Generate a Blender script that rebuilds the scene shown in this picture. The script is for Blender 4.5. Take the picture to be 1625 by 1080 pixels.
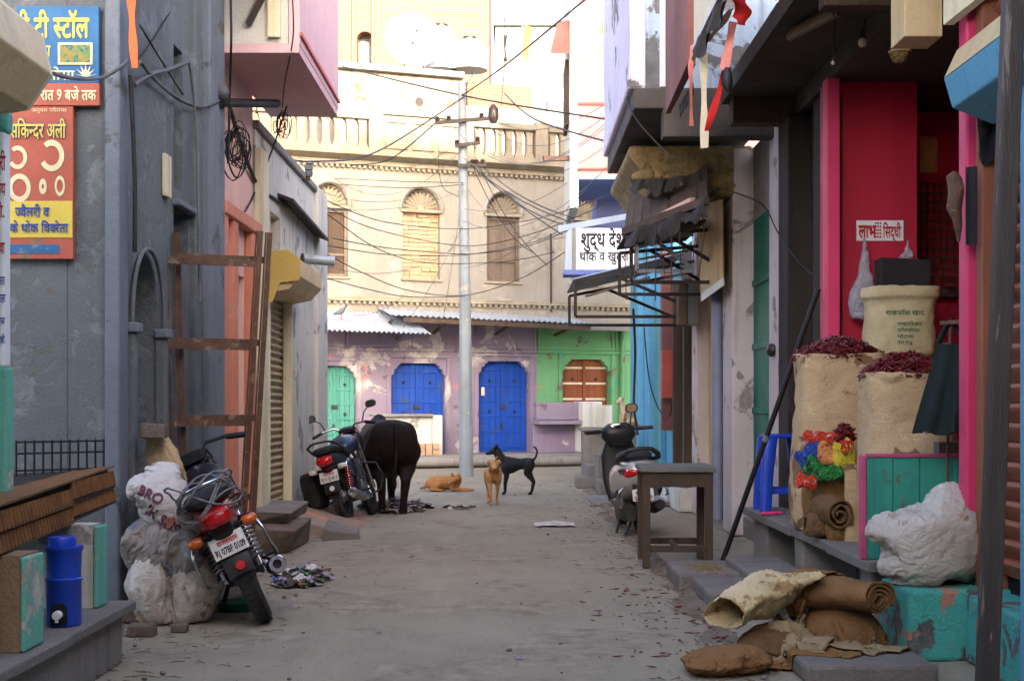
import bpy, bmesh, math, random
from mathutils import Vector, Matrix, noise, Euler

for _o in list(bpy.data.objects):
    bpy.data.objects.remove(_o, do_unlink=True)
SC = bpy.context.scene
COL = SC.collection
R = math.radians
PI = math.pi

# ------------------------------------------------------------------ camera
F, CX, HY, H = 2200.0, 812.5, 644.0, 1.24      # focal length and horizon of the photograph, eye height in metres
cam = bpy.data.objects.new('camera', bpy.data.cameras.new('camera'))
COL.objects.link(cam)
cam.location = (0, 0, H)
cam.rotation_euler = (R(90), 0, 0)
cam.data.sensor_width = 36.0
cam.data.lens = 36.0 * F / 1625.0
cam.data.shift_y = (HY - 540.0) / 1625.0
cam.data.clip_start = 0.05
cam.data.clip_end = 2000
SC.camera = cam

# ------------------------------------------------------------------ sky, sun, exposure
SUN_EL, SUN_AZ = 18.0, 12.0       # azimuth: degrees to the right of straight behind the camera
world = bpy.data.worlds.new('World')
SC.world = world
world.use_nodes = True
_nt = world.node_tree
_bg = _nt.nodes['Background']
_sky = _nt.nodes.new('ShaderNodeTexSky')
_sky.sky_type = 'NISHITA'
_sky.sun_disc = False
_sky.sun_elevation = R(SUN_EL)
_sky.sun_rotation = R(180 - SUN_AZ)
_sky.altitude = 300
_sky.air_density = 0.5
_sky.dust_density = 4.0
_sky.ozone_density = 0.0
_nt.links.new(_sky.outputs[0], _bg.inputs[0])
_bg.inputs[1].default_value = 0.15
_sl = bpy.data.lights.new('sun', 'SUN')
_sl.energy = 2.0
_sl.angle = R(0.6)
_sl.color = (1.0, 0.90, 0.74)
sun = bpy.data.objects.new('sun', _sl)
COL.objects.link(sun)
_az = R(SUN_AZ)
_sd = Vector((math.sin(_az) * math.cos(R(SUN_EL)), -math.cos(_az) * math.cos(R(SUN_EL)), math.sin(R(SUN_EL))))
sun.rotation_euler = _sd.to_track_quat('Z', 'Y').to_euler()
sun.location = (6, -12, 30)
SC.view_settings.view_transform = 'Standard'
SC.view_settings.look = 'None'
SC.view_settings.gamma = 1.0
SC.view_settings.exposure = 3.28
SC.cycles.use_denoising = True
SC.cycles.max_bounces = 8
SC.cycles.diffuse_bounces = 5

# ------------------------------------------------------------------ measuring the photograph
def P(px, py, d):
    return Vector(((px - CX) * d / F, d, H - (py - HY) * d / F))
def G(px, py):
    return P(px, py, F * H / (py - HY))
def V(*a):
    return Vector(a)

# ------------------------------------------------------------------ mesh building
def frame(t, up=None):
    t = t.normalized()
    if up is None:
        up = Vector((0, 0, 1)) if abs(t.z) < 0.95 else Vector((1, 0, 0))
    a = up.cross(t)
    if a.length < 1e-6:
        a = Vector((1, 0, 0)).cross(t)
    a.normalize()
    return a, t.cross(a).normalized()

class MB:
    def __init__(s):
        s.v = []; s.f = []; s.M = None
    def add(s, vs, fs):
        k = len(s.v)
        if s.M is not None:
            vs = [s.M @ Vector(v) for v in vs]
        s.v += [tuple(v) for v in vs]
        s.f += [tuple(i + k for i in f) for f in fs]
        return s
    def box(s, x0, x1, y0, y1, z0, z1):
        vs = [(x, y, z) for x in (x0, x1) for y in (y0, y1) for z in (z0, z1)]
        return s.add(vs, [(0, 1, 3, 2), (4, 6, 7, 5), (0, 4, 5, 1), (2, 3, 7, 6), (0, 2, 6, 4), (1, 5, 7, 3)])
    def hexa(s, p):      # eight points: bottom ring 0-3, top ring 4-7
        return s.add(p, [(0, 3, 2, 1), (4, 5, 6, 7), (0, 1, 5, 4), (1, 2, 6, 5), (2, 3, 7, 6), (3, 0, 4, 7)])
    def obox(s, c, size, rot=(0, 0, 0)):
        m = Matrix.Translation(Vector(c)) @ Euler(rot).to_matrix().to_4x4()
        a, b, h = [q / 2 for q in size]
        p = [(-a, -b, -h), (a, -b, -h), (a, b, -h), (-a, b, -h), (-a, -b, h), (a, -b, h), (a, b, h), (-a, b, h)]
        return s.hexa([m @ Vector(q) for q in p])
    def bar(s, a, b, w, h, up=None):
        a = Vector(a); b = Vector(b)
        x, y = frame(b - a, up)
        q = [(-1, -1), (1, -1), (1, 1), (-1, 1)]
        return s.hexa([a + x * i * w / 2 + y * j * h / 2 for i, j in q] + [b + x * i * w / 2 + y * j * h / 2 for i, j in q])
    def tube(s, pts, r, n=8, cap=True, up=None):
        pts = [Vector(p) for p in pts]
        m = len(pts)
        rs = r if isinstance(r, (list, tuple)) else [r] * m
        vs = []; prev = None
        for i, p in enumerate(pts):
            t = (pts[min(i + 1, m - 1)] - pts[max(i - 1, 0)])
            if t.length < 1e-9: t = Vector((0, 0, 1))
            t.normalize()
            if prev is None:
                a, b = frame(t, up)
            else:
                a = prev - t * prev.dot(t)
                if a.length < 1e-6: a, b = frame(t, up)
                a.normalize(); b = t.cross(a)
            prev = a
            for k in range(n):
                an = 2 * PI * k / n
                vs.append(p + (a * math.cos(an) + b * math.sin(an)) * rs[i])
        fs = [(i * n + k, i * n + (k + 1) % n, (i + 1) * n + (k + 1) % n, (i + 1) * n + k) for i in range(m - 1) for k in range(n)]
        if cap:
            fs.append(tuple(range(n - 1, -1, -1)))
            fs.append(tuple((m - 1) * n + k for k in range(n)))
        return s.add(vs, fs)
    def rings(s, rings, cap=True, closed=False):
        n = len(rings[0]); m = len(rings)
        vs = [v for r in rings for v in r]
        fs = [(i * n + k, i * n + (k + 1) % n, ((i + 1) % m) * n + (k + 1) % n, ((i + 1) % m) * n + k) for i in range(m if closed else m - 1) for k in range(n)]
        if cap and not closed:
            fs.append(tuple(range(n - 1, -1, -1)))
            fs.append(tuple((m - 1) * n + k for k in range(n)))
        return s.add(vs, fs)
    def loft(s, secs, n=16, axis='x', e=2.0, cap=True):
        """secs: (pos along axis, c1, c2, half1, half2[, exponent]) superellipse sections; axis x -> (y,z), y -> (x,z), z -> (x,y)"""
        rr = []
        for q in secs:
            pos, c1, c2, h1, h2 = q[:5]
            ee = q[5] if len(q) > 5 else e
            ring = []
            for k in range(n):
                an = 2 * PI * (k + .5) / n
                ca, sa = math.cos(an), math.sin(an)
                u = c1 + h1 * math.copysign(abs(ca) ** (2 / ee), ca)
                w = c2 + h2 * math.copysign(abs(sa) ** (2 / ee), sa)
                ring.append((pos, u, w) if axis == 'x' else (u, pos, w) if axis == 'y' else (u, w, pos))
            rr.append(ring)
        return s.rings(rr, cap)
    def lathe(s, prof, n=20, o=(0, 0, 0), ax=(0, 0, 1), a0=0, a1=2 * PI, cap=False):
        o = Vector(o); t = Vector(ax).normalized(); a, b = frame(t)
        full = abs(a1 - a0 - 2 * PI) < 1e-6
        m = n if full else n + 1
        vs = []
        for r, h in prof:
            for k in range(m):
                an = a0 + (a1 - a0) * k / n
                vs.append(o + t * h + (a * math.cos(an) + b * math.sin(an)) * r)
        fs = []
        for i in range(len(prof) - 1):
            for k in range(n):
                k2 = (k + 1) % m
                fs.append((i * m + k, i * m + k2, (i + 1) * m + k2, (i + 1) * m + k))
        if cap and full:
            fs.append(tuple(range(m - 1, -1, -1)))
            fs.append(tuple((len(prof) - 1) * m + k for k in range(m)))
        return s.add(vs, fs)
    def torus(s, c, ax, r, rr, n=28, k=10, a0=0, a1=2 * PI, sq=1.0):
        c = Vector(c); t = Vector(ax).normalized(); a, b = frame(t)
        full = abs(a1 - a0 - 2 * PI) < 1e-6
        rings = []
        for i in range(n if full else n + 1):
            an = a0 + (a1 - a0) * i / n
            d = a * math.cos(an) + b * math.sin(an)
            rings.append([c + d * (r + rr * math.cos(2 * PI * j / k)) + t * rr * sq * math.sin(2 * PI * j / k) for j in range(k)])
        return s.rings(rings, not full, full)
    def prism(s, poly, axis, a, b):
        """2-D polygon extruded between a and b along axis; the polygon's coordinates are the other two axes in order"""
        def q(p, h):
            return (h, p[0], p[1]) if axis == 'x' else (p[0], h, p[1]) if axis == 'y' else (p[0], p[1], h)
        n = len(poly)
        vs = [q(p, a) for p in poly] + [q(p, b) for p in poly]
        fs = [tuple(range(n)), tuple(range(2 * n - 1, n - 1, -1))] + [(k, n + k, n + (k + 1) % n, (k + 1) % n) for k in range(n)]
        return s.add(vs, fs)
    def sheet(s, nu, nv, fn, thick=0.0):
        vs = [Vector(fn(i / nu, j / nv)) for j in range(nv + 1) for i in range(nu + 1)]
        fs = [(j * (nu + 1) + i, j * (nu + 1) + i + 1, (j + 1) * (nu + 1) + i + 1, (j + 1) * (nu + 1) + i) for j in range(nv) for i in range(nu)]
        if thick:
            N = len(vs)
            nrm = [Vector((0, 0, 0)) for _ in vs]
            for f in fs:
                nn = (vs[f[1]] - vs[f[0]]).cross(vs[f[3]] - vs[f[0]])
                for i in f: nrm[i] += nn
            back = [vs[i] - nrm[i].normalized() * thick if nrm[i].length > 0 else vs[i] for i in range(N)]
            bf = [tuple(i + N for i in reversed(f)) for f in fs]
            rim = [i for i in range(nu + 1)] + [(j) * (nu + 1) + nu for j in range(1, nv + 1)] + [nv * (nu + 1) + i for i in range(nu - 1, -1, -1)] + [j * (nu + 1) for j in range(nv - 1, 0, -1)]
            sf = [(rim[k], rim[k] + N, rim[(k + 1) % len(rim)] + N, rim[(k + 1) % len(rim)]) for k in range(len(rim))]
            return s.add(vs + back, fs + bf + sf)
        return s.add(vs, fs)
    def ball(s, c, r, n=12, m=8, rot=None):
        r = r if isinstance(r, (tuple, list)) else (r, r, r)
        mm = Euler(rot).to_matrix() if rot else Matrix.Identity(3)
        rr = []
        for j in range(1, m):
            th = PI * j / m
            rr.append([Vector(c) + mm @ Vector((r[0] * math.sin(th) * math.cos(2 * PI * k / n), r[1] * math.sin(th) * math.sin(2 * PI * k / n), -r[2] * math.cos(th))) for k in range(n)])
        vs = [Vector(c) + mm @ Vector((0, 0, -r[2])), Vector(c) + mm @ Vector((0, 0, r[2]))] + [v for q in rr for v in q]
        fs = [(0, 2 + (k + 1) % n, 2 + k) for k in range(n)]
        L = 2 + (m - 2) * n
        fs += [(1, L + k, L + (k + 1) % n) for k in range(n)]
        fs += [(2 + j * n + k, 2 + j * n + (k + 1) % n, 2 + (j + 1) * n + (k + 1) % n, 2 + (j + 1) * n + k) for j in range(m - 2) for k in range(n)]
        return s.add(vs, fs)
    def wobble(s, amp, scale, seed=0.0):
        o = Vector((seed * 7.3, seed * 3.1, seed * 5.7))
        s.v = [tuple(Vector(v) + noise.noise_vector(Vector(v) * scale + o) * amp) for v in s.v]
        return s
    def build(s, name, mat, parent=None, smooth=None, bevel=0, world=True, sub=0, label=None, kind=None):
        me = bpy.data.meshes.new(name)
        vs = s.v
        if parent is not None and world:
            mi = root_matrix(parent).inverted()
            vs = [mi @ Vector(v) for v in vs]
        me.from_pydata([tuple(v) for v in vs], [], s.f)
        me.update()
        bm = bmesh.new(); bm.from_mesh(me)
        bmesh.ops.recalc_face_normals(bm, faces=bm.faces)
        bm.to_mesh(me); bm.free()
        if mat is not None:
            me.materials.append(mat)
        if smooth is not None:
            me.shade_smooth()
            if smooth < 180: me.set_sharp_from_angle(angle=R(smooth))
        o = bpy.data.objects.new(name, me)
        COL.objects.link(o)
        if parent is not None: o.parent = parent
        if bevel:
            b = o.modifiers.new('bevel', 'BEVEL'); b.width = bevel; b.segments = 2; b.limit_method = 'ANGLE'; b.angle_limit = R(40)
        if sub:
            q = o.modifiers.new('sub', 'SUBSURF'); q.levels = sub; q.render_levels = sub
        if label: o['label'] = label
        if kind: o['kind'] = kind
        return o

ROOTM = {}
def root_matrix(o):
    while o.parent is not None: o = o.parent
    return ROOTM.get(o.name, Matrix.Identity(4))
def setm(o, loc, rot=(0, 0, 0)):
    o.location = loc; o.rotation_euler = rot
    ROOTM[o.name] = Matrix.Translation(Vector(loc)) @ Euler(rot).to_matrix().to_4x4()
def thing(name, label, cat, loc=(0, 0, 0), rotz=0.0, group=None, rot=None):
    o = bpy.data.objects.new(name, None); COL.objects.link(o)
    o.empty_display_size = 0.2
    setm(o, loc, rot if rot else (0, 0, rotz))
    o['label'] = label; o['category'] = cat
    if group: o['group'] = group
    return o
def tag(o, label, cat, group=None):
    o['label'] = label; o['category'] = cat
    if group: o['group'] = group
    return o
def center(o):
    """move a top-level mesh's origin to the middle of its base"""
    me = o.data
    xs = [v.co for v in me.vertices]
    c = Vector(((min(v.x for v in xs) + max(v.x for v in xs)) / 2, (min(v.y for v in xs) + max(v.y for v in xs)) / 2, min(v.z for v in xs)))
    me.transform(Matrix.Translation(-c)); o.location = c
    return o
def one(name, mb, mat, label, cat, group=None, **k):
    return center(tag(mb.build(name, mat, None, **k), label, cat, group))
def copy_tree(o, parent=None):
    c = o.copy(); COL.objects.link(c)
    if parent is not None: c.parent = parent
    for ch in o.children: copy_tree(ch, c)
    return c
def fuse(mb, voxel, smooth_it=6, sub=False):
    """one continuous skin over the overlapping shapes of mb"""
    o = mb.build('tmp_skin', None)
    m = o.modifiers.new('r', 'REMESH'); m.mode = 'VOXEL'; m.voxel_size = voxel
    q = o.modifiers.new('s', 'SMOOTH'); q.iterations = smooth_it; q.factor = 0.5
    dg = bpy.context.evaluated_depsgraph_get()
    me = bpy.data.meshes.new_from_object(o.evaluated_get(dg))
    out = MB(); out.v = [tuple(v.co) for v in me.vertices]; out.f = [tuple(p.vertices) for p in me.polygons]
    bpy.data.objects.remove(o, do_unlink=True); bpy.data.meshes.remove(me)
    return out

# ------------------------------------------------------------------ lettering
_glyphs = {}
def _glyph(ch):
    if ch in _glyphs: return _glyphs[ch]
    def tess(t):
        cu = bpy.data.curves.new('t', 'FONT'); cu.body = t; cu.size = 1.0; cu.resolution_u = 3
        o = bpy.data.objects.new('t', cu); COL.objects.link(o)
        dg = bpy.context.evaluated_depsgraph_get()
        me = bpy.data.meshes.new_from_object(o.evaluated_get(dg))
        v = [(q.co.x, q.co.y) for q in me.vertices]; f = [tuple(p.vertices) for p in me.polygons]
        bpy.data.objects.remove(o, do_unlink=True); bpy.data.meshes.remove(me)
        return v, f
    v, f = tess(ch)
    if ch == ' ':
        w = 0.28
    else:
        ref = 'l' if ord(ch) < 128 else '\u0930'
        a, _ = tess(ref + ch + ref); b, _ = tess(ref + ref)
        w = (max(p[0] for p in a) - max(p[0] for p in b)) if a and b else 0.4
    _glyphs[ch] = (v, f, w)
    return _glyphs[ch]
def text_mesh(s, bold=0.0):
    """flat letters on the line y=0; '~' after a letter makes its half form"""
    vs, fs, x = [], [], 0.0
    i = 0
    while i < len(s):
        ch = s[i]; v, f, w = _glyph(ch)
        half = i + 1 < len(s) and s[i + 1] == '~'
        if half:
            cut = w * 0.66
            bm = bmesh.new()
            bv = [bm.verts.new((p[0], p[1], 0)) for p in v]
            for q in f:
                try: bm.faces.new([bv[k] for k in q])
                except ValueError: pass
            bmesh.ops.bisect_plane(bm, geom=bm.verts[:] + bm.edges[:] + bm.faces[:], plane_co=(cut, 0, 0), plane_no=(1, 0, 0), clear_outer=True)
            bm.verts.index_update()
            v = [(q.co.x, q.co.y) for q in bm.verts]; f = [tuple(q.index for q in ff.verts) for ff in bm.faces]
            bm.free(); w = cut; i += 1
        for dx, dy in ([(0, 0)] if not bold else [(0, 0), (bold, 0), (bold / 2, bold * .6), (bold / 2, -bold * .6)]):
            k = len(vs)
            vs += [(p[0] + x + dx, p[1] + dy) for p in v]
            fs += [tuple(a + k for a in q) for q in f]
        x += w; i += 1
    return vs, fs, x
def lettering(name, s, o, right, up, width, mat, parent, height=None, bold=0.0, lift=0.004, world=True):
    """letters laid out from point o along 'right', fitted to a width; they stand 'lift' proud of the surface"""
    vs, fs, w = text_mesh(s, bold)
    right = Vector(right).normalized(); up = Vector(up).normalized(); n = right.cross(up)
    k = width / max(w, 1e-6); ky = k if height is None else height / 0.75
    mb = MB()
    # overlapping bold copies sit on slightly different planes
    mb.v = [tuple(Vector(o) + right * v[0] * k + up * v[1] * ky + n * (lift + 1e-5 * (i % 7))) for i, v in enumerate(vs)]
    mb.f = fs
    me_o = mb.build(name, mat, parent, world=world, kind='stuff')
    return me_o

# ------------------------------------------------------------------ materials
def lin(r, g, b):
    f = lambda c: (c / 255 / 12.92) if c / 255 <= 0.04045 else ((c / 255 + 0.055) / 1.055) ** 2.4
    return (f(r), f(g), f(b))
_mats = {}
def wmat(name, base, var=None, rough=0.85, metal=0.0, scale=1.2, mix=0.6, streak=0.0, streak_col=None, peel=None, peel_amt=0.45, peel_scale=1.5,
         bump=0.25, grain=60.0, fine=0.25, spec=0.3, peel2=None, peel2_amt=0.4, coat=0.0, stretch=(1, 1, 1), trans=0.0, sheen=0.0):
    """weathered surface: blotches, vertical run marks, flaked-off patches, fine grain and relief"""
    if name in _mats: return _mats[name]
    m = bpy.data.materials.new(name); m.use_nodes = True
    nt = m.node_tree; N = nt.nodes; L = nt.links
    bs = N['Principled BSDF']
    tc = N.new('ShaderNodeTexCoord'); oi = N.new('ShaderNodeObjectInfo')
    ad = N.new('ShaderNodeVectorMath'); ad.operation = 'ADD'
    L.new(tc.outputs['Object'], ad.inputs[0]); L.new(oi.outputs['Location'], ad.inputs[1])
    co = ad.outputs[0]
    if stretch != (1, 1, 1):
        mp0 = N.new('ShaderNodeMapping'); mp0.inputs['Scale'].default_value = stretch
        L.new(co, mp0.inputs[0]); co = mp0.outputs[0]
    def nz(sc, det=6.0, ro=0.6, vec=None, dist=0.0):
        n = N.new('ShaderNodeTexNoise'); n.inputs['Scale'].default_value = sc; n.inputs['Detail'].default_value = det
        n.inputs['Roughness'].default_value = ro; n.inputs['Distortion'].default_value = dist
        L.new(vec or co, n.inputs['Vector']); return n.outputs[0]
    def ramp(fac, a, b, va=0.0, vb=1.0):
        r = N.new('ShaderNodeMapRange'); r.inputs[1].default_value = a; r.inputs[2].default_value = b
        r.inputs[3].default_value = va; r.inputs[4].default_value = vb; r.clamp = True
        L.new(fac, r.inputs[0]); return r.outputs[0]
    def mixc(fac, a, b):
        x = N.new('ShaderNodeMix'); x.data_type = 'RGBA'
        if isinstance(fac, float): x.inputs[0].default_value = fac
        else: L.new(fac, x.inputs[0])
        for k, c in ((6, a), (7, b)):
            if isinstance(c, tuple): x.inputs[k].default_value = (*c, 1)
            else: L.new(c, x.inputs[k])
        return x.outputs[2]
    var = var or tuple(c * 0.6 for c in base)
    big = nz(scale, 8, 0.65)
    col = mixc(ramp(big, 0.38, 0.68, 0, mix), base, var)
    gr = nz(grain, 3, 0.6)
    col = mixc(ramp(gr, 0.35, 0.75, 0, fine), col, tuple(c * 0.45 for c in base))
    height = gr
    if streak:
        mp = N.new('ShaderNodeMapping'); mp.inputs['Scale'].default_value = (7, 7, 0.45)
        L.new(co, mp.inputs[0])
        sk = nz(1.3, 6, 0.62, mp.outputs[0])
        col = mixc(ramp(sk, 0.52, 0.72, 0, streak), col, streak_col or tuple(c * 0.22 for c in base))
    if peel:
        pk = nz(peel_scale, 9, 0.62, dist=0.4)
        a = 1 - peel_amt
        pm = ramp(pk, 0.25 + a * 0.5 - 0.012, 0.25 + a * 0.5 + 0.012)
        pc = mixc(ramp(nz(peel_scale * 5, 4), 0.35, 0.65), peel, tuple(c * 0.6 for c in peel))
        col = mixc(pm, col, pc)
        if peel2:
            p2 = nz(peel_scale * 2.3, 8, 0.6, dist=0.3)
            a2 = 1 - peel2_amt
            col = mixc(ramp(p2, 0.25 + a2 * 0.5 - 0.02, 0.25 + a2 * 0.5 + 0.02), col, peel2)
        sub = N.new('ShaderNodeMath'); sub.operation = 'MULTIPLY_ADD'
        L.new(pm, sub.inputs[0]); sub.inputs[1].default_value = -1.2; L.new(gr, sub.inputs[2])
        height = sub.outputs[0]
    L.new(col, bs.inputs['Base Color'])
    rr = ramp(big, 0.3, 0.7, max(rough - 0.1, 0.03), min(rough + 0.1, 1))
    L.new(rr, bs.inputs['Roughness'])
    bs.inputs['Metallic'].default_value = metal
    bs.inputs['Specular IOR Level'].default_value = spec
    bs.inputs['Coat Weight'].default_value = coat
    bs.inputs['Sheen Weight'].default_value = sheen
    bs.inputs['Transmission Weight'].default_value = trans
    if bump:
        h2 = N.new('ShaderNodeMath'); h2.operation = 'MULTIPLY_ADD'
        L.new(big, h2.inputs[0]); h2.inputs[1].default_value = 2.0; L.new(height, h2.inputs[2])
        bp = N.new('ShaderNodeBump'); bp.inputs['Strength'].default_value = bump; bp.inputs['Distance'].default_value = 0.02
        L.new(h2.outputs[0], bp.inputs['Height']); L.new(bp.outputs[0], bs.inputs['Normal'])
    _mats[name] = m
    return m
def weave(m, scale=220.0, strength=0.35, amt=0.35, dark=(0.1, 0.07, 0.04)):
    """threads crossing on a cloth material"""
    nt = m.node_tree; N = nt.nodes; L = nt.links; bs = N['Principled BSDF']
    tc = N.new('ShaderNodeTexCoord')
    outs = []
    for ax in ('X', 'Z'):
        w = N.new('ShaderNodeTexWave'); w.wave_type = 'BANDS'; w.bands_direction = ax
        w.inputs['Scale'].default_value = scale / 6.0; w.inputs['Distortion'].default_value = 1.5; w.inputs['Detail'].default_value = 2
        L.new(tc.outputs['Object'], w.inputs[0]); outs.append(w.outputs['Fac'])
    mu = N.new('ShaderNodeMath'); mu.operation = 'MULTIPLY'; L.new(outs[0], mu.inputs[0]); L.new(outs[1], mu.inputs[1])
    src = bs.inputs['Base Color'].links[0].from_socket
    x = N.new('ShaderNodeMix'); x.data_type = 'RGBA'; x.inputs[7].default_value = (*dark, 1)
    rg = N.new('ShaderNodeMapRange'); rg.inputs[1].default_value = 0.0; rg.inputs[2].default_value = 0.7; rg.inputs[3].default_value = amt; rg.inputs[4].default_value = 0
    L.new(mu.outputs[0], rg.inputs[0]); L.new(rg.outputs[0], x.inputs[0]); L.new(src, x.inputs[6]); L.new(x.outputs[2], bs.inputs['Base Color'])
    return m
def wrinkle(m, scale=9.0, strength=0.6, dist=0.03):
    """creases in cloth or film, added to the relief already there"""
    nt = m.node_tree; N = nt.nodes; L = nt.links; bs = N['Principled BSDF']
    tc = N.new('ShaderNodeTexCoord'); prev = bs.inputs['Normal'].links[0].from_socket if bs.inputs['Normal'].links else None
    hs = []
    for k, (sc, st) in enumerate(((scale, (1.0, 1.0, 0.6)), (scale * 2.1, (0.6, 1.0, 1.2)))):
        mp = N.new('ShaderNodeMapping'); mp.inputs['Scale'].default_value = st; mp.inputs['Rotation'].default_value = (0.4, 0.5 + k, 0.3); L.new(tc.outputs['Object'], mp.inputs[0])
        n = N.new('ShaderNodeTexNoise'); n.inputs['Scale'].default_value = sc; n.inputs['Detail'].default_value = 2.5; n.inputs['Distortion'].default_value = 0.8; L.new(mp.outputs[0], n.inputs['Vector'])
        a = N.new('ShaderNodeMath'); a.operation = 'SUBTRACT'; L.new(n.outputs[0], a.inputs[0]); a.inputs[1].default_value = 0.5
        b = N.new('ShaderNodeMath'); b.operation = 'ABSOLUTE'; L.new(a.outputs[0], b.inputs[0])
        c = N.new('ShaderNodeMath'); c.operation = 'POWER'; L.new(b.outputs[0], c.inputs[0]); c.inputs[1].default_value = 0.45
        hs.append(c.outputs[0])
    ad = N.new('ShaderNodeMath'); L.new(hs[0], ad.inputs[0]); L.new(hs[1], ad.inputs[1])
    bp = N.new('ShaderNodeBump'); bp.inputs['Strength'].default_value = strength; bp.inputs['Distance'].default_value = dist
    L.new(ad.outputs[0], bp.inputs['Height'])
    if prev: L.new(prev, bp.inputs['Normal'])
    L.new(bp.outputs[0], bs.inputs['Normal'])
    return m
def brickmat(name, c1, c2, mortar, w=0.22, h=0.075):
    m = wmat(name, c1, c2, scale=0.8, bump=0.3)
    nt = m.node_tree; N = nt.nodes; L = nt.links; bs = N['Principled BSDF']
    tc = N.new('ShaderNodeTexCoord'); sp = N.new('ShaderNodeSeparateXYZ'); cb = N.new('ShaderNodeCombineXYZ'); ad = N.new('ShaderNodeMath')
    L.new(tc.outputs['Object'], sp.inputs[0]); L.new(sp.outputs[0], ad.inputs[0]); L.new(sp.outputs[1], ad.inputs[1])
    L.new(ad.outputs[0], cb.inputs[0]); L.new(sp.outputs[2], cb.inputs[1])
    b = N.new('ShaderNodeTexBrick'); b.inputs['Scale'].default_value = 1.0; b.inputs['Brick Width'].default_value = w; b.inputs['Row Height'].default_value = h
    b.inputs['Mortar Size'].default_value = 0.012; b.inputs['Color1'].default_value = (*c1, 1); b.inputs['Color2'].default_value = (*c2, 1); b.inputs['Mortar'].default_value = (*mortar, 1)
    L.new(cb.outputs[0], b.inputs[0])
    src = bs.inputs['Base Color'].links[0].from_socket
    x = N.new('ShaderNodeMix'); x.data_type = 'RGBA'; x.inputs[0].default_value = 0.65
    L.new(src, x.inputs[6]); L.new(b.outputs[0], x.inputs[7]); L.new(x.outputs[2], bs.inputs['Base Color'])
    return m
# ------------------------------------------------------------------ palette
M = {}
M['ground'] = wmat('dusty_lane', lin(152, 143, 124), lin(128, 120, 103), scale=0.55, mix=0.8, grain=130, fine=0.35, bump=0.28, rough=0.95, peel=lin(154, 142, 124), peel_amt=0.40, peel_scale=1.1, spec=0.15)
M['stone'] = wmat('grey_stone', lin(128, 122, 114), lin(92, 86, 80), scale=2.5, grain=70, fine=0.4, bump=0.5, rough=0.9)
M['stone_brown'] = wmat('brown_stone', lin(118, 104, 90), lin(78, 68, 60), scale=3, grain=60, fine=0.4, bump=0.6, rough=0.92)
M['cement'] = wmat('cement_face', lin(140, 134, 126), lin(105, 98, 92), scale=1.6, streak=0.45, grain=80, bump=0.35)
M['grey_wall'] = wmat('grey_blue_plaster', lin(106, 111, 112), lin(86, 90, 90), scale=1.1, mix=.9, peel=lin(118, 123, 122), peel_amt=0.40, peel_scale=3.4, peel2=lin(96, 94, 88), peel2_amt=0.25, streak=0.35, streak_col=lin(84, 82, 80), bump=0.4, fine=0.3)
M['grey_pilaster'] = wmat('pale_blue_pilaster', lin(116, 122, 130), lin(98, 103, 108), scale=1.6, streak=0.3, peel=lin(104, 102, 98), peel_amt=0.25, peel_scale=2.2, bump=0.3)
M['grey_door'] = wmat('grey_painted_wood', lin(104, 108, 110), lin(80, 80, 80), scale=2.2, streak=0.4, bump=0.3, rough=0.7)
M['pink'] = wmat('mauve_pink_plaster', lin(208, 170, 172), lin(190, 152, 154), scale=0.8, streak=0.22, streak_col=lin(150, 110, 112), bump=0.15, fine=0.15)
M['salmon'] = wmat('salmon_paint', lin(204, 132, 106), lin(182, 114, 92), scale=1.5, streak=0.2, peel=lin(190, 160, 146), peel_amt=0.3, bump=0.2)
M['salmon_pale'] = wmat('pale_salmon_plaster', lin(226, 186, 170), lin(208, 160, 146), scale=1.0, streak=0.35, streak_col=lin(150, 112, 100), bump=0.2)
M['red_paint'] = wmat('dull_red_paint', lin(190, 92, 76), lin(160, 72, 60), scale=2, bump=0.15, rough=0.6)
M['white_lime'] = wmat('stained_limewash', lin(206, 202, 190), lin(182, 176, 162), scale=1.0, streak=0.5, streak_col=lin(120, 114, 106), peel=lin(158, 152, 144), peel_amt=0.32, peel_scale=1.6, bump=0.35)
M['cream_trim'] = wmat('cream_limewash', lin(222, 212, 178), lin(196, 184, 150), scale=1.4, streak=0.4, bump=0.25)
M['hood_yellow'] = wmat('yellow_sheet', lin(206, 176, 96), lin(186, 156, 84), scale=2, rough=0.6, bump=0.1)
M['hood_cream'] = wmat('cream_sheet', lin(206, 182, 136), lin(180, 154, 112), scale=2, streak=0.3, rough=0.55, bump=0.1)
M['shutter_tan'] = wmat('tan_shutter', lin(176, 158, 126), lin(146, 128, 100), scale=2, streak=0.3, rough=0.6, bump=0.1)
M['rust'] = wmat('rusted_iron', lin(112, 84, 68), lin(76, 58, 50), scale=9, mix=0.9, grain=120, fine=0.5, bump=0.4, rough=0.85, peel=lin(142, 118, 100), peel_amt=0.3, peel_scale=8)
M['dark_iron'] = wmat('dark_iron', lin(52, 48, 46), lin(80, 60, 48), scale=5, grain=90, bump=0.3, rough=0.7)
M['cream_wall'] = wmat('old_cream_plaster', lin(148, 141, 128), lin(124, 115, 100), scale=0.55, mix=0.8, streak=0.38, streak_col=lin(124, 112, 94), peel=lin(160, 150, 134), peel_amt=0.36, peel_scale=0.9, bump=0.35, fine=0.2)
M['cream_carved'] = wmat('old_carved_plaster', lin(152, 140, 118), lin(104, 94, 78), scale=2.5, streak=0.55, streak_col=lin(110, 98, 82), bump=0.45, fine=0.35)
M['purple_wall'] = wmat('lilac_limewash', lin(134, 117, 138), lin(144, 132, 138), scale=1.0, mix=0.9, streak=0.3, streak_col=lin(120, 104, 116), peel=lin(192, 180, 176), peel_amt=0.36, peel_scale=1.3, peel2=lin(104, 92, 92), peel2_amt=0.22, bump=0.3)
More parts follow.
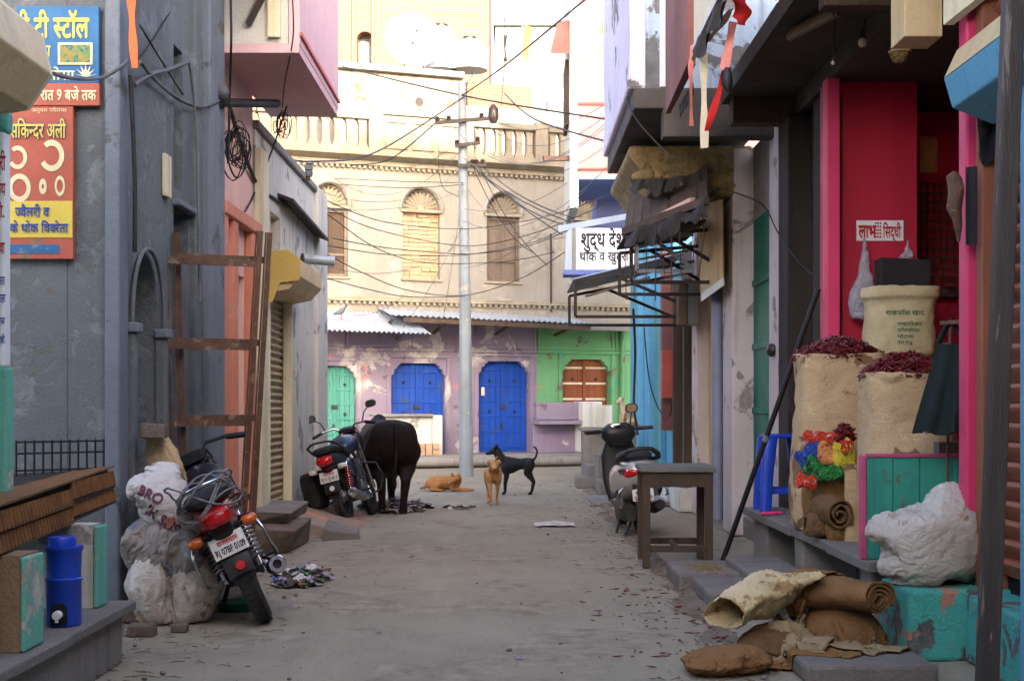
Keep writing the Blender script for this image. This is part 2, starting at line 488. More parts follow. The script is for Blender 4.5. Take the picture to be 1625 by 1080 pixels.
M['green_wall'] = wmat('mint_limewash', lin(106, 160, 108), lin(92, 142, 94), scale=1.0, streak=0.25, streak_col=lin(84, 130, 90), peel=lin(126, 108, 90), peel_amt=0.27, peel_scale=1.7, peel2=lin(70, 150, 124), peel2_amt=0.25, bump=0.25)
M['blue_door'] = wmat('cobalt_door_paint', lin(24, 72, 166), lin(18, 58, 138), scale=1.5, peel=lin(58, 84, 136), peel_amt=.3, peel_scale=3, streak=0.35, bump=0.12, rough=0.5, fine=0.12)
M['teal_door'] = wmat('sea_green_door', lin(74, 142, 126), lin(58, 120, 108), scale=1.5, streak=0.3, bump=0.15, rough=0.6)
M['brown_door'] = wmat('rust_brown_door', lin(142, 78, 42), lin(116, 60, 34), scale=2, bump=0.15, rough=0.6)
M['old_wood'] = wmat('weathered_wood', lin(120, 104, 88), lin(84, 72, 62), scale=2, stretch=(3, 3, .35), grain=40, fine=0.5, bump=0.4)
M['dark_wood'] = wmat('dark_wood', lin(84, 68, 54), lin(56, 46, 38), scale=2, stretch=(3, 3, .35), grain=40, fine=0.4, bump=0.35)
M['brick'] = wmat('old_brick', lin(196, 160, 126), lin(164, 124, 96), scale=6, grain=60, fine=0.4, bump=0.5)
M['mortar'] = wmat('lime_mortar', lin(176, 158, 132), lin(150, 132, 108), scale=4, bump=0.4)
M['brickwall'] = brickmat('far_brickwork', lin(112, 68, 50), lin(132, 88, 64), lin(136, 114, 94))
M['tin'] = wmat('corrugated_tin', lin(176, 184, 192), lin(146, 148, 150), scale=1.4, metal=0.35, rough=0.5, streak=0.3, streak_col=lin(120, 96, 76), bump=0.1)
M['concrete_grey'] = wmat('far_grey_concrete', lin(104, 108, 105), lin(90, 94, 90), scale=0.5, streak=0.2, bump=0.1)
M['white'] = wmat('white_paint', lin(228, 228, 226), lin(204, 204, 202), scale=1.5, rough=0.6, bump=0.1, fine=0.1)
M['pale_pink'] = wmat('pale_pink_plaster', lin(170, 122, 120), lin(156, 110, 110), scale=0.7, streak=0.2, streak_col=lin(190, 150, 150), bump=0.1, fine=0.1)
M['blue_violet'] = wmat('blue_violet_paint', lin(112, 122, 176), lin(96, 104, 156), scale=1.2, streak=0.3, bump=0.15)
M['brown_slab'] = wmat('brown_slab', lin(132, 84, 76), lin(108, 66, 60), scale=1.5, bump=0.15)
M['pole'] = wmat('pale_painted_steel', lin(122, 128, 132), lin(100, 104, 106), scale=2.5, streak=0.4, streak_col=lin(112, 112, 110), peel=lin(140, 138, 132), peel_amt=0.3, peel_scale=3, rough=0.6, bump=0.15)
M['porcelain'] = wmat('brown_porcelain', lin(58, 44, 40), rough=0.25, bump=0)
M['cable'] = wmat('black_cable', lin(34, 32, 32), rough=0.6, bump=0)
M['cable_grey'] = wmat('grey_cable', lin(92, 92, 94), rough=0.6, bump=0)
M['black'] = wmat('black_paint', lin(26, 26, 28), lin(36, 34, 34), scale=4, rough=0.45, bump=0.05)
M['ink_red'] = wmat('red_ink', lin(190, 40, 36), rough=0.7, bump=0)
M['ink_pale_red'] = wmat('pale_red_ink', lin(206, 120, 104), rough=0.8, bump=0)
M['ink_blue'] = wmat('blue_ink', lin(36, 66, 140), rough=0.7, bump=0)
M['ink_black'] = wmat('black_ink', lin(34, 34, 40), rough=0.7, bump=0)
M['ink_yellow'] = wmat('yellow_ink', lin(216, 200, 92), lin(196, 176, 80), scale=6, rough=0.7, bump=0)
M['ink_cream'] = wmat('cream_ink', lin(220, 212, 170), lin(196, 184, 140), scale=6, rough=0.7, bump=0)
M['ink_maroon'] = wmat('maroon_ink', lin(112, 62, 78), rough=0.7, bump=0)
M['turq'] = wmat('turquoise_limewash', lin(112, 182, 160), lin(96, 162, 144), scale=1.6, streak=0.2, peel=lin(190, 190, 172), peel_amt=0.30, peel_scale=3, bump=0.35)
M['turq_stain'] = wmat('stained_turquoise_block', lin(74, 164, 150), lin(60, 138, 130), scale=1.8, streak=.4, peel=lin(100, 100, 98), peel_amt=0.43, peel_scale=4.2, peel2=lin(168, 116, 96), peel2_amt=0.29, bump=0.5, fine=0.3)
M['rosepink'] = wmat('hot_pink_paint', lin(212, 62, 104), lin(188, 50, 90), scale=1.2, bump=0.12, rough=0.5, streak=0.15, fine=0.1)
M['crimson'] = wmat('crimson_paint', lin(184, 34, 60), lin(160, 26, 50), scale=1.0, bump=0.12, rough=0.5, streak=0.15, fine=0.1)
M['skyblue'] = wmat('sky_blue_limewash', lin(98, 158, 184), lin(84, 138, 162), scale=1.2, streak=0.3, bump=0.2)
M['green_dk'] = wmat('bottle_green_paint', lin(22, 108, 84), lin(16, 86, 68), scale=1.4, streak=0.3, bump=0.15, rough=0.6)
M['ochre'] = wmat('ochre_limewash', lin(206, 166, 100), lin(188, 146, 84), scale=1.2, streak=0.3, bump=0.2)
M['shutter_brown'] = wmat('brown_shutter', lin(150, 92, 66), lin(118, 72, 54), scale=2.2, streak=0.35, rough=0.6, bump=0.15)
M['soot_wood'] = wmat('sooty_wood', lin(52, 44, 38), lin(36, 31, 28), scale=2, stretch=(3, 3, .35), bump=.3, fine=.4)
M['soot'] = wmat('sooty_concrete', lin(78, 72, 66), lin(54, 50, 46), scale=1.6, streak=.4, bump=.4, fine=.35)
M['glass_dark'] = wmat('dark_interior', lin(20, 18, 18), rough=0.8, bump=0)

# grit, cracks and dark drag marks in the lane surface
def road_detail(m):
    nt = m.node_tree; N = nt.nodes; L = nt.links; bs = N['Principled BSDF']; tc = N.new('ShaderNodeTexCoord'); col = bs.inputs['Base Color'].links[0].from_socket
    def rng(s, a, b, c, d):
        r = N.new('ShaderNodeMapRange'); r.inputs[1].default_value = a; r.inputs[2].default_value = b; r.inputs[3].default_value = c; r.inputs[4].default_value = d; L.new(s, r.inputs[0]); return r.outputs[0]
    def over(col, fac, c):
        x = N.new('ShaderNodeMix'); x.data_type = 'RGBA'; x.inputs[7].default_value = (*c, 1); L.new(fac, x.inputs[0]); L.new(col, x.inputs[6]); return x.outputs[2]
    def nz(sc, det, st=(1, 1, 1), ro=.6):
        mp = N.new('ShaderNodeMapping'); mp.inputs['Scale'].default_value = st; L.new(tc.outputs['Object'], mp.inputs[0]); n = N.new('ShaderNodeTexNoise'); n.inputs['Scale'].default_value = sc; n.inputs['Detail'].default_value = det; n.inputs['Roughness'].default_value = ro; L.new(mp.outputs[0], n.inputs[0]); return n.outputs[0]
    col = over(col, rng(nz(3.0, 8, (1.6, .5, 1), .7), .52, .72, 0, .4), lin(106, 97, 86))
    col = over(col, rng(nz(1.1, 5, (2.4, .25, 1)), .55, .7, 0, .45), lin(164, 150, 130))
    col = over(col, rng(nz(38, 4, (1, .6, 1), .75), .62, .70, 0, .75), lin(66, 60, 54))
    col = over(col, rng(nz(90, 2, (1, .7, 1)), .66, .72, 0, .7), lin(182, 172, 156))
    v = N.new('ShaderNodeTexVoronoi'); v.feature = 'DISTANCE_TO_EDGE'; v.inputs['Scale'].default_value = .9
    w = N.new('ShaderNodeVectorMath'); w.operation = 'MULTIPLY_ADD'; nn = N.new('ShaderNodeTexNoise'); nn.inputs['Scale'].default_value = 2.5; nn.inputs['Detail'].default_value = 6; L.new(tc.outputs['Object'], nn.inputs[0]); L.new(nn.outputs[1], w.inputs[0]); w.inputs[1].default_value = (.5, .5, 0); L.new(tc.outputs['Object'], w.inputs[2]); L.new(w.outputs[0], v.inputs[0])
    ck = rng(v.outputs[0], .004, .012, 1, 0); mk = rng(nz(.7, 3), .55, .66, 0, .45); mu = N.new('ShaderNodeMath'); mu.operation = 'MULTIPLY'; L.new(ck, mu.inputs[0]); L.new(mk, mu.inputs[1])
    col = over(col, mu.outputs[0], lin(60, 54, 48)); L.new(col, bs.inputs['Base Color'])
road_detail(M['ground'])
# ------------------------------------------------------------------ ground
mb = MB()
def _gz(x, y):
    k = 1.0 if (-2.4 < x < 2.2 and 2 < y < 27) else 0.0
    return k * (0.006 * noise.noise(Vector((x * 1.3, y * 0.8, 0))) + 0.003 * noise.noise(Vector((x * 5, y * 4, 3))) - 0.006)
xs = [-70, -20, -6] + [-2.4 + 0.1 * i for i in range(47)] + [4, 8, 25, 70]
ys = [-50, -20, 0] + [2 + 0.16 * i for i in range(157)] + [30, 60, 140]
vs = [(x, y, _gz(x, y)) for y in ys for x in xs]
nx = len(xs)
mb.add(vs, [(j * nx + i, j * nx + i + 1, (j + 1) * nx + i + 1, (j + 1) * nx + i) for j in range(len(ys) - 1) for i in range(nx - 1)])
g = mb.build('ground', M['ground'], smooth=180); g['kind'] = 'structure'

def wall(mb, x0, x1, z0, z1, y0, y1, holes=()):
    """slab x0..x1, z0..z1, thick y0..y1, with rectangular holes (x0,x1,z0,z1)"""
    X = sorted({x0, x1} | {h[0] for h in holes} | {h[1] for h in holes})
    for a, b in zip(X[:-1], X[1:]):
        hs = sorted([(h[2], h[3]) for h in holes if h[0] <= a + 1e-6 and h[1] >= b - 1e-6])
        z = z0
        for q0, q1 in hs:
            if q0 > z + 1e-4: mb.box(a, b, y0, y1, z, q0)
            z = max(z, q1)
        if z < z1 - 1e-4: mb.box(a, b, y0, y1, z, z1)
    return mb
SIDE_L = lambda X: Matrix(((0, -1, 0, X), (1, 0, 0, 0), (0, 0, 1, 0), (0, 0, 0, 1)))    # local (along Y, into the wall to -X, z)
SIDE_R = lambda X: Matrix(((0, 1, 0, X), (1, 0, 0, 0), (0, 0, 1, 0), (0, 0, 0, 1)))     # local (along Y, into the wall to +X, z)
def arch_fill(mb, x0, x1, zs, zt, y0, y1, n=14, pointed=0.0):
    """spandrels over an arch springing at zs and topping at zt, in a rectangular hole ending at zt"""
    c = (x0 + x1) / 2; r = (x1 - x0) / 2; h = zt - zs
    pts = []
    for k in range(n + 1):
        a = PI * k / n
        pts.append((c - r * math.cos(a), zs + h * math.sin(a) ** (1.0 - pointed)))
    for k in range(n):
        (a, za), (b, zb) = pts[k], pts[k + 1]
        t = zt + 0.001
        mb.hexa([(a, y0, za), (b, y0, zb), (b, y1, zb), (a, y1, za), (a, y0, t), (b, y0, t), (b, y1, t), (a, y1, t)])
    return mb

# ------------------------------------------------------------------ the old building closing the lane
FA = R(20.0); FP = Vector((-0.95, 29.0, 0))
FN = Vector((-math.sin(FA), math.cos(FA), 0)); FU = Vector((math.cos(FA), math.sin(FA), 0))
def fac(px, py, v=0.0):
    d = Vector(((px - CX) / F, 1.0, -(py - HY) / F))
    o = Vector((0, 0, H))
    t = ((FP + FN * v - o).dot(FN)) / d.dot(FN)
    q = o + d * t
    return (q - FP).dot(FU), q.z
def fu(px, v=0.0): return fac(px, 600, v)[0]
def fz(px, py, v=0.0): return fac(px, py, v)[1]
PL = 0.26                                                  # plinth height
old = thing('old_building', 'old two-storey cream plaster building with balustrade closing the end of the lane', 'building', FP, FA)
UL, UR = -9.5, 5.2
ug = fu(852)
Z1 = 3.05                                                  # top of the ground storey
doors = [('teal', fu(500), fu(566), PL, fz(540, 580)), ('blue', fu(621), fu(707), PL, fz(664, 576)), ('blue', fu(760), fu(840), PL, fz(800, 573)), ('brown', fu(893), fu(968), PL, fz(930, 570))]
mb = MB(); wall(mb, UL, ug, 0, Z1, 0, 0.5, [d[1:5] for d in doors[:3]])
lil = mb.build('lilac_wall', M['purple_wall'], old, world=False)
mb = MB(); wall(mb, ug, UR, 0, Z1, 0, 0.5, [doors[3][1:5]])
gre = mb.build('green_wall', M['green_wall'], old, world=False)
def corner(mb, x, z, sx, w, h):
    pts = [(0, 0), (w, 0), (w * .94, -h * .16), (w * .66, -h * .22), (w * .60, -h * .42), (w * .3, -h * .5), (w * .22, -h * .86), (0, -h)]
    mb.prism([(x + sx * a, z + b) for a, b in pts], 'y', -0.002, 0.3)
for i, (kind, a, b, z0, z1) in enumerate(doors):
    mb = MB(); corner(mb, a, z1 + .001, 1, .2, .26); corner(mb, b, z1 + .001, -1, .2, .26)
    mb.build('door_corners', M['green_wall' if kind == 'brown' else 'purple_wall'], gre if kind == 'brown' else lil, world=False, kind='stuff')
    mt = M[{'teal': 'teal_door', 'blue': 'blue_door', 'brown': 'brown_door'}[kind]]
    mid = (a + b) / 2
    for s, (x0, x1) in enumerate(((a + .01, mid - .006), (mid + .006, b - .01))):
        mb = MB(); n = 4
        for k in range(n):
            p0 = x0 + (x1 - x0) * k / n; p1 = x0 + (x1 - x0) * (k + 1) / n
            mb.box(p0 + .003, p1 - .003, .16 + .003 * ((k * 7) % 3), .22, z0 + .01, z1)
        lf = mb.build('door_leaf', mt, old, world=False)
        nb = 6
        bm_ = M['teal_door'] if kind == 'teal' else M['cream_trim'] if kind == 'brown' else mt
        for k in range(nb):
            zz = z0 + .12 + (z1 - z0 - .3) * k / (nb - 1)
            MB().box(x0 + .03, x1 - .03, .138, .158, zz - .022, zz + .022).build('batten', bm_, lf, world=False, bevel=.004)
            if k in (2, 4):
                mb = MB(); mb.lathe([(.0, .045), (.02, .04), (.028, .02), (.03, 0)], 10, ((x0 + x1) / 2, .135, zz + .1), (0, -1, 0)); mb.build('ring_handle', M['dark_iron'], lf, world=False, smooth=60)
    mb = MB(); mb.box(mid - .03, mid + .03, .12, .16, z0 + .02, z1); mb.build('meeting_rail', mt, old, world=False, bevel=.004)
    MB().box(mid - .07, mid + .05, .085, .118, z0 + .92, z0 + 1.0).build('door_lock', M['dark_iron'], old, world=False, bevel=.01)
    MB().box(mid - .05, mid + .0, .09, .118, z0 + .5, z0 + .62).build('padlock', M['dark_iron'], old, world=False, bevel=.01)
MB().box(doors[2][1] + .1, doors[2][1] + .17, .13, .158, z0 + 1.2, z0 + 1.38).build('door_notice', M['cream_trim'], old, world=False)
# jamb mouldings, frieze panels and ledges of the ground storey
for kind, a, b, z0, z1 in doors:
    for x in (a - .1, b + .02):
        MB().box(x, x + .08, -.035, -.001, PL, z1 + .1).build('door_jamb', M['green_wall' if kind == 'brown' else 'purple_wall'], old, world=False, bevel=.008)
    MB().box(a - .12, b + .12, -.04, -.001, z1 + .1, z1 + .16).build('door_head', M['green_wall' if kind == 'brown' else 'purple_wall'], old, world=False, bevel=.01)
for (a, b, mt, ow) in ((UL, ug - .003, 'purple_wall', lil), (ug, UR, 'green_wall', gre)):
    MB().box(a, b, -.05, -.001, 2.36, 2.42).build('ledge', M[mt], ow, world=False, bevel=.012)
    n = int((b - a) / 1.35)
    for k in range(n):
        x0 = a + (b - a) * k / n + .07; x1 = a + (b - a) * (k + 1) / n - .07
        mb = MB(); mb.box(x0 - .05, x0, -.03, -.001, 2.44, Z1 - .1); mb.box(x1, x1 + .05, -.03, -.001, 2.44, Z1 - .1)
        mb.box(x0, x1, -.028, -.001, 2.44, 2.5); mb.build('frieze_panel', M[mt], ow, world=False, bevel=.006)
MB().tube([(fu(986), -.06, PL), (fu(986), -.06, Z1 - .02)], .05, 10).build('downpipe', M['green_wall'], gre, world=False, smooth=60)
# red stencil marks and house number
for px, py, s, mt, w in ((572, 588, 'ॐ', 'ink_pale_red', .16), (574, 602, 'श्री', 'ink_pale_red', .17), (518, 572, 'ॐ', 'ink_pale_red', .14), (718, 617, 'शुभ', 'ink_pale_red', .2), (846, 617, 'लाभ', 'ink_pale_red', .2), (798, 567, 'ॐ', 'ink_pale_red', .1)):
    u, z = fac(px, py); lettering('painted_mark', s, (u, 0, z), (1, 0, 0), (0, 0, 1), w, M[mt], lil, world=False)
# ---- upper storey of the old building
ZC = fz(640, 254)                                          # cornice under the balustrade
wins = [(fu(493), fu(551)), (fu(638), fu(697)), (fu(771), fu(823)), (fu(905), fu(952))]
ZW0, ZWM, ZWT = fz(664, 443), fz(664, 338), fz(664, 300)
holes = [(a, b, ZW0, ZWT) for a, b in wins]
mb = MB(); wall(mb, UL, UR, Z1, ZC, -.06, 0.5, holes)
for a, b in wins: arch_fill(mb, a, b, ZWM + .06, ZWT, -.06, .3, 16)
upw = mb.build('upper_wall', M['cream_wall'], old, world=False)
for i, (a, b) in enumerate(wins):
    c = (a + b) / 2; r = (b - a) / 2
    # fan-shaped tympanum with raised ribs and drop-shaped piercings
    mb = MB(); mb.box(a, b, .06, .2, ZWM + .06, ZWT); tp = mb.build('tympanum', M['cream_carved'], old, world=False)
    mb = MB(); hh = ZWT - ZWM - .06
    for k in range(11):
        an = PI * (k + .5) / 11
        p0 = Vector((c + .1 * math.cos(an), .05, ZWM + .08 + .08 * math.sin(an))); p1 = Vector((c + (r - .03) * math.cos(an), .05, ZWM + .08 + (hh - .06) * math.sin(an)))
        mb.tube([p0, p0.lerp(p1, .5), p1], [.008, .016, .022], 6)
    mb.lathe([(0, .05), (.06, .045), (.09, 0)], 12, (c, .06, ZWM + .1), (0, -1, 0))
    mb.build('fan_ribs', M['cream_carved'], tp, world=False, smooth=50, kind='stuff')
    mb = MB()
    for k in range(12):
        an = PI * (k + .5) / 12
        q = Vector((c + (r - .07) * math.cos(an), .052, ZWM + .08 + (hh - .08) * math.sin(an)))
        mb.ball(q, (.022, .02, .022), 8, 5)
    mb.build('fan_drops', M['dark_iron'], tp, world=False, smooth=60, kind='stuff')
    # raised hood mould following the arch
    mb = MB(); pts = [(c - (r + .05) * math.cos(PI * k / 16), -.075, ZWM + .06 + (hh + .05) * math.sin(PI * k / 16)) for k in range(17)]
    mb.tube(pts, .045, 6); mb.build('arch_moulding', M['cream_wall'], old, world=False, smooth=60)
    MB().box(a - .06, b + .06, -.1, .06, ZWM + .0, ZWM + .06).build('window_head', M['cream_carved'], old, world=False, bevel=.01)
    MB().box(a - .05, b + .05, -.11, .1, ZW0 - .05, ZW0 + .001).build('window_sill', M['cream_carved'], old, world=False, bevel=.012)
    if i == 1:
        br = MB().box(a, b, .08, .2, ZW0, ZWM).build('brick_infill', M['mortar'], old, world=False)
        rr = random.Random(5); z = ZW0 + .006
        me0 = None
        while z < ZWM - .06:
            h = .085; x = a + .004 - rr.random() * .1
            while x < b - .02:
                w = .17 + rr.random() * .09; x0 = max(x, a + .003); x1 = min(x + w, b - .003)
                if x1 - x0 > .03:
                    mb = MB(); mb.box(x0, x1 - .014, .03 + rr.random() * .035, .09, z, z + h - .014 - rr.random() * .008); mb.wobble(.006, 9, rr.random())
                    mb.build('brick', M['brick'], br, world=False)
                x += w
            z += h
    else:
        fr = MB(); fr.box(a + .0, a + .06, .0, .14, ZW0, ZWM); fr.box(b - .06, b, .0, .14, ZW0, ZWM); fr.box(a + .06, b - .06, .002, .14, ZWM - .07, ZWM)
        fr.box(a + .06, b - .06, .004, .14, ZW0, ZW0 + .06); fr.box(a + .06, b - .06, .006, .13, ZW0 + .42, ZW0 + .47)
        wf = fr.build('window_frame', M['old_wood'], old, world=False, bevel=.006)
        for q in range(2):
            x0 = a + .065 + (c - a - .065) * q; x1 = x0 + (c - a - .07)
            for (z0, z1) in ((ZW0 + .065, ZW0 + .415), (ZW0 + .475, ZWM - .075)):
                mb = MB(); mb.box(x0, x1, .06, .1, z0, z1); mb.box(x0, x0 + .035, .045, .06, z0, z1); mb.box(x1 - .035, x1, .045, .06, z0, z1)
                mb.box(x0 + .035, x1 - .035, .046, .06, z1 - .04, z1); mb.box(x0 + .035, x1 - .035, .046, .06, z0, z0 + .04)
                mb.build('shutter_panel', M['dark_wood' if i == 0 else 'old_wood'], wf, world=False, bevel=.004)
# string courses with rows of dentils
for z, mtn, n in ((Z1 + .32, 'cream_carved', 120), (ZC - .18, 'cream_carved', 130)):
    cb = MB(); cb.box(UL, UR, -.16, -.061, z, z + .05); cb.box(UL, UR, -.13, -.062, z + .05, z + .09); cc = cb.build('string_course', M[mtn], old, world=False, bevel=.01)
    mb = MB()
    for k in range(n):
        u = UL + (UR - UL) * (k + .5) / n
        mb.box(u - .035, u + .025, -.14, -.062, z - .06, z)
    mb.build('dentils', M[mtn], cc, world=False, kind='stuff')
mb = MB(); mb.prism([(-.36, ZC + .06), (-.36, ZC + .0), (-.2, ZC - .04), (-.06, ZC - .09), (.5, ZC - .09), (.5, ZC + .06)], 'x', UL, UR); mb.build('cornice', M['cream_carved'], old, world=False)
# balustrade: pierced panels between piers
ZB0, ZB1 = ZC + .06, fz(664, 190)
def baluster_run(px0, px1, n):
    a, b = fu(px0), fu(px1)
    MB().box(a, b, -.3, -.08, ZB0 + .001, ZB0 + .1).build('bottom_rail', M['cream_carved'], old, world=False, bevel=.01)
    MB().box(a, b, -.34, -.04, ZB1 - .13, ZB1).build('top_rail', M['cream_carved'], old, world=False, bevel=.015)
    for k in range(n):
        u = a + (b - a) * (k + .5) / n
        mb = MB(); w = (b - a) / n * .28
        mb.prism([(u - w * 1.7, ZB0 + .1), (u + w * 1.7, ZB0 + .1), (u + w * 1.1, ZB0 + .2), (u + w, ZB0 + .26), (u + w, ZB1 - .24), (u + w * 1.5, ZB1 - .13), (u - w * 1.5, ZB1 - .13), (u - w, ZB1 - .24), (u - w, ZB0 + .26), (u - w * 1.1, ZB0 + .2)], 'y', -.26, -.12)
        mb.build('baluster', M['cream_carved'], old, world=False, bevel=.008)
baluster_run(330, 402, 4)
baluster_run(404, 580, 9); baluster_run(745, 842, 6); baluster_run(862, 912, 3); baluster_run(930, 1000, 4)
for a, b in ((580, 602), (728, 745), (842, 862), (912, 930)):
    MB().box(fu(a), fu(b), -.32, -.06, ZB0 + .001, ZB1 + .06).build('pier', M['cream_carved'], old, world=False, bevel=.015)
ub0, ub1 = fu(602), fu(728)
mb = MB(); mb.box(ub0, ub1, -.26, -.1, ZB0 + .001, ZB1 - .02)
for k in range(3):
    x0 = ub0 + (ub1 - ub0) * k / 3 + .05; x1 = ub0 + (ub1 - ub0) * (k + 1) / 3 - .05
    mb.box(x0, x1, -.3, -.26, ZB0 + .1, ZB0 + .16); mb.box(x0, x1, -.3, -.26, ZB1 - .16, ZB1 - .1); mb.box(x0, x0 + .05, -.298, -.26, ZB0 + .16, ZB1 - .16); mb.box(x1 - .05, x1, -.298, -.26, ZB0 + .16, ZB1 - .16)
mb.build('parapet_panel', M['cream_carved'], old, world=False, bevel=.01)
# scalloped pediment with a round eye
uc = fu(660); prof = []
for k in range(33):
    t = -1 + 2 * k / 32; u = uc + t * .95
    z = ZB1 + .12 + (.55 * max(0, 1 - (t / .42) ** 2) ** .5 if abs(t) < .42 else .16 * abs(math.sin(t * 9)) + .1 * (1 - abs(t)))
    prof.append((u, z))
mb = MB(); mb.prism([(uc + .95, ZB1 - .02)] + prof[::-1] + [(uc - .95, ZB1 - .02)], 'y', -.24, -.08)
pd = mb.build('pediment', M['cream_carved'], old, world=False, bevel=.012)
mb = MB(); mb.torus((uc, -.25, ZB1 + .3), (0, 1, 0), .12, .03); mb.build('round_eye', M['cream_wall'], pd, world=False, smooth=60)
mb = MB(); mb.lathe([(0, 0), (.1, 0)], 16, (uc, -.245, ZB1 + .3), (0, -1, 0)); mb.build('eye_hollow', M['dark_iron'], pd, world=False)
MB().box(uc - 1.05, uc + 1.05, -.3, -.05, ZB1 + .0, ZB1 + .05).build('pediment_base', M['cream_carved'], pd, world=False, bevel=.01)
# terrace floor
MB().box(UL, UR, -.1, 9, ZC - .2, ZC + .03).build('roof_terrace', M['cement'], old, world=False)
# rooftop rooms behind the balustrade
M['roof_plaster'] = wmat('stained_roof_plaster', lin(140, 128, 110), lin(104, 94, 80), scale=.8, mix=.9, streak=.7, streak_col=lin(62, 56, 50), peel=lin(132, 84, 62), peel_amt=.34, peel_scale=1.2, bump=.4)
M['roof_white'] = wmat('roof_white', lin(176, 174, 170), lin(156, 154, 150), scale=1, bump=.1)
zr = fz(640, 118, 2.5)
mb = MB(); mb.box(fu(536, 2.5), fu(735, 2.5), 2.5, 6, ZC, zr); mb.wobble(.03, 1.5); mb.build('roof_room_wall', M['roof_plaster'], old, world=False)
MB().box(fu(534, 2.4), fu(737, 2.4), 2.35, 6.1, zr, zr + .14).build('roof_room_slab', M['cement'], old, world=False, bevel=.02)
mb = MB(); mb.box(fu(737, 3), fu(905, 3), 3, 3.3, ZC, fz(800, 172, 3)); mb.build('terrace_wall', M['cement'], old, world=False, bevel=.02)
mb = MB(); zz = fz(800, 172, 3)
bw = MB().box(fu(742, 3), fu(845, 3), 3.02, 3.28, zz, zz + .55).build('brick_parapet', M['brickwall'], old, world=False)
# plinth, gutter pipe
mb = MB(); mb.box(UL, UR, -1.0, -.001, 0, PL); mb.wobble(.01, 2); mb.build('plinth', M['cement'], old, world=False, bevel=.02)
mb = MB(); mb.tube([(UL + 3, -1.06, .12), (-2, -1.06, .13), (1, -1.06, .12), (UR, -1.07, .12)], .1, 12); mb.build('drain_pipe', M['cement'], old, world=False, smooth=60)
# lintel slab over the green shop
mb = MB(); a, b = fu(846), fu(1004); mb.hexa([(a, -.85, 2.82), (b, -.85, 2.82), (b, -.06, 2.98), (a, -.06, 2.98), (a, -.85, 2.88), (b, -.85, 2.88), (b, -.06, 3.06), (a, -.06, 3.06)]); mb.build('door_canopy', M['cement'], old, world=False, bevel=.012)
# tin awnings
def tin(name, label, p, n, amp=.018, mat='tin', thick=.004, tops=None):
    """corrugated sheet over the corners p = back-left, back-right, front-right, front-left"""
    a, b, c, d = [Vector(q) for q in p]
    nn = (b - a).cross(d - a).normalized()
    if nn.z < 0: nn = -nn
    mb = MB()
    mb.sheet(n * 6, 6, lambda u, v: (a.lerp(b, u)).lerp(d.lerp(c, u), v) + nn * (amp * math.sin(u * n * 2 * PI) + .012 * noise.noise(Vector((u * 5, v * 3, n)))), thick)
    return one(name, mb, M[mat], label, 'awning', smooth=60)
def FW(u, v, z): return FP + FU * u + FN * v + Vector((0, 0, z))
ul, ur = fu(440, -.9), fu(668, -.9)
tin('tin_awning', 'pale corrugated tin awning with a pigeon on it, over the sea green door', (FW(ul, -.08, 3.14), FW(fu(640), -.08, 3.14), FW(ur + .05, -1.45, 2.66), FW(ul, -1.45, 2.7)), 30)
tin('tin_awning', 'long corrugated tin awning over the two blue doors behind the pole', (FW(fu(598), -.07, 3.24), FW(fu(905), -.07, 3.12), FW(fu(935, -1.2), -1.3, 2.93), FW(fu(620, -1.2), -1.25, 3.02)), 36)
for px, zz in ((612, 2.93), (700, 2.95), (800, 2.92), (895, 2.88)):
    u = fu(px, -.6)
    one('awning_strut', MB().bar(FW(u, -.06, 2.75), FW(u, -1.2, zz + .02), .04, .05), M['dark_wood'], 'dark timber strut under the long tin awning', 'strut', 'struts under the long tin awning')
mb = MB(); mb.bar(FW(fu(640, -1.2), -1.2, 2.94), FW(fu(935, -1.2), -1.26, 2.85), .05, .09); one('awning_beam', mb, M['dark_wood'], 'dark timber beam along the front edge of the long tin awning', 'beam')
# rain pipe on the wall by the last window
one('iron_rod', MB().tube([FW(fu(871), -.12, fz(871, 495)), FW(fu(871), -.12, fz(871, 372))], .022, 8), M['dark_iron'], 'thin upright iron rod standing against the cream upper wall', 'rod')
# stall counters on the plinth
ct = thing('stall_counter', 'white stained masonry counter in front of the blue door, behind the black cow', 'counter', FW(fu(640, -.9), -.9, PL), FA)
a, b = fu(594, -.8), fu(699, -.8)
mb = MB(); mb.box(a, b - .2, -.85, -.7, PL, 1.03); mb.wobble(.008, 3); mb.M = None
FROOT = Matrix.Translation(FP) @ Matrix.Rotation(FA, 4, 'Z')
def facade_part(mb, name, mat, root, **k):
    mb.v = [tuple(FROOT @ Vector(v)) for v in mb.v]
    return mb.build(name, mat, root, **k)
facade_part(mb, 'counter_wall', M['white_lime'], ct, bevel=.015)
facade_part(MB().box(b - .2, b, -.95, -.55, PL - .02, 1.06), 'end_pillar', M['white_lime'], ct, bevel=.015)
facade_part(MB().box(a - .05, b - .2, -.95, -.55, 1.031, 1.09).wobble(.01, 3), 'counter_top', M['cement'], ct, bevel=.01)
rr = random.Random(3)
for k in range(6):
    u = a + .85 + (k % 3) * .15; z = PL + (k // 3) * .12
    facade_part(MB().box(u, u + .13, -1.02, -.855, z, z + .11).wobble(.006, 8, k), 'brick', M['brick'], ct)
be = thing('masonry_bench', 'lilac plastered masonry bench beside the brown door', 'bench', FW(fu(905, -.9), -.9, PL), FA)
a, b = fu(850, -.7), fu(934, -.7)
facade_part(MB().box(a, b, -.75, -.62, .95, 1.32), 'bench_back', M['purple_wall'], be, bevel=.02)
facade_part(MB().box(a, b, -.95, -.4, .86, .94), 'bench_seat', M['purple_wall'], be, bevel=.015)
facade_part(MB().box(a, b - .25, -.55, -.45, PL, .86), 'bench_base', M['purple_wall'], be, bevel=.015)
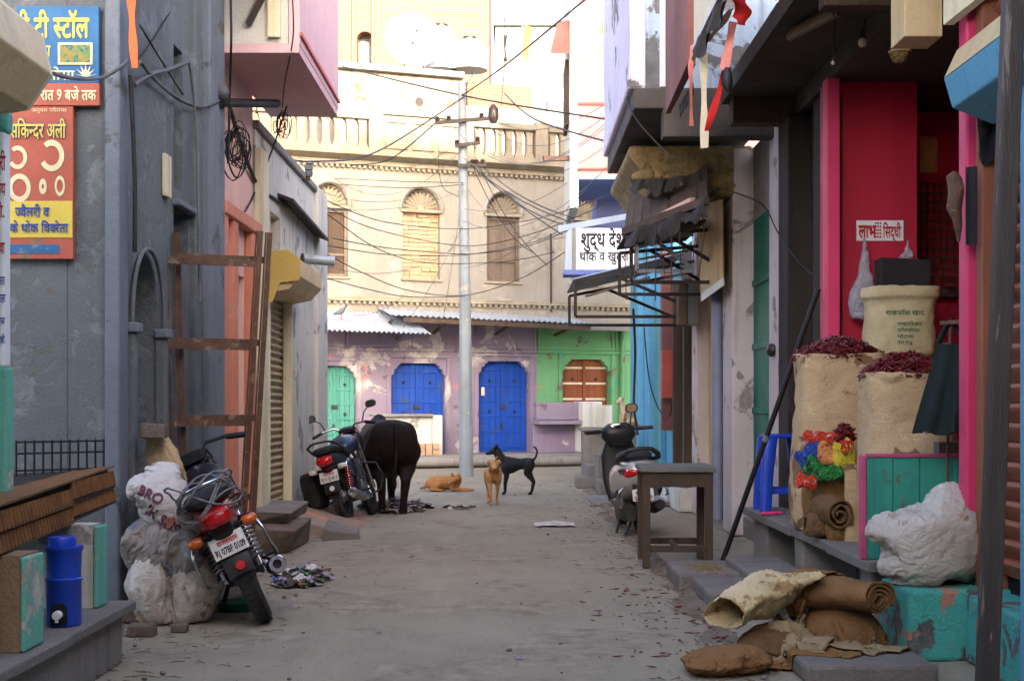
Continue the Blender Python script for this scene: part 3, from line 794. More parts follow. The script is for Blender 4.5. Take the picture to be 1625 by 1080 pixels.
facade_part(MB().box(b - .24, b + .2, -.98, -.4, PL, 1.34).wobble(.02, 2), 'bench_pillar', M['white_lime'], be, bevel=.04)
facade_part(MB().box(b + .2, b + .28, -1.3, -.4, PL, 1.26), 'side_slab', M['white_lime'], be, bevel=.01)

# ------------------------------------------------------------------ buildings rising behind
bk = thing('brick_house', 'tall bare brick house rising behind the old cream building', 'building', (-5, 42, 0))
Y = 42.0
def XP(px, y): return (px - CX) * y / F
def ZP(py, y): return H - (py - HY) * y / F
mb = MB(); wall(mb, XP(300, Y), XP(776, Y), 0, ZP(-120, Y), Y, Y + 6, [(XP(566, Y), XP(592, Y), ZP(120, Y), ZP(50, Y))]); mb.build('wall', M['brickwall'], bk)
MB().box(XP(564, Y), XP(594, Y), Y + .5, Y + .6, ZP(122, Y), ZP(45, Y)).build('window', M['concrete_grey'], bk)
mb = MB(); arch_fill(mb, XP(566, Y), XP(592, Y), ZP(62, Y), ZP(50, Y), Y, Y + .4); mb.build('window_arch', M['brickwall'], bk)
for px in (561, 592):
    MB().tube([(XP(px, Y), Y - .08, ZP(140, Y)), (XP(px, Y), Y - .08, ZP(-100, Y))], .05, 8).build('downpipe', M['red_paint'], bk, smooth=60)
Y = 52.0
gy = thing('concrete_house', 'plain grey concrete house far behind the rooftops with a tank on top', 'building', (1, Y, 0))
mb = MB(); mb.box(XP(786, Y), XP(960, Y), Y, Y + 7, 0, ZP(42, Y)); mb.build('wall', M['concrete_grey'], gy)
MB().box(XP(783, Y), XP(965, Y), Y - .15, Y + 7.2, ZP(42, Y), ZP(38, Y)).build('roof_slab', M['concrete_grey'], gy)
mb = MB(); mb.lathe([(0, 0), (.35, 0), (.36, .5), (.3, .62), (.1, .68), (0, .68)], 16, (XP(812, Y), Y + 1, ZP(38, Y))); mb.build('water_tank', M['blue_violet'], gy, smooth=50)
fl = thing('temple_flag', 'orange pennant flag on a thin mast above the far rooftops', 'flag', P(829, 100, 46))
MB().tube([P(829, 130, 46), P(829, 30, 46)], .02, 6).build('mast', M['pole'], fl)
mb = MB(); a = P(830, 38, 46); mb.sheet(8, 10, lambda u, v: a + Vector((.06 + u * .26 * (1 - v * .3) - .1 * v, .05 * math.sin(u * 5 + v * 4), -v * 1.1 - u * .15)), .006); M['orange'] = wmat('orange_cloth', lin(232, 110, 62), lin(214, 90, 50), scale=4, rough=.8, bump=.1)
mb.build('cloth', M['orange'], fl, smooth=60)
tp = thing('white_tarpaulin', 'white sunlit tarpaulin pitched over the rooftop behind the brick parapet', 'tarpaulin', P(860, 160, 34))
mb = MB(); p0, p1, p2, p3 = P(835, 112, 35), P(868, 106, 36), P(906, 160, 34), P(800, 165, 34)
mb.sheet(12, 10, lambda u, v: p0.lerp(p1, u).lerp(p3.lerp(p2, u), v) + Vector((0, 0, -.12 * math.sin(PI * u) * math.sin(PI * v) + .03 * noise.noise(Vector((u * 6, v * 6, 0))))), .01); mb.build('sheet', M['roof_white'], tp, smooth=60)
for q in (p0, p1):
    MB().tube([q, q + Vector((0, .1, -2.2))], .03, 6).build('tent_pole', M['pole'], tp)
# dish on the roof room
ds = thing('satellite_dish', 'large white satellite dish on the flat rooftop', 'dish', P(650, 112, 33))
c = P(655, 66, 33); ax = (Vector((0.25, -1, .25))).normalized()
mb = MB(); prof = [(.04 + .66 * k / 10, .16 * (k / 10) ** 2) for k in range(11)]
mb.lathe([(r, h) for r, h in prof] + [(r, h - .015) for r, h in prof[::-1]], 32, c - ax * .05, ax); mb.build('reflector', M['roof_white'], ds, smooth=60)
a_, b_ = frame(ax)
mb = MB(); fpt = c + ax * .55
mb.tube([c - Vector((0, 0, .6)), fpt], .014, 6); mb.tube([c + a_ * .5, fpt], .01, 6); mb.tube([c - a_ * .5, fpt], .01, 6); mb.build('feed_arms', M['dark_iron'], ds, kind='stuff')
mb = MB(); mb.tube([fpt - ax * .02, fpt + ax * .1], .04, 10); mb.build('feed_horn', M['pole'], ds, smooth=60)
mb = MB(); q = P(655, 115, 33.2)
for s in (-.35, 0, .35): mb.tube([c - ax * .03, Vector((q.x + s, q.y + .1 + abs(s), q.z - .05))], .02, 6)
mb.build('tripod', M['dark_iron'], ds, kind='stuff')
for px, py0, py1, w in ((700, 42, 112, .8), (745, 62, 112, .9)):
    q = P(px, 112, 34)
    tk = thing('water_tank', 'white plastic water tank on the rooftop beside the dish' if px == 700 else 'squat white roof tank behind the utility pole', 'tank', (q.x, q.y, q.z))
    h = (py1 - py0) * 34 / F
    MB().lathe([(0, 0), (w / 2, 0), (w / 2, h * .25), (w / 2 + .02, h * .3), (w / 2, h * .35), (w / 2, h * .7), (w / 2 * .7, h * .9), (.15, h * .95), (.15, h), (0, h)], 20, q).build('tank_body', M['roof_white'], tk, smooth=45)
    MB().lathe([(.17, 0), (.17, .05), (0, .06)], 14, q + Vector((0, 0, h - .01))).build('lid', M['black'], tk, smooth=45)
# ------------------------------------------------------------------ left side: grey house
WX = -2.3
gh = thing('grey_house', 'grey blue plastered house with an arched doorway and two shop signs', 'building', (-2.9, 8.1, 0))
TOPL = 5.0
mb = MB(); mb.box(-6.5, WX - .3, 8.1, 8.5, 0, TOPL); mb.build('front_wall', M['grey_wall'], gh)
dh = (8.32, 9.02, .22, 2.2)
mb = MB(); mb.M = SIDE_L(WX)
wall(mb, 8.104, 10.8, 0, TOPL, 0, .299, [dh, (9.42, 9.68, 2.73, 3.7), (9.42, 9.85, 2.25, 2.6)])
arch_fill(mb, dh[0], dh[1], 1.72, 2.2, 0, .299, 14, .1)
mb.build('street_wall', M['grey_wall'], gh)
mb = MB(); mb.box(-6.5, WX - .3, 8.5, 10.8, TOPL - .3, TOPL - .002); mb.build('roof_slab', M['cement'], gh)
MB().box(WX - .07, WX + .02, 8.06, 8.24, 0, TOPL + .01).wobble(.006, 2).build('corner_pilaster', M['grey_pilaster'], gh, bevel=.015)
MB().box(WX - .1, WX + .06, 10.3, 10.83, 0, TOPL + .01).wobble(.006, 2).build('street_pilaster', M['grey_pilaster'], gh, bevel=.015)
MB().box(WX - .1, WX + .04, 9.9, 10.08, 0, TOPL + .01).build('street_pilaster', M['grey_wall'], gh, bevel=.012)
# arch moulding, leaf with panels, dark hall behind
mb = MB(); cy = (dh[0] + dh[1]) / 2; rr_ = (dh[1] - dh[0]) / 2
mb.tube([(WX + .03, cy - (rr_ + .03) * math.cos(PI * k / 16), 1.72 + .5 * math.sin(PI * k / 16) ** .9) for k in range(17)], .014, 8); mb.build('arch_moulding', M['grey_wall'], gh, smooth=60)
for y in (dh[0] - .05, dh[1] - .02):
    MB().box(WX - .02, WX + .05, y, y + .08, .2, 1.68).build('door_jamb', M['grey_wall'], gh, bevel=.012)
    MB().box(WX - .02, WX + .075, y - .02, y + .1, 1.68, 1.74).build('capital', M['grey_pilaster'], gh, bevel=.01)
dl = MB().box(WX - .2, WX - .16, dh[0], dh[1], .22, 1.72).build('door_leaf', M['grey_door'], gh)
for z0, z1 in ((.3, .72), (.8, 1.3), (1.38, 1.66)):
    for y0, y1 in ((dh[0] + .05, cy - .03), (cy + .03, dh[1] - .05)):
        mb = MB(); mb.box(WX - .16, WX - .135, y0, y1, z0, z0 + .05); mb.box(WX - .16, WX - .135, y0, y1, z1 - .05, z1); mb.box(WX - .16, WX - .137, y0, y0 + .04, z0 + .05, z1 - .05); mb.box(WX - .16, WX - .137, y1 - .04, y1, z0 + .05, z1 - .05)
        mb.build('door_panel', M['grey_door'], dl, bevel=.005)
for z in (.76, 1.34): MB().box(WX - .16, WX - .115, dh[0] + .02, dh[1] - .02, z - .025, z + .025).build('door_rail', M['grey_door'], dl, bevel=.006)
MB().box(WX - .29, WX - .25, dh[0], dh[1], 1.72, 2.2).build('fanlight', M['glass_dark'], gh)
MB().box(WX - .28, WX - .24, 9.4, 9.9, 2.2, 3.75).build('window_back', M['glass_dark'], gh)
MB().box(WX - .03, WX + .06, 9.38, 9.9, 2.6, 2.64).build('window_hood', M['grey_pilaster'], gh, bevel=.008)
MB().box(WX - .15, WX - .1, 9.55, 9.62, 2.25, 2.6).build('window_shutter', M['rust'], gh)
MB().box(WX + .002, WX + .03, 9.1, 9.25, 2.62, 2.9).build('meter_plate', M['cream_trim'], gh, bevel=.006)
# ledge of the next storey over the grey wall
MB().box(WX - .5, WX + .5, 10.2, 10.78, 4.62, 4.8).build('storey_slab', M['cement'], gh, bevel=.01)

# signs on the wall that faces the camera
sg = thing('shop_sign', 'blue painted tea shop board with yellow letters on the grey wall', 'sign', P(95, 165, 8.06))
d = 8.055; bz = lambda a, b: (a.x, b.x)
a, b = P(26, 132, d), P(157, 10, d)
M['sign_blue'] = wmat('blue_sign_paint', lin(48, 106, 150), lin(40, 86, 128), scale=3, peel=lin(120, 130, 140), peel_amt=.28, peel_scale=4, bump=.06, rough=.6)
M['sign_red'] = wmat('faded_red_sign_paint', lin(176, 92, 70), lin(150, 78, 62), scale=3, peel=lin(150, 110, 90), peel_amt=.28, peel_scale=4, bump=.06, rough=.6)
M['sign_yellow'] = wmat('yellow_sign_paint', lin(212, 190, 78), lin(190, 166, 66), scale=3, bump=.06, rough=.6)
MB().box(a.x, b.x, d, d + .035, a.z, b.z).build('board', M['sign_blue'], sg, bevel=.004)
a2 = P(26, 168, d); MB().box(a.x - .004, b.x + .004, d - .004, d + .033, a2.z, a.z).build('lower_band', M['sign_red'], sg, bevel=.004)
X_, U_ = (1, 0, 0), (0, 0, 1)
k = 8.055 / F
def put(s, px, py, wpx, hpx, mat, root, d=8.053, bold=.0, name='letters'):
    return lettering(name, s, P(px, py, d), X_, U_, wpx * d / F, M[mat], root, height=hpx * d / F, bold=bold)
put('श्री टी स~टॉल', 6, 60, 134, 36, 'ink_yellow', sg, bold=.05)
put('चाय', 52, 90, 28, 20, 'ink_yellow', sg, bold=.03)
put('समोसा', 58, 127, 60, 17, 'ink_cream', sg, bold=.04)
put('रात 9 बजे तक', 64, 159, 88, 18, 'ink_cream', sg, bold=.05, d=8.049)
q0, q1 = P(92, 103, 8.05), P(147, 68, 8.05)
pic = MB().box(q0.x, q1.x, 8.047, 8.054, q0.z, q1.z).build('food_picture', M['ink_cream'], sg)
M['pic_green'] = wmat('green_print', lin(96, 140, 84), lin(180, 130, 70), scale=26, mix=1.0, peel=lin(60, 120, 120), peel_amt=.4, peel_scale=30, bump=0)
MB().box(q0.x + .014, q1.x - .014, 8.044, 8.0465, q0.z + .014, q1.z - .014).build('picture_print', M['pic_green'], pic)
mb = MB(); q = P(136, 122, 8.05)
for i in range(7):
    an = PI * (i + .5) / 7; mb.add([q + V(-.012, 0, 0), q + V(.012, 0, 0), q + V(.07 * math.cos(an), -.0002 * i, .075 * math.sin(an))], [(0, 1, 2)])
mb.v = [(v[0], v[1] - .0002 * i, v[2]) for i, v in enumerate(mb.v)]
mb.build('lotus_emblem', M['ink_cream'], sg, kind='stuff')
sg = thing('shop_sign', 'red jewellery wholesaler board with printed bangles and a yellow band', 'sign', P(65, 410, 8.06))
a, b = P(10, 411, d), P(116, 169, d)
MB().box(a.x, b.x, d, d + .04, a.z, b.z).build('board', M['sign_red'], sg, bevel=.004)
a2, b2 = P(12, 377, d), P(115, 319, d); MB().box(a2.x, b2.x, d - .004, d + .03, a2.z, b2.z).build('yellow_band', M['sign_yellow'], sg)
a2, b2 = P(14, 402, d), P(94, 388, d); MB().box(a2.x, b2.x, d - .004, d + .03, a2.z, b2.z).build('blue_stripe', M['sign_blue'], sg)
put('सिकन~दर अली', 16, 219, 88, 26, 'ink_blue', sg, bold=.09); put('सिकन~दर अली', 16, 219, 88, 26, 'ink_yellow', sg, bold=.03, d=8.049)
put('ज~वैलरी व', 24, 344, 54, 17, 'ink_blue', sg, bold=.04, d=8.048); put('के थोक िवक~रेता', 16, 369, 92, 16, 'ink_blue', sg, bold=.04, d=8.048)
put('अनुपम ज~वैलर~स', 50, 178, 56, 6, 'ink_cream', sg)
for px, py, r, kind in ((82, 247, 20, 0), (31, 298, 18, 1), (95, 295, 13, 2), (68, 296, 10, 3), (28, 250, 15, 0)):
    c = P(px, py, 8.051); mb = MB(); rr = r * 8.05 / F
    sx = .62 if kind in (2, 3) else 1.0
    a0, a1 = (R(-150), R(130)) if kind == 0 else (0, 2 * PI)
    n = 26; ring = []
    for q in range(n + (0 if a1 - a0 > 6.28 else 1)):
        an = a0 + (a1 - a0) * q / n; w = .62 if kind != 3 else .3
        ring.append([c + V(sx * rr * math.cos(an), 0, rr * math.sin(an) * 1.25), c + V(sx * rr * w * math.cos(an), -.001, rr * w * 1.25 * math.sin(an))])
    m_ = len(ring)
    vs = [v for q in ring for v in q]
    mb.add(vs, [(2 * i, 2 * ((i + 1) % m_), 2 * ((i + 1) % m_) + 1, 2 * i + 1) for i in range(m_ if a1 - a0 > 6.28 else m_ - 1)])
    mb.build('bangle_print', M['ink_cream'], sg)

# ------------------------------------------------------------------ near stall on the left
ld = thing('stone_ledge', 'grey cement ledge with a stone slab top under the tea stall', 'ledge', (-2.4, 6.0, 0))
MB().box(-3.6, -1.9, 1.5, 6.75, 0, .235).wobble(.01, 2).build('ledge_base', M['cement'], ld)
for y0, y1 in ((1.5, 3.2), (3.205, 4.7), (4.705, 5.8), (5.805, 6.82)):
    MB().box(-3.6, -1.86 + .008 * ((y0 * 7) % 3), y0, y1, .236, .285).wobble(.006, 3).build('slab', M['stone'], ld, bevel=.008)
M['reed'] = wmat('brown_tin_edging', lin(138, 94, 54), lin(70, 48, 34), scale=9, grain=60, bump=.3, rough=.6, metal=.2)
st = thing('stall_counter', 'tea stall counter with a ribbed brown metal edge on turquoise legs', 'counter', (-2.3, 6.4, .285))
A, B = Vector((-1.95, 5.0, 0)), Vector((-2.18, 7.6, 0))
dirv = (B - A).normalized(); inn = Vector((-dirv.y, dirv.x, 0))       # towards the wall
for row, (z0, z1) in enumerate(((.665, .745), (.75, .835))):
    n = 120
    mb = MB(); L_ = (B - A).length
    n = 47
    for i in range(n):
        p = A + dirv * (L_ * (i + .5) / n)
        rise = .03 * (i / n) + (.03 if i > 28 else 0)
        mb.tube([p + V(0, 0, z0 + rise), p + V(0, 0, z1 + rise - .008) + inn * .014], .0155, 8)
    mb.build('ribbed_edging', M['reed'], st, kind='stuff')
mb = MB(); mb.hexa([A + inn * .035 + V(0, 0, .64), B + inn * .035 + V(0, 0, .70), B + inn * .75 + V(0, 0, .70), A + inn * .75 + V(0, 0, .64), A + inn * .035 + V(0, 0, .83), B + inn * .035 + V(0, 0, .90), B + inn * .75 + V(0, 0, .86), A + inn * .75 + V(0, 0, .8)])
mb.build('counter_body', M['soot_wood'], st)
mb = MB(); mb.hexa([A + V(0, 0, .84), B + V(0, 0, .905), B + inn * .3 + V(0, 0, .87), A + inn * .3 + V(0, 0, .81), A + V(0, 0, .85), B + V(0, 0, .915), B + inn * .3 + V(0, 0, .88), A + inn * .3 + V(0, 0, .82)]); mb.build('counter_top', M['reed'], st)
for z0_ in (.662, .748): MB().bar(A + inn * -.004 + V(0, 0, z0_), B + inn * -.004 + V(0, 0, z0_ + .055), .008, .01).build('edging_rail', M['soot_wood'], st)
M['tan_cement'] = wmat('brown_cement', lin(150, 122, 92), lin(120, 96, 76), scale=3, bump=.4)  # brown cement of the nearer counter leg
MB().box(-2.5, -1.906, 5.37, 5.585, .287, .66).build('leg_block', M['tan_cement'], st)
MB().box(-1.905, -1.885, 5.365, 5.59, .287, .655).wobble(.006, 4).build('leg_face', M['turq'], st, bevel=.01)
MB().box(-2.5, -1.976, 6.54, 6.68, .287, .68).build('leg_block', M['white_lime'], st)
MB().box(-1.975, -1.95, 6.535, 6.69, .287, .675).wobble(.006, 4).build('leg_face', M['turq'], st, bevel=.01)
# wire grille behind the counter
gr = thing('wire_grille', 'low black wire grille standing behind the stall counter', 'grille', (-2.6, 7.3, .9))
for z in (.9, .99, 1.05): MB().tube([P(26, 0, 7.3).xy.to_3d() + V(0, 0, z), P(165, 0, 7.62).xy.to_3d() + V(0, 0, z)], .006, 6).build('rail', M['black'], gr)
for i in range(11):
    p = P(26, 0, 7.3).xy.to_3d().lerp(P(165, 0, 7.62).xy.to_3d(), i / 10)
    MB().tube([p + V(0, -.004, .86), p + V(0, -.004, 1.06)], .006, 6).build('bar', M['black'], gr)
# painted post
ps = thing('painted_post', 'turquoise post with a white painted notice in red and blue letters', 'post', (-2.36, 6.35, .28))
p0, p1 = P(-40, 0, 6.2), P(10, 0, 6.2)
z_ = lambda py: ZP(py, 6.2)
MB().box(p0.x, p1.x, 6.2, 6.3, .28, z_(582)).wobble(.004, 3).build('lower_post', M['turq'], ps, bevel=.01)
MB().box(p0.x, p1.x - .012, 6.205, 6.29, z_(582), z_(208)).build('white_notice', M['white'], ps, bevel=.01)
MB().box(p0.x, p1.x, 6.2, 6.3, z_(208), z_(172)).build('post_cap', M['turq'], ps, bevel=.02)
for s, py, w, h, mt in (('पूरी', 270, 18, 26, 'ink_red'), ('चाय', 310, 18, 22, 'ink_red'), ('दी.', 345, 17, 22, 'ink_red'), ('मावा', 402, 17, 20, 'ink_red'), ('भारत', 452, 17, 15, 'ink_blue'), ('मसाला', 480, 18, 15, 'ink_blue'), ('गरम', 515, 17, 13, 'ink_blue'), ('जलेबी', 545, 17, 13, 'ink_blue')):
    lettering('letters', s, P(-9, py, 6.203), X_, U_, w * 6.2 / F, M[mt], ps, height=h * 6.2 / F, bold=.03)
# roller shutter hood above the stall
hd = thing('shutter_hood', 'cream sheet metal shutter hood jutting over the tea stall', 'hood', (-2.3, 5.2, 2.5))
poly = [(-2.55, 2.93), (-2.2, 2.99), (-2.04, 2.85), (-2.0, 2.68), (-2.1, 2.53), (-2.28, 2.5), (-2.55, 2.52)]
mb = MB(); mb.prism(poly, 'y', 3.2, 6.02); mb.build('hood_sheet', M['hood_cream'], hd, bevel=.01)
MB().prism([(x * 1.002, z) for x, z in poly], 'y', 6.021, 6.05).build('end_plate', M['cream_trim'], hd)
MB().box(-3.4, -2.45, 3.2, 6.0, .285, 2.6).build('shutter_wall', M['turq'], hd)
MB().box(-3.4, -2.45, 3.2, 6.0, 2.6, 3.6).build('upper_wall', M['cement'], hd)

# ------------------------------------------------------------------ pink house with the balcony
pk = thing('pink_house', 'pink house with a jutting mauve balcony and salmon pilasters', 'building', (-2.6, 11.6, 0))
mb = MB(); mb.M = SIDE_L(WX - .02); wall(mb, 10.835, 12.4, 0, 5.4, 0, .4, [(11.45, 12.0, .25, 2.35)]); mb.build('street_wall', M['salmon_pale'], pk)
for y, w in ((10.86, .16), (11.22, .2), (12.02, .2)):
    MB().box(WX - .02, WX + .05, y, y + w, .0, 2.75).build('pilaster', M['salmon'], pk, bevel=.012)
MB().box(WX - .02, WX + .07, 10.85, 12.38, 2.75, 2.86).build('pilaster_ledge', M['salmon'], pk, bevel=.012)
dl = MB().box(WX - .2, WX - .15, 11.45, 12.0, .25, 2.35).build('door_leaf', M['red_paint'], pk)
for z0, z1 in ((.35, .9), (1.0, 1.55), (1.65, 2.25)):
    mb = MB(); mb.box(WX - .15, WX - .125, 11.5, 11.95, z0, z0 + .04); mb.box(WX - .15, WX - .125, 11.5, 11.95, z1 - .04, z1); mb.box(WX - .15, WX - .127, 11.5, 11.54, z0 + .04, z1 - .04); mb.box(WX - .15, WX - .127, 11.91, 11.95, z0 + .04, z1 - .04); mb.build('door_panel', M['red_paint'], dl, bevel=.004)
# balcony
bc = MB().box(WX, -1.66, 10.8, 13.2, 3.99, 4.06).build('balcony_floor', M['pink'], pk)
MB().box(-1.74, -1.655, 10.805, 13.205, 4.061, 5.6).build('balcony_wall', M['pink'], pk)
MB().box(-1.655, -1.635, 10.8, 13.21, 4.12, 4.15).build('red_trim', M['red_paint'], pk)
MB().box(WX, -1.745, 10.802, 10.9, 4.061, 4.6).build('balcony_end', M['white_lime'], pk)
MB().box(WX, -1.70, 10.5, 10.95, 4.601, 4.78).build('upper_slab', M['cement'], pk, bevel=.01)
MB().box(WX, -1.745, 10.82, 10.92, 4.781, 5.3).build('upper_end', M['cement'], pk)
MB().bar((-2.05, 10.78, 4.2), (-1.85, 10.78, 4.6), .05, .04).build('bracket', M['dark_iron'], pk)
MB().box(-1.9, -1.8, 10.76, 10.801, 4.1, 4.55).build('cream_stub', M['cream_trim'], pk, bevel=.008)

# ------------------------------------------------------------------ limewashed shop with the roller shutter
ls = thing('limewashed_shop', 'low stained white shop with a tan roller shutter and yellow hood', 'building', (-2.6, 14.5, 0))
mb = MB(); mb.M = SIDE_L(WX); wall(mb, 12.4, 16.9, 0, 3.72, 0, .35, [(13.1, 14.45, .2, 2.35), (13.2, 13.75, 2.75, 3.1)])
mb.wobble(.008, 1.5); mb.build('street_wall', M['white_lime'], ls)
MB().box(-5.5, WX - .35, 16.5, 16.9, 0, 3.72).build('end_wall', M['white_lime'], ls)
MB().box(-5.5, WX - .02, 12.42, 16.5, 3.5, 3.6).build('roof', M['cement'], ls)
MB().box(WX - .05, WX + .06, 12.41, 12.78, 0, 3.55).wobble(.006, 3).build('cream_pilaster', M['cream_trim'], ls, bevel=.012)
MB().box(WX - .1, WX + .05, 16.1, 16.93, 0, 3.8).wobble(.012, 2).build('stained_pilaster', M['white_lime'], ls, bevel=.02)
MB().box(WX - .12, WX + .04, 12.4, 16.93, 3.721, 3.8).wobble(.01, 3).build('coping', M['cement'], ls, bevel=.015)
MB().box(WX - .3, WX - .2, 13.2, 13.75, 2.75, 3.1).build('niche', M['cream_trim'], ls)
sh = MB(); n = 30
sh.sheet(2, n * 6, lambda u, v: (WX - .1 + .02 * math.sin(v * n * 2 * PI), 13.1 + 1.35 * u, .2 + 2.12 * v), .004); shu = sh.build('roller_shutter', M['shutter_tan'], ls, smooth=60)
for y in (13.1, 14.41): MB().box(WX - .08, WX + .012, y, y + .045, .2, 2.34).build('shutter_rail', M['cream_trim'], ls, bevel=.004)
poly = [(WX, 2.68), (WX + .18, 2.7), (WX + .3, 2.62), (WX + .31, 2.46), (WX + .2, 2.34), (WX, 2.3)]
mb = MB(); mb.prism(poly, 'y', 13.05, 14.5); hdb = mb.build('shutter_hood', M['hood_cream'], ls, bevel=.008)
mb = MB(); mb.prism([(WX, 2.69), (WX + .19, 2.71), (WX + .31, 2.62), (WX + .3, 2.42), (WX + .12, 2.4), (WX + .05, 2.22), (WX, 2.2)], 'y', 13.02, 13.049); mb.build('hood_end', M['hood_yellow'], ls)
mb = MB(); mb.tube([(WX - .05, 15.2, 2.86), (WX + .35, 15.25, 2.83)], .055, 14, cap=False); mb.build('spout_pipe', M['tin'], ls, smooth=60)
mb = MB(); mb.torus((WX + .1, 14.55, 2.76), (1, .3, 0), .07, .014); mb.build('iron_ring', M['dark_iron'], ls, smooth=60)
mb = MB(); mb.hexa([(WX - .05, 13.6, 3.32), (WX + .16, 13.6, 3.24), (WX + .16, 16.2, 3.16), (WX - .05, 16.2, 3.24), (WX - .05, 13.6, 3.35), (WX + .16, 13.6, 3.27), (WX + .16, 16.2, 3.19), (WX - .05, 16.2, 3.27)])
mb.build('dark_ledge', M['dark_iron'], ls)
# insulator bracket on its corner
ib = thing('wire_bracket', 'iron wire bracket with a grey insulator on top of the limewashed shop corner', 'bracket', P(487, 300, 15.2))
MB().bar(P(448, 283, 15.2), P(492, 283, 15.2), .04, .05).build('arm', M['dark_iron'], ib)
MB().lathe([(0, 0), (.04, 0), (.045, .05), (.03, .06), (.045, .07), (.045, .11), (.03, .12), (.04, .14), (0, .16)], 14, P(490, 280, 15.2)).build('insulator', M['cable_grey'], ib, smooth=40)
# worn steps and ramp at its foot
for i, (x0, x1, y0, y1, z1, mt, lb) in enumerate(((-2.28, -1.86, 11.6, 12.7, .22, 'stone_brown', 'thick broken stone slab lying by the motorcycle with the red tail'), (-2.28, -1.95, 12.0, 13.2, .34, 'stone', 'thin stone slab stacked on the thick broken slab'))):
    mb = MB(); mb.hexa([(x0, y0, .0 if i == 0 else .221), (x1 - .03, y0 + .1, .0 if i == 0 else .221), (x1, y1, .0 if i == 0 else .221), (x0, y1, .0 if i == 0 else .221), (x0, y0 - .03, z1), (x1 + .04, y0, z1 - .03), (x1 + .02, y1, z1), (x0, y1, z1)])
    one('stone_slab', mb.wobble(.02, 3, i), M[mt], lb, 'stone', bevel=.015)
mb = MB(); mb.hexa([(-2.29, 12.95, -.01), (-1.55, 13.2, -.01), (-1.5, 15.3, -.01), (-2.29, 15.6, -.01), (-2.29, 12.95, .26), (-1.6, 13.2, .03), (-1.55, 15.3, .02), (-2.29, 15.6, .2)])
M['ramp'] = wmat('salmon_patched_cement', lin(150, 132, 118), lin(120, 108, 98), scale=2, peel=lin(206, 134, 104), peel_amt=.42, peel_scale=1.8, bump=.4)
one('entrance_ramp', mb.wobble(.012, 3), M['ramp'], 'sloping cement ramp with salmon paint below the tan shutter', 'ramp', bevel=.01)
one('kerb_stone', MB().hexa([(-1.75, 12.85, -.01), (-1.42, 13.05, -.01), (-1.5, 13.6, -.01), (-1.8, 13.5, -.01), (-1.75, 12.85, .1), (-1.45, 13.05, .04), (-1.5, 13.6, .05), (-1.8, 13.5, .14)]).wobble(.01, 5), M['stone'], 'loose grey kerb stone at the corner of the salmon ramp', 'stone', bevel=.01)

# rusty scaffold frame leaning by the doorway
lf = thing('scaffold_ladder', 'rusty angle iron ladder frame leaning against the grey house', 'ladder', (-2.1, 9.7, 0))
def angle(a, b, w, name, t=.006):
    mb = MB(); a = Vector(a); b = Vector(b); x, y = frame(b - a)
    mb.bar(a + x * w / 2, b + x * w / 2, w, t); mb.bar(a + y * (w / 2 + t), b + y * (w / 2 + t), t, w)
    return mb.build(name, M['rust'], lf)
A0, A1 = Vector((-2.21, 9.45, .02)), Vector((-2.25, 9.2, 2.46))
B0, B1 = Vector((-2.12, 10.9, .02)), Vector((-1.68, 9.35, 2.46))
b_lo, b_hi = P(376, 790, 9.75), P(408, 366, 9.5)
a_lo, a_hi = P(272, 790, 9.35), P(255, 366, 9.25)
a_lo.z = b_lo.z = 0.0
for off in (0, .11):
    o_ = Vector((off * .55, off, 0)); angle(a_lo + o_, a_hi + o_, .036, 'stile'); angle(b_lo + o_ * .8, b_hi + o_ * .8, .036, 'stile')
for py in (400, 500, 592, 690):
    t = (790 - py) / (790 - 366)
    for off in (0, .11):
        o_ = Vector((off * .55, off, .0)); p = a_lo.lerp(a_hi, t) + o_ + Vector((0, -.01, 0)); q = b_lo.lerp(b_hi, t) + o_ * .8 + Vector((0, -.01, 0))
        q.z = p.z
        MB().bar(p + V(0, 0, off * .3), q + V(0, 0, off * .3), .025, .045).build('rung', M['rust'], lf)
# ------------------------------------------------------------------ right side
RX = 2.3
def DX(px, X): return X * F / (px - CX)                    # depth at which the plane X shows at column px
# ---- crimson chilli shop: an open recess between two jambs
sp = thing('chilli_shop', 'open shop with hot pink jambs and crimson inner walls', 'building', (2.8, 8.4, 0))
Yn, Yf = 7.0, 10.1
MB().box(2.3, 2.95, Yf, Yf + .25, 0, 3.6).build('far_wall', M['crimson'], sp)
MB().box(2.9, 2.95, Yf + .251, 11.1, .4, 3.59).build('inner_return', M['crimson'], sp)
MB().box(2.9, 4.6, 11.101, 11.2, .4, 3.59).build('inner_wall', M['crimson'], sp)
lt = MB(); x0, x1, z0, z1 = 3.2, 3.62, 2.2, 3.0; Yf = 12.05
for k in range(9): lt.box(x0 + (x1 - x0) * k / 8 - .006, x0 + (x1 - x0) * k / 8 + .006, Yf - 1.03, Yf - 1.01, z0, z1)
for k in range(12): lt.box(x0, x1, Yf - 1.045, Yf - 1.031, z0 + (z1 - z0) * k / 11 - .006, z0 + (z1 - z0) * k / 11 + .006)
lt.build('lattice', M['dark_wood'], sp, kind='stuff'); Yf = 10.1
MB().box(3.15, 3.65, 10.95, 11.1, 2.1, 2.17).build('shelf', M['dark_wood'], sp, bevel=.005)
MB().box(3.25, 3.4, 11.07, 11.1, 3.1, 3.4).build('yellow_plaque', M['ochre'], sp, bevel=.01)
MB().box(2.26, 2.36, Yf - .14, Yf - .001, .4, 3.6).build('far_jamb', M['rosepink'], sp, bevel=.012)
MB().box(2.37, 2.395, Yf - .03, Yf - .002, .4, 3.5).build('door_gap', M['black'], sp)
MB().box(4.2, 4.6, 5.2, 11.1, 0, 3.6).build('back_wall', M['crimson'], sp)
MB().box(2.26, 2.4, Yn - .1, Yn + .02, .4, 3.6).build('near_jamb', M['rosepink'], sp, bevel=.012)
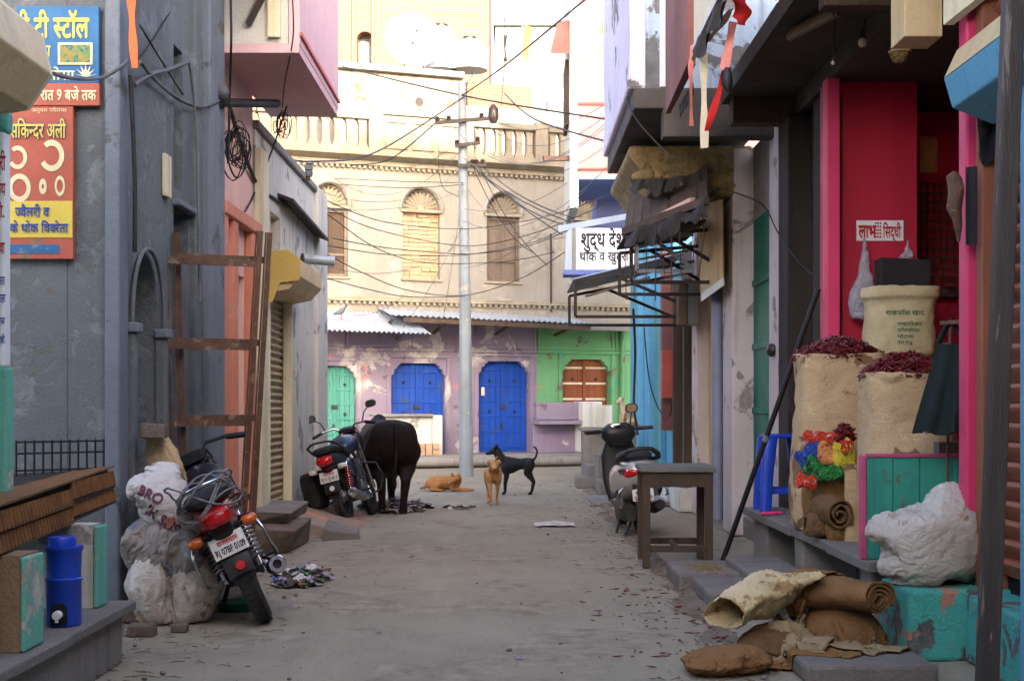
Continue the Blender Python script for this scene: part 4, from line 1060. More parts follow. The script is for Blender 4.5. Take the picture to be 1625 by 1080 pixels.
MB().box(2.3, 4.6, 5.2, 11.5, 3.6, 3.75).build('ceiling', M['soot'], sp)
MB().box(2.4, 4.6, Yn - .2, Yn - .05, 0, 3.6).build('near_wall', M['crimson'], sp)
ns = thing('notice_sticker', 'white auspicious sticker with red letters on the crimson wall', 'sticker', P(1396, 380, 10.09))
a, b = P(1359, 382, 10.094), P(1433, 350, 10.094); MB().box(a.x, b.x, 10.085, 10.097, a.z, b.z).build('paper', M['white'], ns)
lettering('letters', 'लाभ', P(1362, 377, 10.084), X_, U_, 27 * 10.08 / F, M['ink_red'], ns, height=22 * 10.08 / F, bold=.07)
lettering('letters', 'िसद्धी', P(1401, 377, 10.084), X_, U_, 28 * 10.08 / F, M['ink_red'], ns, height=20 * 10.08 / F, bold=.04)
mb = MB(); rr = random.Random(1)
for i in range(5):
    for j in range(3):
        q = P(1390 + 3.6 * j, 354 + 5.4 * i, 10.083); mb.box(q.x - .006, q.x + .005, q.y - .0005, q.y + .001, q.z - .008, q.z + .007)
mb.build('red_pattern', M['ink_red'], ns, kind='stuff')
# ---- brown roller shutter and blue wall nearest on the right
bs_ = thing('shuttered_shop', 'narrow shop front with a brown roller shutter and sky blue wall', 'building', (2.4, 6.2, 0))
nsl = 34; y0, y1 = 6.1, 6.78
proto = None
for k in range(nsl):
    z = .42 + k * .093
    if proto is None:
        mb = MB(); mb.prism([(2.40, 0), (2.385, .03), (2.36, .05), (2.352, .07), (2.36, .088), (2.42, .09), (2.42, 0)], 'y', y0, y1)
        mb.v = [(v[0] - 2.4, v[1] - 6.2, v[2]) for v in mb.v]
        proto = mb.build('slat', M['shutter_brown'], bs_, world=False, smooth=40); proto.location = (0, 0, z)
    else:
        o = proto.copy(); COL.objects.link(o); o.parent = bs_; o.location = (0, 0, z)
MB().box(2.3, 2.43, y1 + .001, y1 + .1, 0, 3.6).build('shutter_rail', M['shutter_brown'], bs_, bevel=.006)
MB().box(2.31, 2.45, y0 - .09, y0 - .001, 0, 3.6).build('shutter_rail', M['rust'], bs_, bevel=.006)
MB().box(2.2, 4.0, 3.0, y0 - .1, 0, 3.6).build('blue_wall', M['skyblue'], bs_)
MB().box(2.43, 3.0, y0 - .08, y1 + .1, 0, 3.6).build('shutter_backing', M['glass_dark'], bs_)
mb = MB(); mb.box(2.32, 2.345, 6.5, 6.56, 1.75, 2.35); mb.build('hasp_plate', M['ochre'], bs_, bevel=.008)
mb = MB(); mb.torus((2.31, 6.53, 1.95), (1, 0, 0), .03, .006, 16, 6); mb.torus((2.30, 6.53, 2.2), (1, 0, 0), .03, .006, 16, 6); mb.build('hasp_rings', M['dark_iron'], bs_, smooth=60, kind='stuff')
hb = thing('shutter_hood', 'sky blue sheet metal shutter hood above the brown roller shutter', 'hood', (2.2, 6.3, 2.7))
poly = [(2.3, 2.98), (2.12, 2.93), (2.06, 2.8), (2.1, 2.66), (2.3, 2.58)]
MB().prism(poly, 'y', 5.3, 6.62).build('hood_sheet', M['skyblue'], hb, bevel=.01)
mb = MB(); mb.add([(2.118, 5.3, 2.932), (2.058, 5.3, 2.802), (2.058, 6.6, 2.802), (2.118, 6.6, 2.932)], [(0, 1, 2, 3)]); mb.build('cream_stripe', M['hood_cream'], hb)
# black rag hanging by the shutter
mb = MB(); a = P(1545, 95, 6.75); mb.sheet(6, 14, lambda u, v: a + Vector((.02 + .1 * u * (1 - .5 * abs(v - .5)), .02 * math.sin(u * 7 + v * 5), -v * .48 - .03 * math.sin(u * 3))), .006)
M['black_cloth'] = wmat('black_cloth', lin(30, 30, 34), rough=.95, bump=.2, sheen=.2)
one('black_rag', mb, M['black_cloth'], 'black rag hanging beside the brown roller shutter', 'rag', smooth=60)
# square iron post in the foreground
pt = thing('iron_post', 'square dark iron post standing before the turquoise block', 'post', (1.52, 4.5, 0))
a, b = P(1566, 1080, 4.5), P(1608, 0, 4.5); k_ = (b - a) / (b.z - a.z)
MB().bar(a - k_ * (a.z + .0), b + k_ * 2.0, .062, .062, Vector((0, 1, 0))).build('shaft', wmat('worn_iron_post', lin(66, 62, 58), lin(96, 84, 74), scale=4, stretch=(3, 3, .4), peel=lin(136, 124, 112), peel_amt=.31, peel_scale=6, rough=.6, bump=.3, metal=.3), pt, bevel=.006)
MB().box(a.x - .11 - .02, a.x + .09, 4.4, 4.6, -.02, .012).build('base_plate', M['rust'], pt)
# ---- platform with stone slab in front of the shop
pf = thing('shop_platform', 'stone slab platform on masonry piers holding the chilli sacks', 'platform', (2.1, 9, 0))
for i, (ya, yb) in enumerate(((7.35, 8.3), (8.305, 9.4), (9.405, 11.3))):
    MB().box(1.88 + .015 * (i % 2), 2.75, ya, yb, .36, .42).wobble(.006, 3, i).build('slab', M['stone'], pf, bevel=.008)
for (ya, yb, xa) in ((7.5, 7.75, 1.95), (9.2, 9.45, 1.93), (10.6, 11.2, 1.95)):
    MB().box(xa, 2.3, ya, yb, 0, .359).wobble(.012, 4, ya).build('pier', M['cement'], pf, bevel=.015)
MB().box(2.3, 4.2, 7.0, 11.4, 0, .41).build('shop_floor', M['cement'], pf)
M['bd'] = M['turq_stain']
tb = thing('painted_block', 'stained turquoise masonry block carrying the white sack', 'block', (2.3, 6.9, 0))
MB().box(1.93, 2.75, 6.75, 7.3, 0, .345).wobble(.015, 3).build('masonry', M['turq_stain'], tb, bevel=.02)
MB().box(2.2, 3.2, 5.2, 6.74, 0, .33).wobble(.01, 3).build('side_masonry', M['turq_stain'], tb, bevel=.02)
bx_ = thing('painted_crate', 'turquoise wooden display crate with pink edging in front of the sacks', 'crate', (2.2, 7.6, .42))
a, b = P(1366, 893, 7.45), P(1545, 722, 7.45)
wmat('worn_turquoise_board', lin(60, 158, 136), lin(44, 126, 110), scale=1.8, stretch=(1, 1, .7), streak=.7, streak_col=lin(40, 84, 78), peel=lin(120, 116, 104), peel_amt=.3, peel_scale=4, bump=.3, rough=.7)
for k in range(4):
    w_ = (b.x - a.x - .03) / 4; MB().box(a.x + .03 + w_ * k + .002, a.x + .03 + w_ * (k + 1) - .002, 7.45 + .003 * (k % 2), 7.49, .421, b.z - .012).build('front_board', _mats['worn_turquoise_board'], bx_, bevel=.003)
MB().box(a.x, a.x + .029, 7.44, 7.5, .421, b.z).build('side_board', wmat('worn_pink_edge', lin(196, 84, 122), lin(160, 66, 98), scale=5, bump=.2, rough=.7), bx_, bevel=.004)
MB().box(a.x + .03, b.x, 7.44, 7.475, b.z - .011, b.z + .008).wobble(.003, 8).build('top_edge', _mats['worn_pink_edge'], bx_, bevel=.003)
MB().box(b.x - .03, b.x, 7.495, 7.8, .421, b.z - .02).build('end_board', _mats['worn_turquoise_board'], bx_)
MB().box(P(1490, 0, 7.5).x, P(1548, 0, 7.5).x, 7.5, 7.6, b.z - .02, b.z + .07).build('wood_block', M['old_wood'], bx_, bevel=.004)
MB().tube([P(1503, 770, 7.42), P(1508, 510, 7.42)], .008, 8).build('iron_stay', M['rust'], bx_)
# stone steps at the kerb
rr = random.Random(8)
M['step'] = wmat('worn_step_stone', lin(126, 118, 110), lin(92, 84, 78), scale=3, grain=60, fine=.4, bump=.5, rough=.92)
for i, (x0, x1, ya, yb, z0, z1, lb) in enumerate((
        (1.12, 1.62, 9.3, 10.15, 0, .115, 'low wide step stone at the edge of the lane with orange spill'),
        (1.20, 1.60, 8.45, 9.28, 0, .10, 'rough flat step stone next to the rolled jute'),
        (1.53, 1.91, 8.75, 9.9, 0, .17, 'higher step stone against the shop platform'),
        (1.32, 1.92, 6.2, 6.62, 0, .075, 'flat paving slab lying before the turquoise block'))):
    one('step_stone', MB().box(x0, x1, ya, yb, z0 - .01, z1).wobble(.02, 2.6, i), M['step'], lb, 'stone', bevel=.02)
# porch roof over the near right shops and the wall above
ph = thing('right_house', 'dark house above the right hand shops with a deep concrete porch', 'building', (3.2, 9, 3.6))
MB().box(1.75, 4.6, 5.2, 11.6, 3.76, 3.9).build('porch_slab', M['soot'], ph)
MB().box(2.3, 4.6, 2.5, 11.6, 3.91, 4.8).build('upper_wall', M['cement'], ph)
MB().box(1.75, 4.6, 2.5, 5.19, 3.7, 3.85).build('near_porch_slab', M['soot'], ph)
for ya, yb in ((5.4, 5.55), (8.0, 8.15), (11.3, 11.5)): MB().box(1.8, 2.3, ya, yb, 3.55, 3.759).build('porch_beam', M['dark_wood'], ph, bevel=.01)
# dark pillars and brown shutter between the pink jamb and the white pillar
dp = thing('dark_shopfront', 'dark narrow shopfront with brown timber posts beside the pink jamb', 'building', (2.5, 11, 0))
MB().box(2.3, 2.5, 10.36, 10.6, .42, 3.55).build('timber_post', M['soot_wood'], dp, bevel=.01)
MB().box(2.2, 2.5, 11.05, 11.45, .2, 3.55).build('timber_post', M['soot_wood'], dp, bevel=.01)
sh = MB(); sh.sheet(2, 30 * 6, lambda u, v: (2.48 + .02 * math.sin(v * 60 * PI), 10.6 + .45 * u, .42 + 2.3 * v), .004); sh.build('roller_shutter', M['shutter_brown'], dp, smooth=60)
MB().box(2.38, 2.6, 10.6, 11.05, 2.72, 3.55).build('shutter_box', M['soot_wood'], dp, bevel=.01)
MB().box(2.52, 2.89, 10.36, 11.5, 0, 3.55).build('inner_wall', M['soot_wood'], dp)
# ---- pillared house: white pillars, green door, ochre wall
wp = thing('pillared_house', 'house with flaking white pillars, a bottle green door and an ochre wall', 'building', (2.6, 13.4, 0))
def pil(y0, y1, x0, mat, name='pillar', z1=3.7, z0=0.0, amp=.012): return MB().box(x0, 2.8, y0, y1, z0, z1).wobble(amp, 1.5, y0).build(name, M[mat], wp, bevel=.02)
M['pinkwhite'] = wmat('flaking_white_pillar', lin(198, 186, 182), lin(170, 158, 154), scale=1.2, streak=.4, peel=lin(150, 140, 132), peel_amt=.32, peel_scale=2.5, bump=.35)
pil(11.62, 12.15, 2.25, 'pinkwhite'); pil(13.2, 13.85, 2.1, 'pinkwhite')
MB().box(2.3, 2.36, 12.15, 13.2, .25, 3.0).build('green_door', M['green_dk'], wp)
for z in (.6, 1.2, 1.8, 2.4): MB().box(2.28, 2.3, 12.17, 13.18, z - .03, z + .03).build('door_rail', M['green_dk'], wp, bevel=.006)
MB().box(2.3, 4.4, 12.15, 13.2, 3.0, 3.7).build('over_door', M['cement'], wp)
MB().box(2.3, 4.4, 12.15, 13.2, 0, .25).build('threshold', M['cement'], wp)
MB().box(2.25, 4.4, 13.85, 16.0, .2, 3.7).build('ochre_wall', M['ochre'], wp)
MB().tube([(2.06, 13.92, .1), (2.06, 13.92, 3.4)], .06, 12).build('rain_pipe', wmat('blue_grey_pipe', lin(126, 132, 152), lin(104, 110, 128), scale=3, streak=.3, rough=.5), wp, smooth=60)
MB().box(2.2, 4.4, 11.6, 16.0, 0, .19).build('house_step', M['stone'], wp, bevel=.01)
pil(15.85, 16.2, 2.1, 'pinkwhite', 'white_pillar', 3.6)
# electric meter box and switch on the pillar
MB().lathe([(0, -.02), (.05, 0), (.06, .03), (.04, .06), (0, .065)], 14, (2.25, 11.9, 1.72), (-1, -.3, 0)).build('switch_box', M['porcelain'], wp, smooth=50)
# balcony above with peeling plaster
bl = thing('peeling_balcony', 'lavender white balcony with peeling plaster above the green door', 'balcony', (1.6, 12.6, 3.8))
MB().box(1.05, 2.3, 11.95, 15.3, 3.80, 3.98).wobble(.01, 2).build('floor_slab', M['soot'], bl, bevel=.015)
M['lav'] = wmat('lavender_white_plaster', lin(206, 200, 212), lin(184, 176, 190), scale=1.0, streak=.35, streak_col=lin(128, 122, 126), peel=lin(120, 118, 116), peel_amt=.27, peel_scale=1.5, bump=.3)
M['bluegrey'] = wmat('blue_grey_flaking', lin(150, 166, 182), lin(122, 134, 146), scale=1.2, streak=.7, streak_col=lin(90, 90, 92), peel=lin(96, 96, 96), peel_amt=.44, peel_scale=1.8, bump=.4)
mb = MB(); prof = [(1.0, 3.98), (1.02, 4.4), (1.0, 5.2), (1.02, 5.95), (1.16, 5.95), (1.16, 3.98)]; mb.prism(prof, 'y', 12.0, 15.3); mb.build('outer_wall', M['lav'], bl, bevel=.03)
MB().box(1.161, 2.3, 12.02, 12.12, 3.981, 5.95).build('end_wall', M['bluegrey'], bl)
MB().box(1.3, 2.32, 11.9, 12.1, 3.55, 3.8).build('cross_beam', M['soot'], bl, bevel=.01)
MB().prism([(1.1, 3.8), (1.5, 3.8), (2.3, 3.45), (2.3, 3.3), (1.45, 3.62)], 'y', 14.0, 14.2).build('bracket', M['soot'], bl, bevel=.01)
# crumbling ochre cornice and timber eave beneath
ce = thing('crumbling_cornice', 'crumbling yellow stone cornice below the peeling balcony', 'cornice', (1.6, 14.2, 3.1))
M['ochre_stone'] = wmat('crumbling_yellow_stone', lin(150, 126, 82), lin(70, 58, 44), scale=5, grain=40, fine=.6, bump=.9, rough=.95, streak=.3)
mb = MB(); mb.prism([(1.12, 3.72), (2.3, 3.72), (2.3, 3.22), (1.32, 3.28), (1.28, 3.4), (1.2, 3.52), (1.1, 3.62)], 'y', 13.2, 15.6)
bm_ = mb; bm_.build('stone', M['ochre_stone'], ce, bevel=.03)
rr = random.Random(4)
for k in range(46):
    p = Vector((1.22 + rr.random() * .85, 13.2, 3.33 + rr.random() * .3)); MB().ball(p, (.05 + rr.random() * .05, .03, .03 + rr.random() * .03), 7, 5).wobble(.03, 12, k).build('rubble', M['ochre_stone'], ce)
te = thing('timber_awning', 'dark sagging timber awning hanging under the yellow cornice', 'awning', (1.6, 12.8, 2.9))
p = [P(990, 368, 13.6), P(1122, 318, 12.3), P(1122, 258, 13.2), P(1000, 285, 14.4)]
def plank_row(p, n, mat, root, th=.025, name='plank'):
    a, b, c, d = [Vector(q) for q in p]; nn = (b - a).cross(d - a).normalized() * th
    for i in range(n):
        u0, u1 = i / n + .004, (i + 1) / n - .004
        q = [a.lerp(b, u0), a.lerp(b, u1), d.lerp(c, u1), d.lerp(c, u0)]
        MB().hexa([v - nn for v in q] + q).wobble(.008, 4, i).build(name, M[mat], root)
plank_row(p, 9, 'dark_wood', te)
MB().bar(p[0], p[1], .05, .07).build('edge_batten', M['dark_wood'], te)
MB().bar(P(1035, 350, 13.3), P(1100, 318, 12.6), .06, .05).build('pale_batten', M['salmon_pale'], te)
# sign boards hung along the street above the porch
s1 = thing('hanging_signboard', 'cream painted signboard hung over the lane with frayed ribbons', 'sign', (1.2, 8.6, 3.65))
z0 = 3.62
M['cream_sign'] = wmat('faded_cream_sign', lin(214, 204, 160), lin(190, 182, 150), scale=2, streak=.4, peel=lin(226, 224, 214), peel_amt=.38, peel_scale=2.5, bump=.06, rough=.6)
MB().hexa([(1.2, 7.4, z0 - .02), (1.24, 7.4, z0 - .02), (1.26, 9.3, z0), (1.22, 9.3, z0), (1.2, 7.4, 4.7), (1.24, 7.4, 4.7), (1.26, 9.3, 4.7), (1.22, 9.3, 4.7)]).build('board', M['cream_sign'], s1)
mb = MB(); mb.bar((1.19, 7.4, z0 - .03), (1.21, 9.3, z0 - .012), .03, .03); mb.build('edge_strip', M['tin'], s1)
s2 = thing('hanging_signboard', 'mauve brown board with a white edge hung next to the cream signboard', 'sign', (1.3, 10.4, 3.6))
MB().hexa([(1.2, 9.5, z0 - .04), (1.26, 9.5, z0 - .04), (1.28, 11.2, z0 - .02), (1.24, 11.2, z0 - .02), (1.2, 9.5, 5.0), (1.26, 9.5, 5.0), (1.28, 11.2, 5.0), (1.24, 11.2, 5.0)]).build('board', M['brown_slab'], s2)
MB().box(1.2, 1.27, 11.21, 11.27, z0 + .2, 5.0).build('white_edge', M['white'], s2)
mb = MB(); rr = random.Random(6)
for k in range(6):
    y = 10.0 + k * .14; mb.torus((1.3, y, z0 - .1), (1, 0, 0), .05, .005, 16, 5)
mb.build('wire_loops', M['cable'], s2, smooth=60, kind='stuff')
for y in (7.6, 9.1, 9.7, 11.0):
    one('sign_hanger', MB().tube([(1.235, y, 4.69), (1.6, y, 4.75), (2.31, y, 4.75)], .014, 6), M['dark_iron'], 'thin iron hanger tying a street signboard to the right wall', 'hanger', 'iron hangers of the signboards')
# ribbons and rags hanging from the boards
def strip(name, label, pts, w, mat, cat='ribbon', tw=.8, seed=0):
    pts = [Vector(q) for q in pts]; n = 18
    def at(t):
        f = t * (len(pts) - 1); i = min(int(f), len(pts) - 2); return pts[i].lerp(pts[i + 1], f - i)
    def fn(u, v):
        c = at(v); an = tw * math.sin(v * 5 + seed); ww = w * (1 + .25 * math.sin(v * 9 + seed))
        return c + Vector((math.cos(an), math.sin(an), .1)) * (u - .5) * ww
    mb = MB(); mb.sheet(3, n, fn, .002); return one(name, mb, M[mat], label, cat, smooth=70)
M['pinkcloth'] = wmat('faded_pink_cloth', lin(214, 132, 116), lin(188, 108, 96), scale=6, rough=.9, bump=.15)
M['redcloth'] = wmat('red_cloth', lin(196, 38, 34), lin(160, 28, 28), scale=6, rough=.9, bump=.15)
M['creamcloth'] = wmat('cream_cloth', lin(210, 198, 170), lin(180, 166, 138), scale=6, rough=.9, bump=.15)
strip('cloth_ribbon', 'faded pink ribbon turning red, hanging from the signboard corner', [P(1163, 35, 8.2), P(1156, 75, 8.2), P(1150, 110, 8.2)], .06, 'pinkcloth', seed=1)
strip('cloth_ribbon', 'dark red ribbon trailing down to the crumbling cornice', [P(1150, 112, 8.2), P(1140, 150, 8.25), P(1121, 208, 8.3)], .045, 'redcloth', seed=2)
strip('cloth_rag', 'bright red rag hanging under the dark porch roof', [P(1172, -5, 7.9), P(1178, 20, 7.9), P(1176, 40, 7.9)], .09, 'redcloth', 'rag', seed=3)
strip('cloth_ribbon', 'long white strip hanging straight down from the signboard', [P(1116, 68, 9.0), P(1117, 150, 9.0), P(1118, 235, 9.0)], .045, 'creamcloth', tw=.2)
strip('cloth_ribbon', 'short pink tassel strip beside the long white strip', [P(1098, 72, 9.2), P(1096, 110, 9.2), P(1097, 200, 9.2)], .03, 'pinkcloth', seed=4)
strip('cloth_ribbon', 'cream twisted rag tied along the signboard bottom', [P(1160, 14, 8.3), P(1140, 45, 8.5), P(1118, 68, 8.8)], .05, 'creamcloth', seed=5)
strip('temple_pennant', 'orange pennant hanging on the grey house wall', [P(208, -5, 8.0), P(210, 50, 8.0), P(214, 108, 8.0)], .045, 'orange', 'pennant', tw=.4, seed=2)
one('hanging_bulb_bag', MB().loft([(0, 0, 0, .015, .015), (-.04, 0, 0, .03, .03), (-.1, 0, 0, .036, .034), (-.15, .01, 0, .012, .012)], 10, 'z').wobble(.01, 20), M['black'], 'small black bundle tied to the red ribbon', 'bundle', smooth=60).location = P(1154, 148, 8.2)
# porch clutter: reed roll, wooden box sign, bulbs
rb = thing('rolled_blind', 'rolled grey reed blind tied under the porch roof', 'blind', P(1310, 60, 9.2))
a, b = P(1262, 50, 9.2), P(1335, 12, 8.6)
for k in range(9):
    an = 2 * PI * k / 9; o_ = Vector((.04 * math.cos(an), .05 * math.sin(an), .05 * math.sin(an + 1)))
    MB().tube([a + o_, b + o_], .024, 7).build('reed_bundle', M['old_wood'], rb, smooth=60)
wb = thing('signboard_box', 'plain cream wooden box signboard jutting above the shop opening', 'sign', P(1475, 60, 7.0))
a, b = P(1435, 58, 7.0), P(1496, -30, 7.0); MB().box(a.x, b.x, 7.0, 7.25, a.z, b.z).build('box', M['hood_cream'], wb, bevel=.006)
a, b = P(1497, 40, 6.9), P(1560, -10, 6.7); MB().hexa([a, b, b + V(.05, 0, 0), a + V(.05, 0, 0), a + V(0, 0, .12), b + V(0, 0, .12), b + V(.05, 0, .12), a + V(.05, 0, .12)]).build('side_board', M['cream_trim'], wb)
M['bulb'] = wmat('bulb_glass', lin(206, 198, 176), rough=.15, bump=0, spec=.6)
for i, (px, py, lb) in enumerate(((1369, 68, 'unlit round bulb hanging under the porch by the reed blind'), (1322, 100, 'tiny unlit bulb beside the pink jamb'))):
    lb_ = thing('light_bulb', lb, 'bulb', P(px, py, 8.8)); r = .03 if i == 0 else .014
    MB().ball(P(px, py, 8.8), r, 12, 8).build('glass', M['bulb'], lb_, smooth=90); MB().tube([P(px, py, 8.8) + V(0, 0, r * .8), P(px, py, 8.8) + V(.0, 0, r * 2.4)], r * .5, 8).build('cap', M['porcelain'], lb_, smooth=60)
    MB().tube([P(px, py, 8.8) + V(0, 0, r * 2.2), Vector((P(px, py, 8.8).x + .02, 8.82, 3.7))], .004, 5).build('flex', M['cable'], lb_)
pb = thing('hanging_pot', 'small striped clay pot hanging in the shop opening', 'pot', P(1428, 82, 8.6))
c = P(1428, 82, 8.6); MB().lathe([(0, -.075), (.045, -.06), (.065, -.01), (.06, .03), (.03, .06), (.035, .075)], 16, c).build('pot_body', M['ochre_stone'], pb, smooth=50); MB().torus(c, (0, 0, 1), .065, .006).build('stripe', M['cream_trim'], pb); MB().tube([c + V(0, 0, .07), c + V(0, 0, .35)], .004, 5).build('cord', M['cable'], pb)
# cracked mirror-like gourd on the near jamb
gd = thing('hanging_gourd', 'long flaking gourd and black cloth hung on the near pink jamb', 'gourd', P(1515, 330, 6.8))
MB().loft([(0, 0, 0, .01, .01), (-.03, 0, 0, .04, .02), (-.1, .004, 0, .036, .03), (-.18, 0, 0, .045, .025), (-.25, .012, 0, .03, .03), (-.34, .02, 0, .008, .008)], 12, 'z').wobble(.02, 14).build('gourd_body', M['rust'], gd, world=False, smooth=30)
gd.children[0].location = (0, 0, .18)
mb = MB(); mb.sheet(4, 8, lambda u, v: (.05 + .05 * u, -.01 + .02 * math.sin(u * 6), .2 - .38 * v), .006); mb.build('black_cloth', M['black_cloth'], gd, world=False, smooth=60)
# ---- old timber doors, sky blue house, far pink house
td = thing('folded_timber_doors', 'tall grey brown timber shop doors folded open beside the ochre wall', 'doors', (2.2, 18, .3))
for i, (px0, px1, y) in enumerate(((1068, 1083, 18.6), (1085, 1101, 18.0), (1103, 1112, 17.4), (1116, 1131, 16.6))):
    a, b = XP(px0, y), XP(px1, y); MB().box(a, b, y, y + .06, .28, 2.9).wobble(.004, 2).build('door_leaf', M['dark_wood' if i != 3 else 'old_wood'], td, bevel=.008)
    if i < 3: MB().box(b + .0, b + .018, y - .01, y + .03, .28, 2.9).build('metal_edge', M['pole'], td)
MB().box(2.35, 4.2, 16.21, 19.2, .28, 3.4).build('inner_wall', M['dark_wood'], td)
MB().box(1.95, 4.2, 16.21, 19.2, 0, .27).build('door_step', M['white_lime'], td, bevel=.01)
MB().box(XP(1050, 19), XP(1068, 19), 19.0, 19.15, 1.35, 2.0).build('letter_box', M['red_paint'], td, bevel=.01)
mt = thing('door_mat', 'dark red mat on the pale step before the folded doors', 'mat', (2.1, 16.6, .28)); MB().box(2.0, 2.32, 16.5, 17.4, .275, .29).build('mat', M['redcloth'], mt)
sb = thing('sky_blue_house', 'narrow sky blue painted house past the folded timber doors', 'building', (2.5, 22, 0))
MB().box(2.25, 4.5, 19.3, 24.5, 0, 4.6).build('wall', M['skyblue'], sb)
for y, w, mtl in ((20.2, .16, 'skyblue'), (21.8, .2, 'skyblue'), (23.6, .25, 'skyblue')): MB().box(2.15, 2.25, y, y + w, .3, 4.4).build('pilaster', M[mtl], sb, bevel=.015)
MB().box(2.18, 2.249, 20.45, 21.2, .35, 2.7).build('teal_door', M['teal_door'], sb); MB().box(2.1, 2.249, 19.4, 19.6, .9, 3.4).build('brown_board', M['brown_slab'], sb)
fp = thing('far_pink_house', 'tall pale pink house with a brown window hood near the pole', 'building', (2.6, 24, 0))
x0 = XP(918, 23); MB().box(x0, 5.0, 23.0, 25.4, ZP(278, 23), 9.2).build('upper_storey', M['pale_pink'], fp)
MB().box(x0 - .14, x0 - .001, 23.0, 25.6, ZP(330, 23), 9.3).build('street_face', M['white_lime'], fp)
MB().box(x0 - .02, 5.0, 22.97, 22.999, ZP(167, 23), ZP(163, 23)).build('dark_band', M['brown_slab'], fp)
MB().box(x0 - .02, 5.0, 22.96, 22.999, ZP(270, 23), ZP(267, 23)).build('dark_band', M['brown_slab'], fp)
MB().box(x0, 5.0, 22.98, 25.4, ZP(283, 23) - .02, ZP(278.2, 23)).build('floor_edge', M['blue_violet'], fp)
MB().box(x0 + .45, 5.0, 25.4, 27.0, ZP(400, 25.4), ZP(280, 23)).build('middle_storey', M['blue_violet'], fp)
MB().box(XP(1012, 25.4), 5.0, 25.4, 27.0, 0, ZP(400, 25.4) - .002).build('lower_wall', M['skyblue'], fp)
mb = MB(); mb.hexa([P(873, 85, 23), P(917, 85, 23), P(917, 85, 24.3), P(880, 85, 24.3), P(885, 33, 23.1), P(919, 33, 23.1), P(919, 40, 24.2), P(888, 40, 24.2)]); mb.build('window_hood', M['brown_slab'], fp)
mb = MB(); mb.box(x0 - .2, x0 - .141, 23.4, 24.4, ZP(190, 23), ZP(85, 23)); mb.build('window', M['dark_wood'], fp)
fb = thing('flood_lamp', 'olive sheet metal lamp housing fixed to the pale pink wall', 'lamp', P(965, 40, 16)); mb = MB(); mb.hexa([P(952, 54, 16), P(978, 50, 16), P(978, 50, 16.3), P(952, 54, 16.3), P(957, 26, 16), P(980, 26, 16), P(980, 26, 16.3), P(957, 26, 16.3)]); mb.build('housing', M['hood_yellow'], fb, bevel=.01); MB().ball(P(976, 42, 15.98), .045, 10, 7).build('lens', M['glass_dark'], fb, smooth=80); MB().bar(P(978, 40, 16.1), Vector((1.05, 15.0, P(978, 40, 16.1).z)), .03, .03).build('arm', M['dark_iron'], fb)
ws = thing('rust_beam', 'short rusty channel beam jutting from the pale pink house', 'beam', P(890, 252, 23)); MB().bar(P(862, 252, 23), P(922, 251, 23.2), .08, .08).build('channel', M['rust'], ws)
mb = MB(); sl = [];
slv = thing('slatted_wall', 'strip of reddish brick wall between the green shop and sky blue house', 'wall', (2.9, 27, 0)); MB().box(XP(1003, 27.2), XP(1045, 27.2), 27.2, 27.5, 0, 4.2).build('brickwork', M['brickwall'], slv)
# grey stone stairs to the sky blue house
st_ = thing('stone_stairs', 'grey stone slab stairs climbing from the lane towards the sky blue house', 'stairs', (1.4, 20, 0))
def stp(px0, px1, py0, py1, y0, y1, name='step', mat='stone'):
    a, b = P(px0, py1, y0), P(px1, py0, y0); return MB().box(a.x, b.x, y0, y1, max(0, a.z) if name != 'step' else 0, b.z).wobble(.006, 3, px0).build(name, M[mat], st_, bevel=.01)
stp(915, 962, 757, 778, 20.9, 21.6); stp(932, 975, 738, 760, 21.0, 21.9); stp(928, 1010, 684, 760, 21.95, 23.2)
stp(950, 1000, 722, 775, 19.9, 20.85); stp(953, 1000, 765, 795, 18.7, 19.85)
MB().box(P(926, 0, 21.9).x, P(934, 0, 21.9).x + .02, 21.905, 21.945, 0, .86).build('riser_slab', M['stone'], st_)
MB().box(P(924, 0, 21.9).x - .02, P(1000, 0, 21.9).x, 21.85, 23.25, P(0, 684, 21.95).z + .005, P(0, 684, 21.95).z + .05).build('top_slab', M['stone'], st_, bevel=.01)
one('kerb_step', MB().box(1.0, 2.0, 17.2, 18.6, 0, .05).wobble(.02, 2), M['cement'], 'thin worn cement apron below the stone stairs', 'apron', bevel=.01)
# lightbox sign and bracket awnings
lb = thing('lightbox_sign', 'white box sign with black hand painted letters and a tin cap', 'sign', P(950, 435, 17))
a, b = P(908, 428, 17), P(1012, 362, 17); MB().box(a.x, b.x, 17, 17.35, a.z, b.z).build('box', M['white'], lb, bevel=.006)
mb = MB(); q0 = P(897, 432, 17.5); q1 = P(899, 368, 17.5); mb.hexa([q0, V(a.x - .002, 17.0, a.z), V(a.x - .002, 17.34, a.z), q0 + V(.0, .2, 0), q1, V(a.x - .002, 17.0, b.z), V(a.x - .002, 17.34, b.z), q1 + V(0, .2, 0)]); mb.build('side_face', M['white'], lb)
MB().box(a.x - .1, b.x, 16.97, 17.4, a.z - .06, a.z - .002).build('bottom_rail', M['blue_violet'], lb)
MB().box(a.x - .005, a.x + .045, 16.97, 16.998, a.z, b.z).build('corner_strip', M['cement'], lb)
mb = MB(); mb.hexa([P(886, 368, 17.6), P(1010, 345, 16.7), P(1010, 345, 17.6), P(890, 368, 18.1), P(886, 358, 17.6), P(1010, 336, 16.7), P(1010, 336, 17.6), P(890, 358, 18.1)]); mb.build('tin_cap', M['tin'], lb)
lettering('letters', 'शुद्ध देशी', P(921, 391, 16.995), X_, U_, 76 * 17 / F, M['ink_black'], lb, height=24 * 17 / F, bold=.035)
lettering('letters', 'थोक व खुदरा', P(919, 414, 16.995), X_, U_, 78 * 17 / F, M['ink_black'], lb, height=16 * 17 / F, bold=.02)
